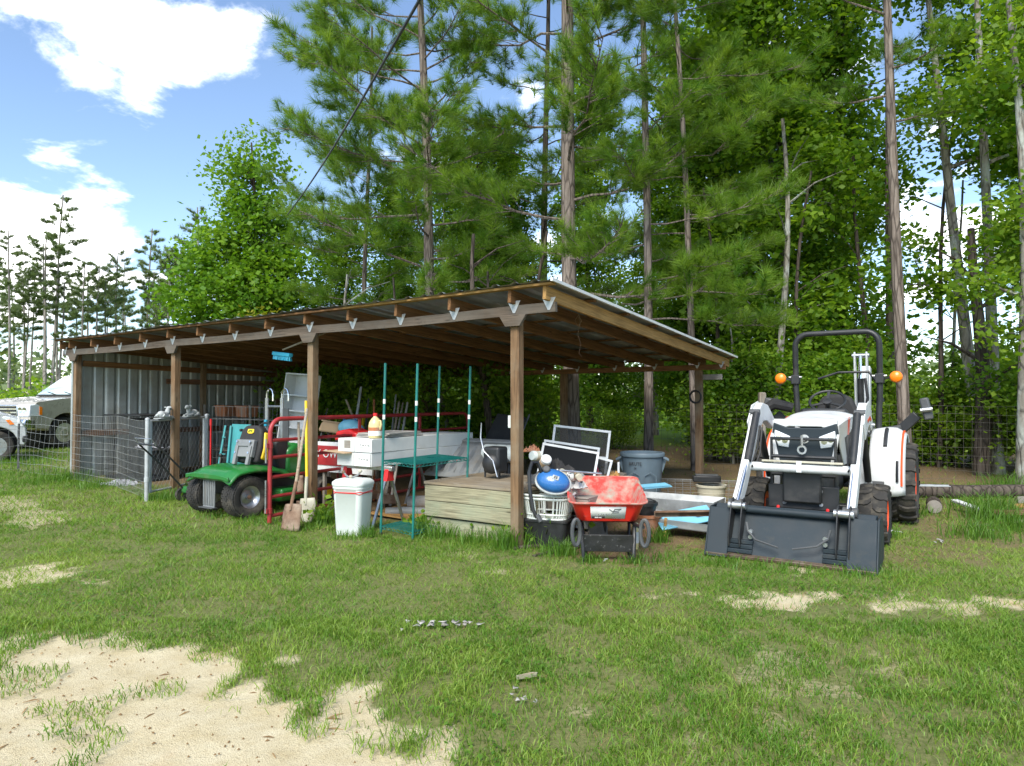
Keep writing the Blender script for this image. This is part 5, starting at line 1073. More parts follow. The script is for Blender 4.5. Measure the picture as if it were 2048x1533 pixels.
# grey moulded sheets leaning, black reclining seat, white drum
T = thing('plastic_tub', 'dark grey moulded plastic truck liner leaning behind the platform', 'liner', S(-1.6, 1.35, gl(-1.6, 1.3) + .45), SHED_RZ)
b = MB(); b.grid(lambda u, v: (-.62 + 1.15 * u, -.2 + .5 * v, .02 + .42 * v + .03 * (1 if int(u * 12) % 2 else -1) * (.2 < v < .8)), 48, 8); b.build('panel', 'mid_grey', T, solid=.008); b = MB(); b.box((-.05, .33, .46), (1.2, .1, .03), (.3, 0, 0)); b.build('lip', 'mid_grey', T, bevel=.01)
b = MB(); b.bar((-.5, .1, -.45), (-.5, .1, .1), .05, .05); b.bar((.45, .1, -.45), (.45, .1, .1), .05, .05); b.build('support', 'wood_old', T)
T = thing('white_drum', 'white ribbed plastic drum on its side behind the platform', 'drum', S(-1.25, 1.55, .78), SHED_RZ); b = MB(); b.lathe([(.001, -.25), (.10, -.25), (.115, -.23), (.115, -.1), (.108, -.08), (.115, -.06), (.115, .06), (.108, .08), (.115, .1), (.115, .22), (.10, .25), (.001, .25)], 24, axis='x'); b.build('shell', 'white_plastic', T, smooth=30); b = MB(); b.box((0, .05, -.42), (.3, .2, .62)); b.build('stand', 'dark_grey', T, bevel=.01)
T = thing('folding_chair', 'black reclining chair lying back against the wood behind the platform', 'chair', S(-1.85, 2.1, gl(-1.8, 2.1)), SHED_RZ)
b = MB(); b.box((0, 0, .5), (.5, .5, .06), (.25, 0, 0)); b.build('seat', 'black_soft', T, bevel=.02); b = MB(); b.box((-.02, .38, .88), (.5, .75, .06), (.95, .1, 0)); b.build('backrest', 'black_soft', T, bevel=.02)
for s in (-.26, .26): b = MB(); b.tube([(s, -.3, 0), (s, .15, .52), (s, .68, 1.2)], .014, 8); b.tube([(s, .35, 0), (s, -.22, .52)], .014, 8); b.build('leg', 'dark_grey', T)
T = thing('leaf_blower', 'black backpack blower with a silver curved strap at the platform corner', 'blower', S(-.78, .75, .585), SHED_RZ)
b = MB(); b.box((0, 0, .2), (.22, .2, .3)); b.ell((0, -.08, .16), (.12, .08, .12), 16, 10); b.build('housing', 'black', T, bevel=.03, seg=3); b = MB(); b.tube([(-.13, -.1, .62), (-.14, -.1, .45), (-.08, -.12, .30), (.06, -.14, .20), (.12, -.14, .02)], [.006, .009, .010, .009, .008], 8); b.build('strap', 'steel', T)
for (x, y) in ((-.09, -.08), (.09, -.08), (0, .08)): b = MB(); b.cyl((x, y, 0), (x, y, .08), .012, n=8); b.build('foot', 'black', T)
# long tools leaning in the back
tools = [(692, 800, 735, 905, 'wood_handle', 'pale hoe handle', .016), (722, 775, 708, 870, 'galv', 'grey steel pipe', .018), (737, 798, 730, 872, 'dark_grey', 'dark steel bar', .012), (748, 800, 748, 875, 'terracotta', 'red-brown wooden handle', .015), (770, 800, 762, 880, 'wood_handle', 'short pale rake handle', .014), (792, 790, 783, 870, 'mid_grey', 'grey rod', .012),
         (798, 805, 788, 868, 'wood_handle', 'wooden handle', .016), (806, 806, 795, 865, 'wood_old', 'old grey handle', .014), (815, 806, 805, 865, 'carpet', 'pale slat', .016), (655, 818, 645, 860, 'steel', 'short steel tube', .012), (728, 832, 722, 870, 'yellow', 'yellow wooden handle', .018)]
for i, (xa_, ya_, xb_, yb_, m_, nm, r_) in enumerate(tools):
    p1 = P(xa_, ya_, 11.0); p0 = P(xb_, yb_, 10.4); d_ = (p0 - p1); k = (h1(p0.x, p0.y) - p1.z) / d_.z; p0 = p1 + d_ * k if 0 < k < 6 else p0
    T = thing('long_tool', '%s leaning upright in the row of tools behind the red gate' % nm, 'tool', p0); b = MB(); b.cyl((0, 0, 0), p1 - p0, r_ * 1.25, r_ * 1.1, 8); b.build('handle', m_, T)
    b = MB(); b.M = Matrix.Translation((0, 0, .02)); b.box((0, 0, .06), (.16, .02, .12)); b.build('tool_head', 'rust', T, bevel=.004)
T = thing('blue_tarp_bag', 'light blue crumpled bag in front of the tool handles', 'bag', P(700, 855, 10.2)); b = MB(); b.ell((0, 0, 0), (.18, .12, .12), 18, 12); b.ell((.08, -.02, -.03), (.14, .1, .09), 14, 10); b.build('sack', 'blue_light', T); b = MB(); b.tube([(-.1, 0, .1), (-.05, -.02, .16), (.05, -.02, .16), (.1, 0, .09)], .012, 6); b.build('strap', 'blue', T)
T = thing('brown_bag', 'brown paper feed bag behind the post', 'bag', P(662, 855, 10.3)); b = MB(); b.box((0, 0, 0), (.34, .2, .16), (0, .15, 0), .8, .6); b.build('sack', 'kraft', T, bevel=.04, seg=3); b = MB(); b.box((0, 0, .085), (.28, .03, .02), (0, .15, 0)); b.build('fold', 'kraft', T)
T = thing('tool_bench', 'low dark bench carrying bags behind the red gate', 'bench', S(-4.25, 2.0, gl(-4.2, 2.0)), SHED_RZ); plank('top', (-.6, 0, .88), (.6, 0, .88), .5, .04, 'wood_old', T)
for x in (-.5, .5):
    for y in (-.2, .2): plank('leg', (x, y, 0), (x, y, .86), .05, .05, 'wood_old', T)
# ================================================================ WHEELBARROW
g = G(1217, 1124); T = thing('wheelbarrow', 'red wheelbarrow with a paint-splashed tray and black loop handles', 'wheelbarrow', g, R(-4))
# local +y points away from the camera to the wheel, handles towards the camera
def trayring(k): # rings from outer foot to outer rim, then down inside
    return k
rings = []
def ring(w0, w1, y0, y1, z0, z1, r=.09, n=6):
    """rounded quadrilateral: width w0 at the near end y0, w1 at the far end y1, height z0 near and z1 far"""
    pts = []
    for (sx, ye, a0) in ((1, 1, 0), (-1, 1, 90), (-1, 0, 180), (1, 0, 270)):
        w = (w1 if ye else w0) / 2; cx = sx * (w - r); cy = (y1 - r) if ye else (y0 + r)
        for k in range(n + 1):
            a = R(a0 + 90 * k / n); x = cx + r * math.cos(a); y = cy + r * math.sin(a); t_ = (y - y0) / (y1 - y0); pts.append((x, y, z0 + (z1 - z0) * t_))
    return pts
prof = [(.50, .46, .16, .62, .335, .36), (.56, .54, .07, .78, .36, .40), (.68, .70, .0, 1.0, .53, .66), (.72, .74, -.02, 1.02, .535, .665), (.72, .74, -.02, 1.02, .52, .65)]
b = MB(); n = len(ring(*prof[0])); R_ = [ring(*p) for p in prof[:4]]
b.add([q for r_ in R_ for q in r_], [(i * n + k, i * n + (k + 1) % n, (i + 1) * n + (k + 1) % n, (i + 1) * n + k) for i in range(3) for k in range(n)] + [tuple(range(n))]); b.build('tray', 'red_paint', T, smooth=50)
R_ = [ring(.715, .735, -.018, 1.018, .538, .668), ring(.66, .68, .012, .985, .528, .655), ring(.55, .53, .08, .77, .37, .41), ring(.48, .44, .17, .61, .345, .37)]
b = MB(); b.add([q for r_ in R_ for q in r_], [(i * n + k, i * n + (k + 1) % n, (i + 1) * n + (k + 1) % n, (i + 1) * n + k) for i in range(3) for k in range(n)] + [tuple(range(3 * n, 4 * n))]); b.build('tray_lining', 'mortar', T, smooth=50)
b = MB(); b.tube(ring(.72, .74, -.02, 1.02, .533, .663), .010, 8, True); b.build('rim', 'rust' if False else 'mortar', T)
for (x, y, z) in ((-.10, .30, .352), (.12, .30, .352), (-.1, .55, .362), (.12, .55, .362)): b = MB(); b.cyl((x, y, z), (x, y, z + .012), .016, n=8); b.build('bolt', 'steel', T)
# sticker on the near wall, its print upside down
nv_ = Vector((0, -.17, .06)).normalized(); Ms = Matrix.Translation((.0, .030 - .006, .445)) @ Matrix.Rotation(R(180), 4, 'Y') @ Matrix.Rotation(R(90 + 23), 4, 'X') if False else None
def on_wall(x, z, d=.0): # a point on the near wall of the tray
    t_ = (z - .36) / (.53 - .36); return Vector((x, .07 - .07 * t_ - d, z))
b = MB(); a0 = on_wall(-.155, .385, .004); b.add([on_wall(-.155, .385, .003), on_wall(.155, .385, .003), on_wall(.165, .50, .003), on_wall(-.165, .50, .003)], [(0, 1, 2, 3)]); stk = b.build('sticker', 'paper', T, solid=.002)
b = MB(); b.add([on_wall(-.15, .387, .0045), on_wall(-.03, .387, .0045), on_wall(-.03, .407, .0045), on_wall(-.15, .407, .0045)], [(0, 1, 2, 3)]); b.add([on_wall(-.02 + .175 - .155, .41, .0045)] * 0, []); b.build('sticker_bar', 'print', stk, solid=.001)
tilt = math.atan2(.17, .07)
Mt = lambda x, z: Matrix.Translation(on_wall(x, z, .0055)) @ Matrix.Rotation(tilt, 4, 'X') @ Matrix.Rotation(math.pi, 4, 'Z')
text('sticker_text', 'ERGO', .030, 'print', stk, Mt(.075, .397)); text('sticker_text', 'TRUPER', .019, 'paper', stk, Mt(-.09, .397))
for k in range(3): b = MB(); c_ = on_wall(-.125 + .045 * k + .05, .43, .004); b.tube([(c_.x + .016 * math.cos(a), c_.y - .004 * math.sin(a) * 0, c_.z + .016 * math.sin(a)) for a in np.linspace(0, 2 * math.pi, 14)[:-1]], .0022, 4, True); b.build('sticker_mark', 'mid_grey', stk)
b = MB(); p_ = [on_wall(x, z, .005) for x, z in ((.01, .475), (.04, .455), (.09, .46), (.12, .48), (.06, .475), (.04, .44), (.10, .445))]; b.tube(p_, .004, 5); b.build('sticker_drawing', 'dark_grey', stk)
# frame: two black tubes from the wheel to the loop handles, legs with a cross plate
for s in (-1, 1):
    b = MB(); b.tube([(s * .07, 1.18, .22), (s * .20, .7, .30), (s * .25, .2, .315), (s * .27, -.10, .34), (s * .29, -.22, .36)], .016, 10); b.build('handle_tube', 'black', T)
    b = MB(); b.tube([(s * .30 + s * .035 * math.cos(a) , -.24 - .015 * math.cos(a), .31 + .115 * math.sin(a) * 1.0) for a in np.linspace(0, 2 * math.pi, 22)[:-1]], .018, 8, True); b.build('loop_grip', 'dark_grey', T)
    b = MB(); b.tube([(s * .255, .16, .31), (s * .235, .03, .16), (s * .225, -.0, .0)], .018, 10); b.tube([(s * .23, .42, .31), (s * .20, .16, .05), (s * .21, .02, .01)], .015, 8); b.build('leg', 'speckle_black', T)
b = MB(); b.box((0, .02, .165), (.46, .012, .16), (R(8), 0, 0)); b.build('cross_plate', 'speckle_black', T, bevel=.004)
W_ = bpy.data.objects.new('wheel', None); col.objects.link(W_); W_.parent = T; W_.location = (0, 1.12, .19); b = MB(); b.lathe([(.10, -.04), (.15, -.05), (.185, -.035), (.19, 0), (.185, .035), (.15, .05), (.10, .04)], 28, axis='x', closed=True); b.build('tyre', 'rubber', W_); b = MB(); b.lathe([(.001, .03), (.03, .05), (.10, .035), (.10, -.035), (.03, -.05), (.001, -.03)], 20, axis='x'); b.build('rim', 'steel', W_)
# ================================================================ JUNK BESIDE THE NEAR POST
def at(px, py, Y, dz=0): p = P(px, py, Y); return Vector((p.x, p.y, h1(p.x, p.y) + dz))
p0 = at(1098, 900, 6.95); T = thing('storage_tote', 'black plastic tote under the laundry basket', 'tote', p0, R(-20)); b = MB(); loft(b, [[(x * k, y * k, z) for x, y in rrect(.46, .36, .05)] for k, z in ((.85, 0), (1, .26), (1.05, .265), (1.05, .285))]); b.build('tub', 'black', T, smooth=40)
for s in (-1, 1): b = MB(); b.box((s * .25, 0, .24), (.03, .14, .03)); b.build('grip', 'black', T, bevel=.008)
T = thing('laundry_basket', 'white slotted laundry basket heaped with household odds and ends', 'basket', p0 + Vector((0, 0, .29)), R(-20))
def bask(a, z):
    k = .82 + .18 * z / .24; c = math.cos(a); s = math.sin(a); e = .5; return (.25 * k * abs(c) ** e * (1 if c > 0 else -1), .19 * k * abs(s) ** e * (1 if s > 0 else -1), z)
b = MB()
for z in (.0, .045, .2, .235): b.tube([bask(a, z) for a in np.linspace(0, 2 * math.pi, 41)[:-1]], .010 if z < .2 else .013, 6, True)
b.build('hoops', 'white_plastic', T)
for k in range(36): a = 2 * math.pi * k / 36; b = MB(); b.tube([bask(a, .0), bask(a, .1), bask(a, .215)], .0075, 5); b.build('slat', 'white_plastic', T)
b = MB(); b.box((0, 0, .006), (.38, .28, .012)); b.build('bottom', 'white_plastic', T)
T = thing('vacuum_cleaner', 'blue canister vacuum cleaner with grey rim tipped up on the laundry basket', 'vacuum', P(1106, 968, 6.78), 0, rot=(R(50), R(14), R(-14)))
T.scale = (.96, .96, .96)
b = MB(); b.ell((0, 0, .05), (.175, .13, .10), 28, 14); b.build('shell', 'blue', T, smooth=60); b = MB(); b.tube([(.18 * math.cos(a), .135 * math.sin(a), .03) for a in np.linspace(0, 2 * math.pi, 32)[:-1]], .014, 8, True); b.build('bumper_rim', 'chrome' if False else 'stone', T); b = MB(); b.ell((0, 0, .0), (.172, .128, .07), 24, 10); b.build('underside', 'dark_grey', T)
b = MB(); b.lathe([(.036, .11), (.04, .15), (.03, .16), (.001, .16)], 18, (-.09, .06, 0)); b.build('hose_port', 'dark_grey', T); b = MB(); b.box((.03, -.01, .148), (.07, .05, .008), (0, .1, 0)); bd = b.build('switch_plate', 'stone', T, bevel=.004); b = MB(); b.box((.02, -.01, .155), (.012, .03, .008)); b.box((.04, -.01, .155), (.012, .03, .008)); b.build('switch', 'dark_grey', bd)
T = thing('vacuum_hose', 'black vacuum hose looping down beside the laundry basket', 'hose', p0); b = MB(); q = lambda px, py, Y: P(px, py, Y) - p0; b.tube([q(1083, 945, 6.75), q(1075, 925, 6.75), q(1064, 925, 6.72), q(1058, 945, 6.7), q(1060, 985, 6.66), q(1066, 1020, 6.64), q(1074, 1036, 6.64)], .019, 10); b.build('tube', 'black', T); b = MB(); b.cyl(q(1074, 1030, 6.64), q(1082, 1044, 6.62), .024, n=10); b.build('cuff', 'dark_grey', T)
odds = [('coffee_tin', 'white tin can with tan band lying on the junk pile', 'can', 1090, 925, 7.05, .055, .15, 'white_paint', 'kraft'), ('jar', 'cream plastic jar lying tilted among the odds and ends', 'jar', 1120, 950, 6.9, .05, .12, 'cream', 'white_plastic'), ('paint_tin', 'small white paint tin beside the vacuum', 'can', 1137, 952, 6.95, .055, .12, 'white_plastic', 'steel'), ('plastic_cup', 'pale plastic cup at the top of the junk pile', 'cup', 1072, 912, 7.1, .05, .12, 'white_plastic', 'cream'), ('bottle', 'tan bottle lying at the edge of the junk pile', 'bottle', 1155, 952, 6.95, .035, .18, 'cream', 'kraft')]
for i, (nm, lb_, ct, px, py, Y, r_, h_, m1, m2) in enumerate(odds):
    T = thing(nm, lb_, ct, P(px, py, Y), 0, rot=(R(50 + 17 * i), R(20 - 30 * i), R(40 * i))); b = MB(); b.lathe([(r_ * .9, -h_ / 2), (r_, -h_ / 2 + .01), (r_, h_ / 2 - .01), (r_ * .85, h_ / 2)], 20); b.build('body', m1, T); b = MB(); b.lathe([(r_ * 1.03, -h_ * .15), (r_ * 1.03, h_ * .2)], 20); b.build('band', m2, T)
for i, (px, py, Y, sx, m_, nm, lb_) in enumerate([(1108, 935, 7.1, .22, 'black_soft', 'black_cloth', 'black cloth bundle on top of the junk pile'), (1066, 893, 7.2, .10, 'terracotta', 'sun_hat', 'orange and black cap on top of the junk'), (1143, 965, 7.0, .16, 'white_card', 'plastic_wrap', 'crumpled white plastic wrap beside the vacuum'), (1225, 955, 7.9, .2, 'wood_yellow', 'yellow_case', 'dull yellow case behind the wheelbarrow tray'), (1100, 955, 7.15, .3, 'dark_grey', 'work_bag', 'dark canvas work bag filling the middle of the pile'), (1130, 960, 7.3, .3, 'mid_grey', 'canvas_bag', 'grey canvas bag at the back of the pile')]):
    T = crumple(nm, lb_, P(px, py, Y) - Vector((0, 0, .06)), sx * .55, sx * .6, m_, 20 + i, nm.split('_')[-1])
T = thing('junk_crate', 'dark wooden crate carrying the junk pile behind the basket', 'crate', at(1125, 900, 7.35), SHED_RZ)
for z in (.08, .24, .40): plank('side_slat', (-.42, -.22, z), (.42, -.22, z), .02, .13, 'wood_old', T); plank('side_slat', (-.42, .22, z), (.42, .22, z), .02, .13, 'wood_old', T)
for x in (-.41, .41): plank('end_board', (x, -.2, .24), (x, .2, .24), .02, .46, 'wood_old', T)
plank('lid_board', (-.42, 0, .48), (.42, 0, .48), .44, .02, 'wood_old', T)
T = thing('curtain_rod', 'silver rod lying across the junk pile', 'rod', P(1115, 941, 6.85)); b = MB(); b.cyl((0, 0, 0), P(1203, 948, 6.95) - P(1115, 941, 6.85), .011, n=10); b.build('tube', 'steel', T); b = MB(); b.ell((0, 0, 0), (.018, .018, .018), 10, 8); b.build('finial', 'steel', T)
def screen(label, c, w, h, tilt_, rz, m_, fm='galv', mull=None):
    T = thing('window_screen', label, 'screen', c, 0, rot=(tilt_[0], tilt_[1], rz)); f_ = .028
    for s in (0, 1): b = MB(); b.box((0, 0, f_ / 2 + s * (h - f_)), (w, .018, f_)); b.build('frame_rail', fm, T, bevel=.002); b = MB(); b.box(((-1 if s else 1) * (w / 2 - f_ / 2), 0, h / 2), (f_, .0175, h - 2 * f_)); b.build('frame_stile', fm, T, bevel=.002)
    b = MB(); b.box((0, .002, h / 2), (w - 2 * f_, .003, h - 2 * f_)); b.build('mesh', m_, T)
    if mull: b = MB(); b.box((0, 0, h * mull), (w - 2 * f_, .016, .02)); b.build('crossbar', fm, T)
q = at(1135, 900, 7.75); screen('large black window screen with an aluminium frame leaning at the back of the pile', (q.x - .06, q.y - .05, q.z + .44), .66, .52, (R(-16), R(9)), R(-12), 'screen')
screen('tall clear window screen standing behind the black screen', (q.x + .10, q.y + .25, q.z + .36), .68, .80, (R(-8), R(6)), R(-12), 'screen_light', mull=.6)
screen('narrow window screen with a cross bar behind the black screen', (q.x - .02, q.y + .18, q.z + .40), .66, .58, (R(-10), R(8)), R(-10), 'screen_light', mull=.82)
screen('small window screen leaning to the side of the black screen', (q.x + .22, q.y + .08, q.z + .30), .34, .55, (R(-12), R(14)), R(-14), 'screen_light', mull=.35)
T = thing('screen_stand', 'stack of old boards holding up the window screens', 'boards', (q.x, q.y + .05, q.z), SHED_RZ + .2)
for k in range(5): plank('board', (-.4, .02 * k, .03 + .075 * k), (.42, -.02 * k, .03 + .075 * k), .3, .06, 'wood_old', T)
# grey round bin
g = at(1284, 800, 9.1); T = thing('round_bin', 'large round grey-blue plastic waste bin with moulded handles', 'bin', g, R(-12)); T.scale = (1.06, 1.06, 1.14)
b = MB(); b.lathe([(.20, 0), (.205, .01), (.255, .60), (.275, .61), (.28, .64), (.272, .655), (.25, .655), (.245, .60), (.195, .03), (.001, .03)], 40); b.build('tub', 'grey_bin', T, smooth=40)
for s in (1, -1):
    b = MB(); b.tube([(s * .25, -.07, .60), (s * .315, -.06, .57), (s * .315, .06, .57), (s * .25, .07, .60)], .014, 8); b.prism([(s * .23, .60), (s * .30, .58), (s * .245, .42)], -.02, .02); b.build('handle', 'grey_bin', T)
for s in (-.1, .1): b = MB(); b.tube([(s - .07, -.228, .06), (s - .07, -.25, .40), (s + .0, -.252, .44), (s + .07, -.243, .40), (s + .07, -.222, .06)], .006, 6); b.build('moulded_rib', 'grey_bin', T)
text('lettering', 'BRUTE', .055, 'print', T, Matrix.Rotation(R(-18), 4, 'Z') @ Matrix.Translation((0, -.257, .535)) @ Matrix.Rotation(R(95), 4, 'X')); text('lettering', '20', .03, 'print', T, Matrix.Rotation(R(-18), 4, 'Z') @ Matrix.Translation((0, -.254, .485)) @ Matrix.Rotation(R(95), 4, 'X'))
# pots and pails
def pot(name, label, cat, g, r0, r1, h, m_, rim=.02, soil=None, stripes=0):
    T = thing(name, label, cat, g); b = MB(); b.lathe([(r0, 0), (r1, h - rim * 1.6), (r1 + .012, h - rim * 1.5), (r1 + .014, h), (r1 - .01, h), (r0 * .9, .03), (.001, .03)], 30); b.build('wall', m_, T, smooth=40)
    if soil: b = MB(); b.lathe([(r1 - .012, h - .05), (.001, h - .045)], 20); b.build('fill', soil, T)
    for k in range(stripes): z = h * (.2 + .2 * k); r_ = r0 + (r1 - r0) * z / h; b = MB(); b.lathe([(r_ + .001, z), (r_ + .008, z + .012), (r_ + .001, z + .024)], 30); b.build('hoop', m_, T)
    return T
pot('flower_pot', 'terracotta-coloured flower pot on the ground behind the wheelbarrow', 'pot', G(1292, 1072), .12, .155, .24, 'terracotta', soil='black_soft')
T = pot('black_pail', 'black tub stacked in the flower pot', 'tub', G(1292, 1072) + Vector((-.02, .02, .16)), .10, .14, .20, 'black')
b = MB(); b.tube([(.14 * math.cos(a), .14 * math.sin(a), .2 + .02 * math.sin(a)) for a in np.linspace(0, 6.28, 24)[:-1]], .006, 6, True); b.build('rim_bead', 'black', T)
pot('planter', 'cream ribbed planter beside the rear corner post', 'planter', at(1421, 800, 9.2), .15, .19, .30, 'cream', soil='black_soft', stripes=3)
T = thing('battery_box', 'black box resting on the cream planter', 'box', at(1412, 800, 9.25, .33), R(-10)); b = MB(); b.box((0, 0, .04), (.36, .16, .08)); b.build('case', 'black', T, bevel=.01); b = MB(); b.box((0, 0, .09), (.30, .12, .02)); b.build('lid', 'dark_grey', T, bevel=.006)
pot('metal_pail', 'rusty galvanised pail with pale blue paint stains', 'pail', at(1390, 800, 8.3), .13, .16, .25, 'galv', soil='rust', stripes=2)
# sheet metal, trays and the blue panel
T = thing('metal_tray', 'long galvanised trough lying tilted behind the wheelbarrow', 'trough', at(1345, 800, 8.1, .12), R(-32))
b = MB()
for (p, q_) in (((-.5, -.2), (-.42, -.08)),): pass
b.prism([(-.26, .20), (-.20, .02), (.20, .02), (.26, .20), (.25, .20), (.19, .03), (-.19, .03), (-.25, .20)], -.55, .55, 'yz'); b.build('channel', 'galv', T)
for s in (-.54, .54): b = MB(); b.prism([(-.25, .20), (-.19, .03), (.19, .03), (.25, .20)], s, s + .006, 'yz'); b.build('end_cap', 'galv', T)
T = thing('metal_tray', 'shallow dark metal tray lying in front of the trough', 'tray', at(1350, 800, 7.5, .06), R(-25)); b = MB(); b.box((0, 0, .06), (.8, .45, .012), (.06, .05, 0)); b.build('floor', 'mid_grey', T)
for (c_, sz) in (((0, -.225, .085), (.82, .015, .07)), ((0, .225, .10), (.82, .015, .07)), ((-.405, 0, .10), (.015, .45, .07)), ((.405, 0, .07), (.015, .45, .07))): b = MB(); b.box(c_, sz, (.06, .05, 0)); b.build('lip', 'galv', T)
T = thing('painted_metal_sheet', 'pale blue painted metal panel propped on junk beside the loader bucket', 'panel', G(1350, 1078), R(8)); b = MB(); b.box((.16, .12, .20), (.62, .26, .012), (R(28), R(-9), 0)); b.build('sheet', 'blue_light', T, bevel=.002); b = MB(); b.box((.30, .08, .245), (.07, .05, .012), (R(28), R(-9), 0)); b.build('cleat', 'mid_grey', T)
plank('prop', (-.12, .0, .0), (-.06, .1, .20), .03, .04, 'wood_yellow', T); plank('prop', (.40, .05, .0), (.40, .2, .24), .03, .04, 'wood_old', T)
T = thing('angle_iron', 'long brown steel angle lying behind the blue panel', 'steel bar', P(1310, 1024, 7.2)); e_ = P(1425, 1022, 6.95) - P(1310, 1024, 7.2); b = MB(); b.bar((0, 0, 0), e_, .07, .012); b.build('flange', 'rust', T); b = MB(); b.bar((0, .03, -.03), e_ + Vector((0, .03, -.03)), .012, .06); b.build('web', 'rust', T)
T = thing('blue_slip', 'small pale blue sheet lying on the trough', 'sheet', P(1310, 972, 8.0)); b = MB(); b.box((0, 0, 0), (.34, .2, .008), (.1, -.05, .2)); b.build('sheet', 'blue_light', T); b = MB(); b.box((0, -.095, .006), (.33, .012, .012), (.1, -.05, .2)); b.build('fold', 'blue_light', T)
for i, (px0, py0, px1, py1, Y, m_, lb_) in enumerate([(1195, 945, 1225, 990, 7.9, 'wood_old', 'dark old board leaning out of the pile toward the bin'), (1205, 940, 1250, 950, 8.6, 'wood_old', 'weathered board end sticking out beside the grey bin'), (1237, 925, 1237, 985, 8.5, 'galv', 'upright pale metal strip left of the grey bin'), (1190, 925, 1205, 985, 7.9, 'red_gate', 'thin red stick standing in the junk pile')]):
    a_ = P(px0, py0, Y); b_ = P(px1, py1, Y - .2); T = thing('scrap_board', lb_, 'board', a_); plank('length', (0, 0, 0), b_ - a_, .09 if i < 2 else .03, .03, m_, T); d_ = (b_ - a_); b = MB(); b.bar(d_ * .9, d_ * .93, .10 if i < 2 else .036, .034); b.build('end_cleat', m_, T)
T = thing('wire_roll', 'loose roll of welded fence wire lying on the ground by the rear post', 'wire roll', at(1372, 800, 9.4, .02), R(-15)); rows = []
for k in range(16): x = -.75 + k * .1; rows.append([(x, .16 * math.cos(a), .16 + .16 * math.sin(a)) for a in np.linspace(0, 2 * math.pi, 18)])
for k in range(16): a = 2 * math.pi * k / 16; rows.append([(-.75, .16 * math.cos(a), .16 + .16 * math.sin(a)), (.75, .16 * math.cos(a), .16 + .16 * math.sin(a))])
wires('coil', rows, .0022, 'wire', T, 4)
T = thing('spray_can', 'tall yellow and white can standing right of the wheelbarrow leg', 'can', G(1271, 1098)); b = MB(); b.lathe([(.03, 0), (.033, .01), (.033, .24), (.024, .26), (.001, .262)], 18); b.build('body', 'juice', T); b = MB(); b.lathe([(.0345, .06), (.0345, .17)], 18); b.build('label_band', 'white_paint', T)
for i, (px, py, r_, L_) in enumerate([(1110, 1096, .024, .9), (1145, 1090, .02, .8), (1120, 1106, .015, .7)]):
    T = thing('fallen_branch', ('thick', 'middling', 'thin')[i] + ' dry branch lying in the grass beside the near post', 'branch', G(px, py), R(20 + 10 * i)); b = MB(); b.tube([(-L_ / 2, 0, r_), (-.1, .03, r_ * 1.1), (.15, -.02, r_), (L_ / 2, .04, r_ * .9)], [r_, r_, r_ * .85, r_ * .6], 9); b.build('stem', 'bark_dark', T, smooth=60); b = MB(); b.tube([(.1, 0, r_), (.25, .12, r_ * 2), (.35, .2, r_ * 2.6)], [r_ * .5, r_ * .35, r_ * .15], 6); b.build('twig', 'bark_dark', T)
# leafy weed beside the near post and in the shelving
for i, (px, py, n_, s_) in enumerate([(1075, 1085, 420, .17), (848, 1060, 160, .09), (655, 1045, 240, .13)]):
    g = G(px, py); C = np.array(g) + rng.normal(0, 1, (n_, 3)) * (s_, s_, s_ * .5) + (0, 0, s_ * 1.0); C[:, 2] = np.maximum(C[:, 2], g.z + .02); V, F = leaves(C, .06); T = thing('weed_plant', ('dark leafy weed growing at the foot of the near post', 'small leafy weed growing through the wire shelving', 'leafy weed growing at the foot of the middle post')[i], 'weed', (0, 0, 0)); np_mesh('foliage', V, F, 'leaf_under', rng.uniform(0, .8, n_), T); b = MB(); b.tube([g, g + Vector((.02, .01, s_)), g + Vector((.05, 0, s_ * 1.8))], .005, 5); b.build('stem', 'leaf_wood' if False else 'wood_old', T)
# ================================================================ TIMBER AT THE RIGHT
g = G(1932, 1003); T = thing('pine_log', 'long bark-covered log lying across the right edge of the yard', 'log', (g.x, g.y + .3, g.z + .09), R(-2)); b = MB(); b.tube([(-.95, .05, .0), (-.4, .02, .01), (.2, 0, 0), (.9, -.02, .02), (2.2, -.05, 0)], [.10, .105, .10, .095, .09], 16); b.build('bark', 'bark_dark', T, smooth=70); b = MB(); b.lathe([(.094, 0), (.001, -.004)], 16, (-.952, .05, 0), 'x'); b.build('cut_end', 'wood_deck', T)
g = G(1868, 1022); T = thing('log_chunk', 'short log chunk lying under the long log', 'log', (g.x, g.y, g.z + .08), R(60)); b = MB(); b.cyl((-.2, 0, 0), (.2, 0, 0), .09, .085, 14); b.build('bark', 'bark_dark', T); b = MB(); b.lathe([(.084, -.202), (.001, -.204)], 14, axis='x'); b.build('cut_end', 'wood_old', T)
T = thing('white_trim', 'white painted board sloping off the log to the ground', 'board', P(1908, 1000, 8.9)); e_ = P(1984, 1027, 8.4) - P(1908, 1000, 8.9); plank('face', (0, 0, 0), e_, .11, .016, 'white_paint', T, up=(.2, -.5, 1)); plank('edge_strip', (0, 0, -.02), e_ + Vector((0, 0, -.02)), .10, .012, 'galv', T, up=(.2, -.5, 1))
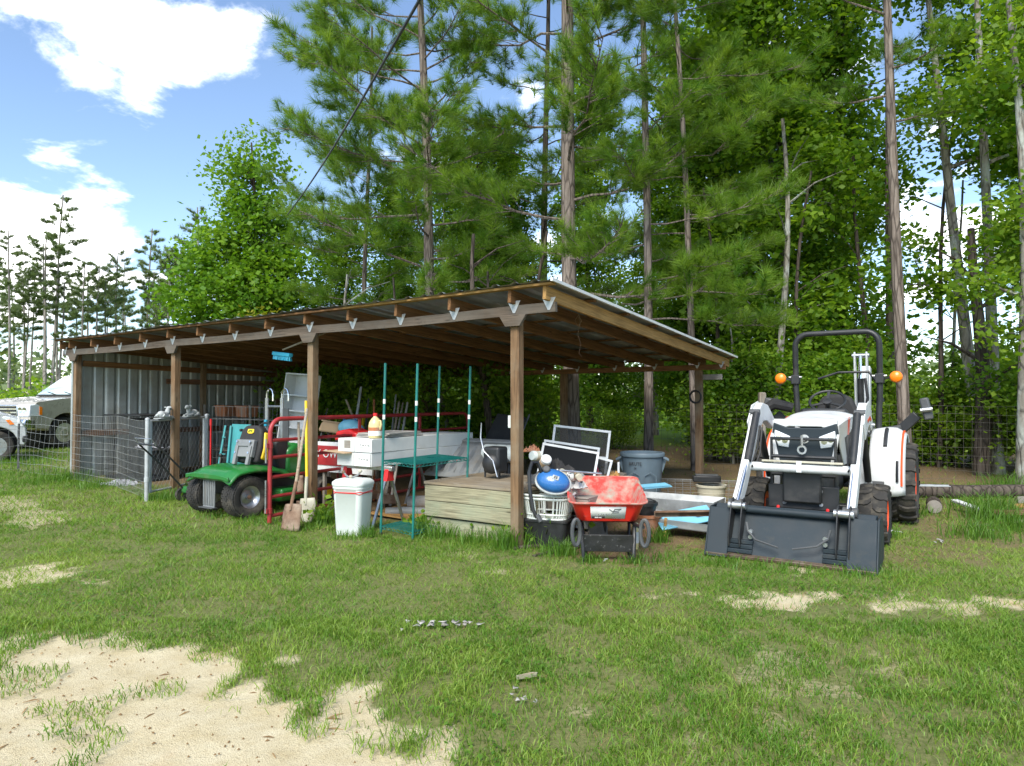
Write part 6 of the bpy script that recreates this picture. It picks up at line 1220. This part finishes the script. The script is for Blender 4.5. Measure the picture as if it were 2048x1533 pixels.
for i, (px0, py0, px1, py1, Y, w_, h_, m_, lb_) in enumerate([(1978, 1024, 2120, 1026, 8.3, .14, .05, 'wood_brown', 'dark brown board resting on the timber pile at the right'), (2030, 1012, 2120, 1010, 8.8, .12, .04, 'wood_yellow', 'fresh yellow board end behind the brown board'), (2020, 1050, 2120, 1052, 8.2, .14, .12, 'wood_deck', 'squared weathered beam under the brown board'), (2035, 1000, 2140, 998, 9.1, .12, .08, 'wood_old', 'old grey beam at the back of the timber pile'), (1905, 1052, 1975, 1050, 8.2, .06, .02, 'wood_old', 'thin lath lying in the grass before the log'), (1930, 1063, 1985, 1061, 7.9, .06, .02, 'wood_old', 'thin splintered lath nearest in the grass')]):
    a_ = P(px0, py0, Y); b_ = P(px1, py1, Y - .3); T = thing('timber_board', lb_, 'board', a_); plank('length', (0, 0, 0), b_ - a_, w_, h_, m_, T); b = MB(); b.bar((-.004, 0, 0), (.0, 0, 0), w_ * .94, h_ * .9); b.build('sawn_end', 'wood_top', T)
T = thing('metal_strip', 'thin pale metal strip lying along the top of the log', 'metal strip', P(1835, 972, 9.6)); b = MB(); e_ = P(1900, 973, 9.5) - P(1835, 972, 9.6); b.bar((0, 0, 0), e_, .07, .008); b.build('strip', 'galv', T); b = MB(); b.bar((0, .03, .006), e_ + Vector((0, .03, .006)), .01, .02); b.build('fold', 'galv', T)
# litter
def flakes(name, label, px, py, n_, sx, sy, sz, mat_, cat):
    g = G(px, py); T = thing(name, label, cat, g)
    for k in range(n_):
        x, y = random.gauss(0, sx), random.gauss(0, sy); w = sz * random.uniform(.4, 1.2); b = MB(); an = random.uniform(0, 3.1); m_ = [(math.cos(an + a) * w * random.uniform(.5, 1), math.sin(an + a) * w * random.uniform(.3, .8)) for a in (0, .9, 1.9, 3.0, 4.1, 5.2)]; zz = h1(g.x + x, g.y + y) - g.z + .022 + random.uniform(0, .01)
        b.add([(x + p[0], y + p[1], zz + random.uniform(-.008, .012)) for p in m_], [(0, 1, 2, 3, 4, 5)]); b.build('flake', mat_, T, solid=.003)
flakes('paper_litter', 'scattered white flakes of crumbled plaster in the lawn', 880, 1256, 22, .13, .045, .034, 'carpet', 'litter')
flakes('paper_scrap', 'small white scraps at the lawn edge near the sand', 1035, 1405, 7, .06, .06, .016, 'carpet', 'litter')
flakes('paper_scrap', 'small white scrap beside the front tractor tyre', 1793, 1068, 3, .03, .03, .04, 'white_card', 'litter')
flakes('paper_scrap', 'white scraps lying in the straw right of the tractor', 1870, 1088, 6, .1, .04, .03, 'carpet', 'litter')
flakes('paper_scrap', 'white speck of litter below the wheelbarrow', 1212, 1127, 2, .01, .01, .022, 'white_card', 'litter')
g = G(1053, 1362); T = thing('wood_chip', 'pale splinter of wood lying in the foreground lawn', 'wood chip', g, R(25)); b = MB(); b.prism([(-.06, -.012), (.05, -.018), (.065, 0), (.04, .014), (-.055, .010)], .02, .034, 'xy'); b.build('splinter', 'wood_deck', T); b = MB(); b.prism([(-.05, -.004), (.045, -.006), (.04, .004)], .0345, .038, 'xy'); b.build('split_ridge', 'wood_handle', T)
# ================================================================ WIRE FENCE BEHIND
fpts = [foot(1405, 12.6), foot(1560, 12.3), foot(1720, 12.0), foot(1850, 11.6), foot(2100, 11.0)]
mesh_net('wire_fence', 'rusty welded wire fence strung along the wood behind the tractor', 'fence', fpts, .05, 1.28, .12, .14, .0018, .012, 'wire_dark')
fpts2 = [foot(1060, 13.0), foot(1240, 13.0), foot(1400, 12.65)]
mesh_net('wire_fence', 'welded wire fence seen under the shed roof beside the thick pine', 'fence', fpts2, .05, 1.2, .12, .14, .0016, .012, 'wire_dark')
for i, (px, Y) in enumerate(((1522, 12.4),)):
    q = foot(px, Y); T = thing('fence_post', ('old grey wooden fence post behind the left loader arm', 'old wooden fence post behind the log')[i], 'fence post', q); plank('shaft', (0, 0, -.2), (.02, 0, 1.5), .12, .12, 'wood_old', T, bevel=.02); b = MB(); b.box((0, -.066, .9), (.02, .01, .03)); b.build('staple', 'rust', T)
# ================================================================ TRACTOR
g = Vector((2.45, 6.15)); T = thing('loader_tractor', 'white compact tractor with front loader bucket and backhoe, facing the camera', 'tractor', (g.x, g.y, h1(g.x, g.y)), SHED_RZ)
def part(name): o = bpy.data.objects.new(name, None); col.objects.link(o); o.parent = T; return o
# ---- bucket
bk = part('bucket')
b = MB(); b.prism([(.02, .02), (.06, .0), (.10, .02), (.30, .40), (.34, .44), (.30, .46), (.26, .42)], -.70, .70, 'yz'); b.build('back_plate', 'charcoal_paint', bk, bevel=.006)
b = MB(); b.box((0, .03, .025), (1.44, .09, .03), (R(12), 0, 0)); b.build('cutting_edge', 'blade_wear', bk, bevel=.004)
for s in (-1, 1):
    b = MB(); w_ = .20 if s < 0 else .23; b.prism([(-.02, .0), (.02, .0), (.20, .42), (.16, .44)], s * .72, s * (.72 - w_), 'yz'); b.build('side_panel', 'charcoal_paint', bk, bevel=.006)
    b = MB(); b.prism([(-.02, .0), (.18, .44), (.42, .44), (.55, .25), (.50, .05), (.2, .0)], s * .72, s * .735, 'yz'); b.build('side_wall', 'charcoal_paint', bk, bevel=.004)
b = MB(); b.prism([(.05, .0), (.5, .02), (.55, .25), (.42, .44), (.34, .44), (.30, .40), (.40, .38), (.48, .22), (.44, .08), (.08, .03)], -.70, .70, 'yz'); b.build('bucket_shell', 'charcoal_paint', bk)
b = MB(); b.cyl((-.50, .22, .43), (.50, .22, .43), .034, n=14); b.build('top_tube', 'charcoal_paint', bk)
for s in (-1, 1):
    q = bpy.data.objects.new('quick_attach', None); col.objects.link(q); q.parent = bk
    for dx in (-.05, .05): b = MB(); b.prism([(.02, .10), (.0, .2), (.12, .52), (.20, .54), (.26, .46), (.20, .12)], s * .46 + dx - .006, s * .46 + dx + .006, 'yz'); b.build('attach_plate', 'black', q, bevel=.003)
    for k in range(3): b = MB(); b.box((s * .43, .055 - .02 * k + .03, .145 - .04 * k), (.26, .05, .036)); b.build('attach_step', 'charcoal_paint', q, bevel=.004)
    b = MB(); b.cyl((s * .46 - .08, .14, .47), (s * .46 + .08, .14, .47), .035, n=14); b.build('pivot_pin', 'steel', q)
    for (dx, z) in ((-s * .14, .25), (-s * .14, .20)): b = MB(); b.cyl((s * .46 + dx, .05, z), (s * .46 + dx, .09, z), .020, n=12); b.build('lock_bolt', 'steel', q)
    b = MB(); b.tube([(s * .36, .08, .33), (s * .34, .06, .25), (s * .26, .0, .19), (s * .06, -.02, .145)], [.012, .012, .009, .008], 8); b.build('lever', 'dark_grey', q)
# ---- loader arms
def yz_arm(name, x, w, path, mat_, parent=T, bev=.008):
    """a plate girder following a bent centre line (y, z, depth)"""
    up = []; dn = []
    for i, (y, z, h) in enumerate(path):
        a = path[max(0, i - 1)]; c = path[min(len(path) - 1, i + 1)]; t_ = Vector((c[0] - a[0], c[1] - a[1])).normalized(); n_ = Vector((-t_.y, t_.x)); up.append((y + n_.x * h / 2, z + n_.y * h / 2)); dn.append((y - n_.x * h / 2, z - n_.y * h / 2))
    b = MB(); b.prism(up + dn[::-1], x - w / 2, x + w / 2, 'yz'); return b.build(name, mat_, parent, bevel=bev)
for s in (-1, 1):
    A_ = bpy.data.objects.new('loader_arm', None); col.objects.link(A_); A_.parent = T
    x = s * .50
    yz_arm('boom', x, .075, [(.26, .46, .11), (.45, .62, .13), (.80, 1.0, .16), (1.05, 1.27, .20), (1.20, 1.345, .20), (1.40, 1.33, .18), (1.72, 1.20, .12)], 'white_paint', A_)
    yz_arm('knee_plate', x + s * .045, .012, [(.92, 1.16, .2), (1.10, 1.30, .26), (1.3, 1.34, .24), (1.5, 1.28, .16)], 'white_paint', A_, .003)
    b = MB(); b.prism([(1.12, 1.27), (1.34, 1.31), (1.46, 1.27), (1.42, 1.25), (1.3, 1.27), (1.15, 1.245)], x + s * .0525, x + s * .0555, 'yz'); b.build('orange_flash', 'orange_rim', A_)
    b = MB(); b.cyl((x - s * .02, .98, 1.33), (x - s * .02, .60, .86), .038, n=14); b.build('cylinder_barrel', 'black', A_); b = MB(); b.cyl((x - s * .02, .62, .88), (x - s * .02, .22, .50), .017, n=10); b.build('cylinder_rod', 'chrome', A_)
    b = MB(); b.cyl((x - .06, .24, .47), (x + .06, .24, .47), .05, n=14); b.cyl((x - .05, .99, 1.34), (x + .05, .99, 1.34), .035, n=12); b.build('pivot', 'dark_grey', A_)
    yz_arm('tower', s * .43, .09, [(1.72, .45, .2), (1.72, .8, .18), (1.72, 1.24, .14)], 'white_paint', A_); b = MB(); b.cyl((s * .50, 1.62, .62), (s * .50, 1.25, 1.12), .035, n=12); b.build('lift_cylinder', 'black', A_)
    b = MB(); b.cyl((s * .36, 1.72, 1.20), (s * .56, 1.72, 1.20), .03, n=12); b.build('tower_pin', 'steel', A_)
    b = MB(); b.tube([(x - s * .05, 1.0, 1.2), (x - s * .06, .85, .98), (x - s * .05, .7, .84), (x - s * .06, .62, .80)], .010, 6); b.tube([(x - s * .07, 1.0, 1.18), (x - s * .09, .82, .92), (x - s * .07, .66, .78)], .010, 6); b.build('hydraulic_hose', 'black', A_)
b = MB(); b.cyl((-.47, .68, .80), (.47, .68, .80), .045, n=16); b.build('cross_tube', 'white_paint', T); b = MB(); b.box((0.02, .66, .865), (.74, .05, .018)); b.build('hose_guard', 'cream', T, bevel=.003); b = MB(); b.box((0, .633, .82), (.05, .01, .11)); b.build('tube_clip', 'white_paint', T, bevel=.002)
# ---- grille guard and front frame
gd = part('grille_guard')
b = MB(); b.tube([(-.30, .86, .62), (-.30, .84, 1.08), (.30, .84, 1.08), (.30, .86, .62)], .020, 10); b.build('outer_bar', 'black', gd)
for z in (.90, .72): b = MB(); b.cyl((-.30, .845, z), (.30, .845, z), .018, n=10); b.build('cross_bar', 'black', gd)
b = MB(); b.tube([(.0, .80, 1.12), (.0, .80, 1.0)], .012, 8); b.lathe([(.028, -.012), (.045, -.012), (.045, .012), (.028, .012)], 16, (0, .80, .975), 'y', True); b.build('tow_eye', 'steel', gd)
b = MB(); b.box((0, .83, .50), (.66, .03, .24)); b.box((0, .85, .36), (.5, .06, .06)); fp_ = b.build('front_plate', 'black', T, bevel=.01)
for (x, z) in ((-.17, .57), (.17, .57), (-.17, .44), (.17, .44)): b = MB(); b.cyl((x, .80, z), (x, .825, z), .018, n=8); b.build('bolt', 'steel', fp_)
for s in (-1, 1):
    b = MB(); b.tube([(s * .23, .80, .40), (s * .23, .77, .37), (s * .23, .78, .33), (s * .23, .81, .32)], .016, 8); b.build('tow_hook', 'red_bright', T)
    b = MB(); b.bar((s * .32, .86, .62), (s * .22, .84, .40), .03, .03); b.build('plate_brace', 'black', T)
# ---- hood
def hood(u, v):
    y = .98 + 1.05 * v; w = .30 + .03 * v; a = (u - .5) * 2; dr = .035 * (1 - v) ** 2
    z = 1.275 + .07 * v - dr - .05 * abs(a) ** 3 - (.30 if abs(a) > .999 else 0) * 0; return (a * w, y, z)
b = MB(); b.grid(hood, 20, 12); b.build('hood_top', 'white_paint', T, smooth=60, solid=.012)
for s in (-1, 1):
    b = MB(); b.prism([(.96, 1.22), (2.03, 1.30), (2.03, .80), (1.30, .80), (1.05, 1.0)], s * .315, s * .300, 'yz'); b.build('hood_side', 'white_paint', T, bevel=.004)
    b = MB(); b.prism([(1.35, 1.08), (1.95, 1.14), (1.95, .86), (1.5, .86)], s * .318, s * .3165, 'yz'); b.build('side_vent', 'black', T); b = MB(); b.prism([(1.62, 1.28), (1.78, 1.29), (1.66, 1.10), (1.56, 1.10)], s * .3185, s * .3175, 'yz'); b.build('orange_flash', 'orange_rim', T)
b = MB(); b.prism([(-.30, 1.24), (-.16, 1.19), (.16, 1.19), (.30, 1.24), (.315, 1.12), (.26, .80), (.20, .72), (-.20, .72), (-.26, .80), (-.315, 1.12)], .935, .985, 'xz'); b.build('nose', 'charcoal_paint', T, bevel=.012, seg=3)
b = MB(); b.prism([(-.305, 1.15), (-.15, 1.20), (.15, 1.20), (.305, 1.15), (.30, 1.275), (-.30, 1.275)], .945, 1.0, 'xz'); b.build('nose_cap', 'white_paint', T, bevel=.012, seg=3)
for s in (-1, 1):
    b = MB(); b.prism([(s * .135, 1.10), (s * .285, 1.165), (s * .292, 1.10), (s * .25, 1.0), (s * .15, .985)], .918, .95, 'xz'); hl = b.build('headlight', 'lens', T, bevel=.008)
    for k in (0, 1): b = MB(); b.lathe([(.001, .913), (.03, .914), (.035, .925)], 14, (s * (.185 + .06 * k), 0, 1.06 + .02 * k), 'y'); b.build('lamp_cup', 'chrome', hl)
    b = MB(); b.prism([(s * .30, 1.13), (s * .325, 1.13), (s * .27, .80), (s * .20, .78), (s * .235, .82)], .925, .95, 'xz'); b.build('nose_blade', 'white_paint', T, bevel=.004)
b = MB(); b.lathe([(.001, .925), (.042, .927), (.046, .935)], 20, (0, 0, 1.075), 'y'); lg = b.build('badge', 'stone', T); b = MB(); b.tube([(-.022, .922, 1.06), (-.02, .921, 1.095), (0, .92, 1.08), (.02, .921, 1.095), (.022, .922, 1.06), (0, .92, 1.05)], .005, 5, True); b.build('badge_mark', 'black', lg)
b = MB(); b.box((0, .93, .80), (.36, .03, .09)); b.build('lower_grille', 'black', T, bevel=.006)
for k in range(5): b = MB(); b.box((0, .913, .77 + .015 * k), (.34, .006, .005)); b.build('grille_slat', 'dark_grey', T)
b = MB(); b.box((0, 1.5, .66), (.36, 1.5, .42)); b.build('engine_block', 'black', T, bevel=.02); b = MB(); b.box((0, 1.4, .33), (1.0, .12, .12)); b.build('front_axle', 'black', T, bevel=.02); b = MB(); b.cyl((-.55, 3.0, .49), (.55, 3.0, .49), .09, n=14); b.build('rear_axle', 'black', T)
# ---- wheels with lugs
def ag_wheel(name, x, y, r, w, rimr, nl, s):
    W_ = bpy.data.objects.new(name, None); col.objects.link(W_); W_.parent = T; W_.location = (x, y, r - .012); b = MB(); rr = rimr
    b.lathe([(rr, -w * .42), (r * .80, -w * .5), (r * .90, -w * .49), (r * .94, -w * .40), (r * .95, 0), (r * .94, w * .40), (r * .90, w * .49), (r * .80, w * .5), (rr, w * .42)], 48, axis='x', closed=True); b.build('tyre', 'rubber', W_, smooth=40)
    b = MB()
    for k in range(nl):
        for sd in (-1, 1):
            a = 2 * math.pi * (k + (.5 if sd > 0 else 0)) / nl; npt = 5; L0 = []
            for j in range(npt):
                t_ = j / (npt - 1); xx = sd * w * (.03 + .49 * t_); an = a + (.16 * t_ + .05 * math.sin(t_ * 5)) * (.4 / r) * .9; ro = r * (1.0 - .05 * t_ ** 3); L0.append((xx, an, ro))
            vs_ = []; dA = .030 / r * (1.1 if r > .4 else .95)
            for (xx, an, ro) in L0:
                for (da, rad) in ((-dA, ro * .935), (-dA * .75, ro), (dA * .75, ro), (dA, ro * .935)): vs_.append((xx, math.cos(an + da) * rad, math.sin(an + da) * rad))
            fs_ = [(i * 4 + q_, i * 4 + q_ + 1, i * 4 + q_ + 5, i * 4 + q_ + 4) for i in range(npt - 1) for q_ in range(3)] + [(0, 1, 2, 3), ((npt - 1) * 4 + 3, (npt - 1) * 4 + 2, (npt - 1) * 4 + 1, (npt - 1) * 4)]
            b.add(vs_, fs_)
    o = b.build('tread', 'rubber', W_, smooth=30); o['kind'] = 'stuff'
    b = MB(); b.lathe([(.001, s * w * .05), (rr * .3, s * w * .10), (rr * .4, s * w * .02), (rr * .75, -s * w * .02), (rr * .86, s * w * .28), (rr * 1.0, s * w * .43), (rr * 1.02, s * w * .40), (rr * .95, -s * w * .4)], 36, axis='x'); b.build('rim', 'orange_rim', W_, smooth=50)
    for k in range(6): a = k * math.pi / 3; b = MB(); b.cyl((s * w * .02, rr * .55 * math.cos(a), rr * .55 * math.sin(a)), (s * w * .10, rr * .55 * math.cos(a), rr * .55 * math.sin(a)), .014, n=6); b.build('wheel_nut', 'steel', W_)
for s in (-1, 1): ag_wheel('front_wheel', s * .58, 1.40, .315, .26, .17, 15, s); ag_wheel('rear_wheel', s * .70, 3.0, .49, .36, .28, 18, s)
# ---- fenders, floor, seat, wheel
for s in (-1, 1):
    def fen(u, v):
        a = R(-12 + 150 * v); x = s * (.42 + .36 * u); rad = .60 + .03 * math.sin(math.pi * u) - .05 * max(0, u - .75) * 4; return (x, 3.02 - math.cos(a) * rad * .93, .50 + math.sin(a) * rad)
    b = MB(); b.grid(fen, 10, 24); fd = b.build('fender', 'white_paint', T, smooth=60, solid=.02)
    b = MB(); b.tube([Vector(fen(.90, k / 14)) + Vector((s * .006, 0, 0)) + (Vector(fen(.9, k / 14)) - Vector((s * .74, 3.02, .5))).normalized() * .014 for k in range(1, 13)], .013, 6); b.build('orange_stripe', 'orange_rim', fd)
    b = MB(); b.tube([Vector(fen(.45, k / 14)) + (Vector(fen(.45, k / 14)) - Vector((s * .58, 3.02, .5))).normalized() * .02 for k in range(5, 9)], .022, 6); b.build('grab_handle', 'black', fd)
    b = MB(); b.tube([Vector(fen(.80, k / 20)) + (Vector(fen(.80, k / 20)) - Vector((s * .70, 3.02, .5))).normalized() * .018 for k in range(2, 6)], .016, 6); b.build('step_pad', 'black', fd)
    b = MB(); b.box((s * .40, 2.2, .52), (.36, .6, .03)); b.build('foot_plate', 'black', T, bevel=.006); b = MB(); b.bar((s * .50, 1.9, .5), (s * .46, 1.75, .85), .04, .02); b.build('step_bracket', 'white_paint', T)
b = MB(); b.box((0, 2.12, 1.12), (.5, .2, .5), (R(-8), 0, 0)); b.build('dash', 'black', T, bevel=.04, seg=3)
sw = part('steering_wheel'); sw.location = (0.02, 2.22, 1.46); sw.rotation_euler = (R(38), 0, 0); b = MB(); b.tube([(.19 * math.cos(a), .19 * math.sin(a), 0) for a in np.linspace(0, 2 * math.pi, 32)[:-1]], .015, 8, True); b.build('ring', 'black', sw)
for a in (90, 210, 330): b = MB(); b.bar((0, 0, -.02), (.185 * math.cos(R(a)), .185 * math.sin(R(a)), 0), .03, .012); b.build('spoke', 'black', sw)
b = MB(); b.cyl((0, 0, -.03), (0, 0, -.28), .03, n=10); b.lathe([(.05, -.03), (.05, .0), (.001, .01)], 14); b.build('column', 'black', sw)
st = part('seat'); b = MB(); b.box((.02, 2.72, 1.02), (.48, .45, .12)); b.build('cushion', 'black_soft', st, bevel=.05, seg=3); b = MB(); b.prism([(-.22, 1.06), (.26, 1.06), (.27, 1.32), (.20, 1.50), (.10, 1.545), (-.06, 1.545), (-.16, 1.50), (-.23, 1.32)], 2.90, 3.0, 'xz'); b.build('backrest', 'black_soft', st, bevel=.045, seg=4)
b = MB(); b.box((0, 2.7, .75), (.6, .7, .42)); b.build('seat_base', 'black', T, bevel=.03)
# ---- roll bar
rp = part('roll_bar'); hw = .47; c = .16; zt = 2.33
b = MB(); pts = [(-hw - .0, 3.12, .75), (-hw, 3.12, 1.2), (-hw - .02, 3.10, 1.62), (-hw - .02, 3.08, zt - c)] + [(-hw - .02 + c - c * math.cos(a), 3.07, zt - c + c * math.sin(a)) for a in np.linspace(.25, math.pi / 2, 6)]
pts = pts + [(-x, y, z) for (x, y, z) in reversed(pts)]; b.tube(pts, .036, 10); b.build('hoop', 'black', rp, smooth=50)
for s in (-1, 1):
    b = MB(); b.box((s * (hw + .02), 3.09, 1.74), (.10, .11, .12)); b.build('hinge_block', 'black', rp, bevel=.008); b = MB(); b.cyl((s * (hw - .06), 3.06, 1.77), (s * (hw + .10), 3.06, 1.77), .013, n=8); b.build('hinge_pin', 'steel', rp)
    lm = bpy.data.objects.new('warning_light', None); col.objects.link(lm); lm.parent = T; b = MB(); b.bar((s * (hw + .04), 3.09, 1.72), (s * (hw + .14), 3.05, 1.755), .03, .02); b.build('bracket', 'black', lm); b = MB(); b.lathe([(.001, -.045), (.055, -.04), (.068, -.02), (.07, 0), (.068, .03), (.05, .045), (.001, .045)], 22, (s * (hw + .20), 3.05, 1.755), 'y'); b.build('lens', 'amber', lm, smooth=60); b = MB(); b.lathe([(.072, -.006), (.072, .006)], 22, (s * (hw + .20), 3.05, 1.755), 'y'); b.build('rim', 'terracotta', lm)
b = MB(); b.tube([(-.25, 3.3, 1.75), (.0, 3.28, 1.83), (.35, 3.28, 1.83), (.46, 3.3, 1.66), (.50, 3.35, 1.45)], .016, 8); b.build('rear_rail', 'black', T)
# ---- backhoe
bh = part('backhoe')
b = MB(); b.box((0, 3.75, .85), (.5, .3, .5)); b.build('swing_frame', 'black', bh, bevel=.03)
for s in (-.07, .07): b = MB(); b.prism([(3.55, 1.05), (3.68, 1.0), (3.60, 1.60), (3.50, 2.05), (3.42, 2.10), (3.42, 1.95), (3.50, 1.5)], .24 + s - .012, .24 + s + .012, 'yz'); b.build('boom_plate', 'white_paint', bh, bevel=.006)
b = MB(); b.cyl((.24, 3.45, 1.2), (.24, 3.40, 1.75), .04, n=12); b.build('boom_cylinder', 'black', bh); b = MB(); b.cyl((.24, 3.40, 1.7), (.24, 3.42, 2.04), .018, n=10); b.build('boom_rod', 'chrome', bh); b = MB(); b.cyl((.14, 3.45, 2.05), (.34, 3.45, 2.05), .03, n=12); b.build('boom_pin', 'steel', bh)
b = MB(); b.tube([(.28, 3.35, 1.2), (.33, 3.32, 1.5), (.30, 3.35, 1.75)], .018, 8); b.build('hydraulic_hose', 'black', bh)
b = MB(); b.box((.24, 3.85, 1.45), (.14, .16, .95), (R(-8), 0, 0)); b.build('dipper', 'white_paint', bh, bevel=.01)
for s in (-1, 1):
    sl = bpy.data.objects.new('stabiliser', None); col.objects.link(sl); sl.parent = bh
    b = MB(); b.bar((s * .35, 3.7, .75), (s * .86, 3.65, 1.28), .10, .12); b.build('leg', 'black', sl, bevel=.01); b = MB(); b.cyl((s * .30, 3.66, 1.05), (s * .68, 3.62, 1.12), .035, n=10); b.build('cylinder', 'dark_grey', sl)
    b = MB(); b.box((s * .96, 3.62, 1.36), (.10, .24, .28), (0, s * R(-12), 0)); b.build('pad', 'dark_grey', sl, bevel=.02); b = MB(); b.cyl((s * .90, 3.48, 1.34), (s * 1.03, 3.48, 1.36), .03, n=10); b.build('pad_pin', 'steel', sl)
b = MB(); b.tube([(-.62, 3.55, 1.36), (-.85, 3.5, 1.42), (-1.05, 3.5, 1.30)], [.07, .085, .06], 10); b.build('hose_bundle', 'black_soft', bh)
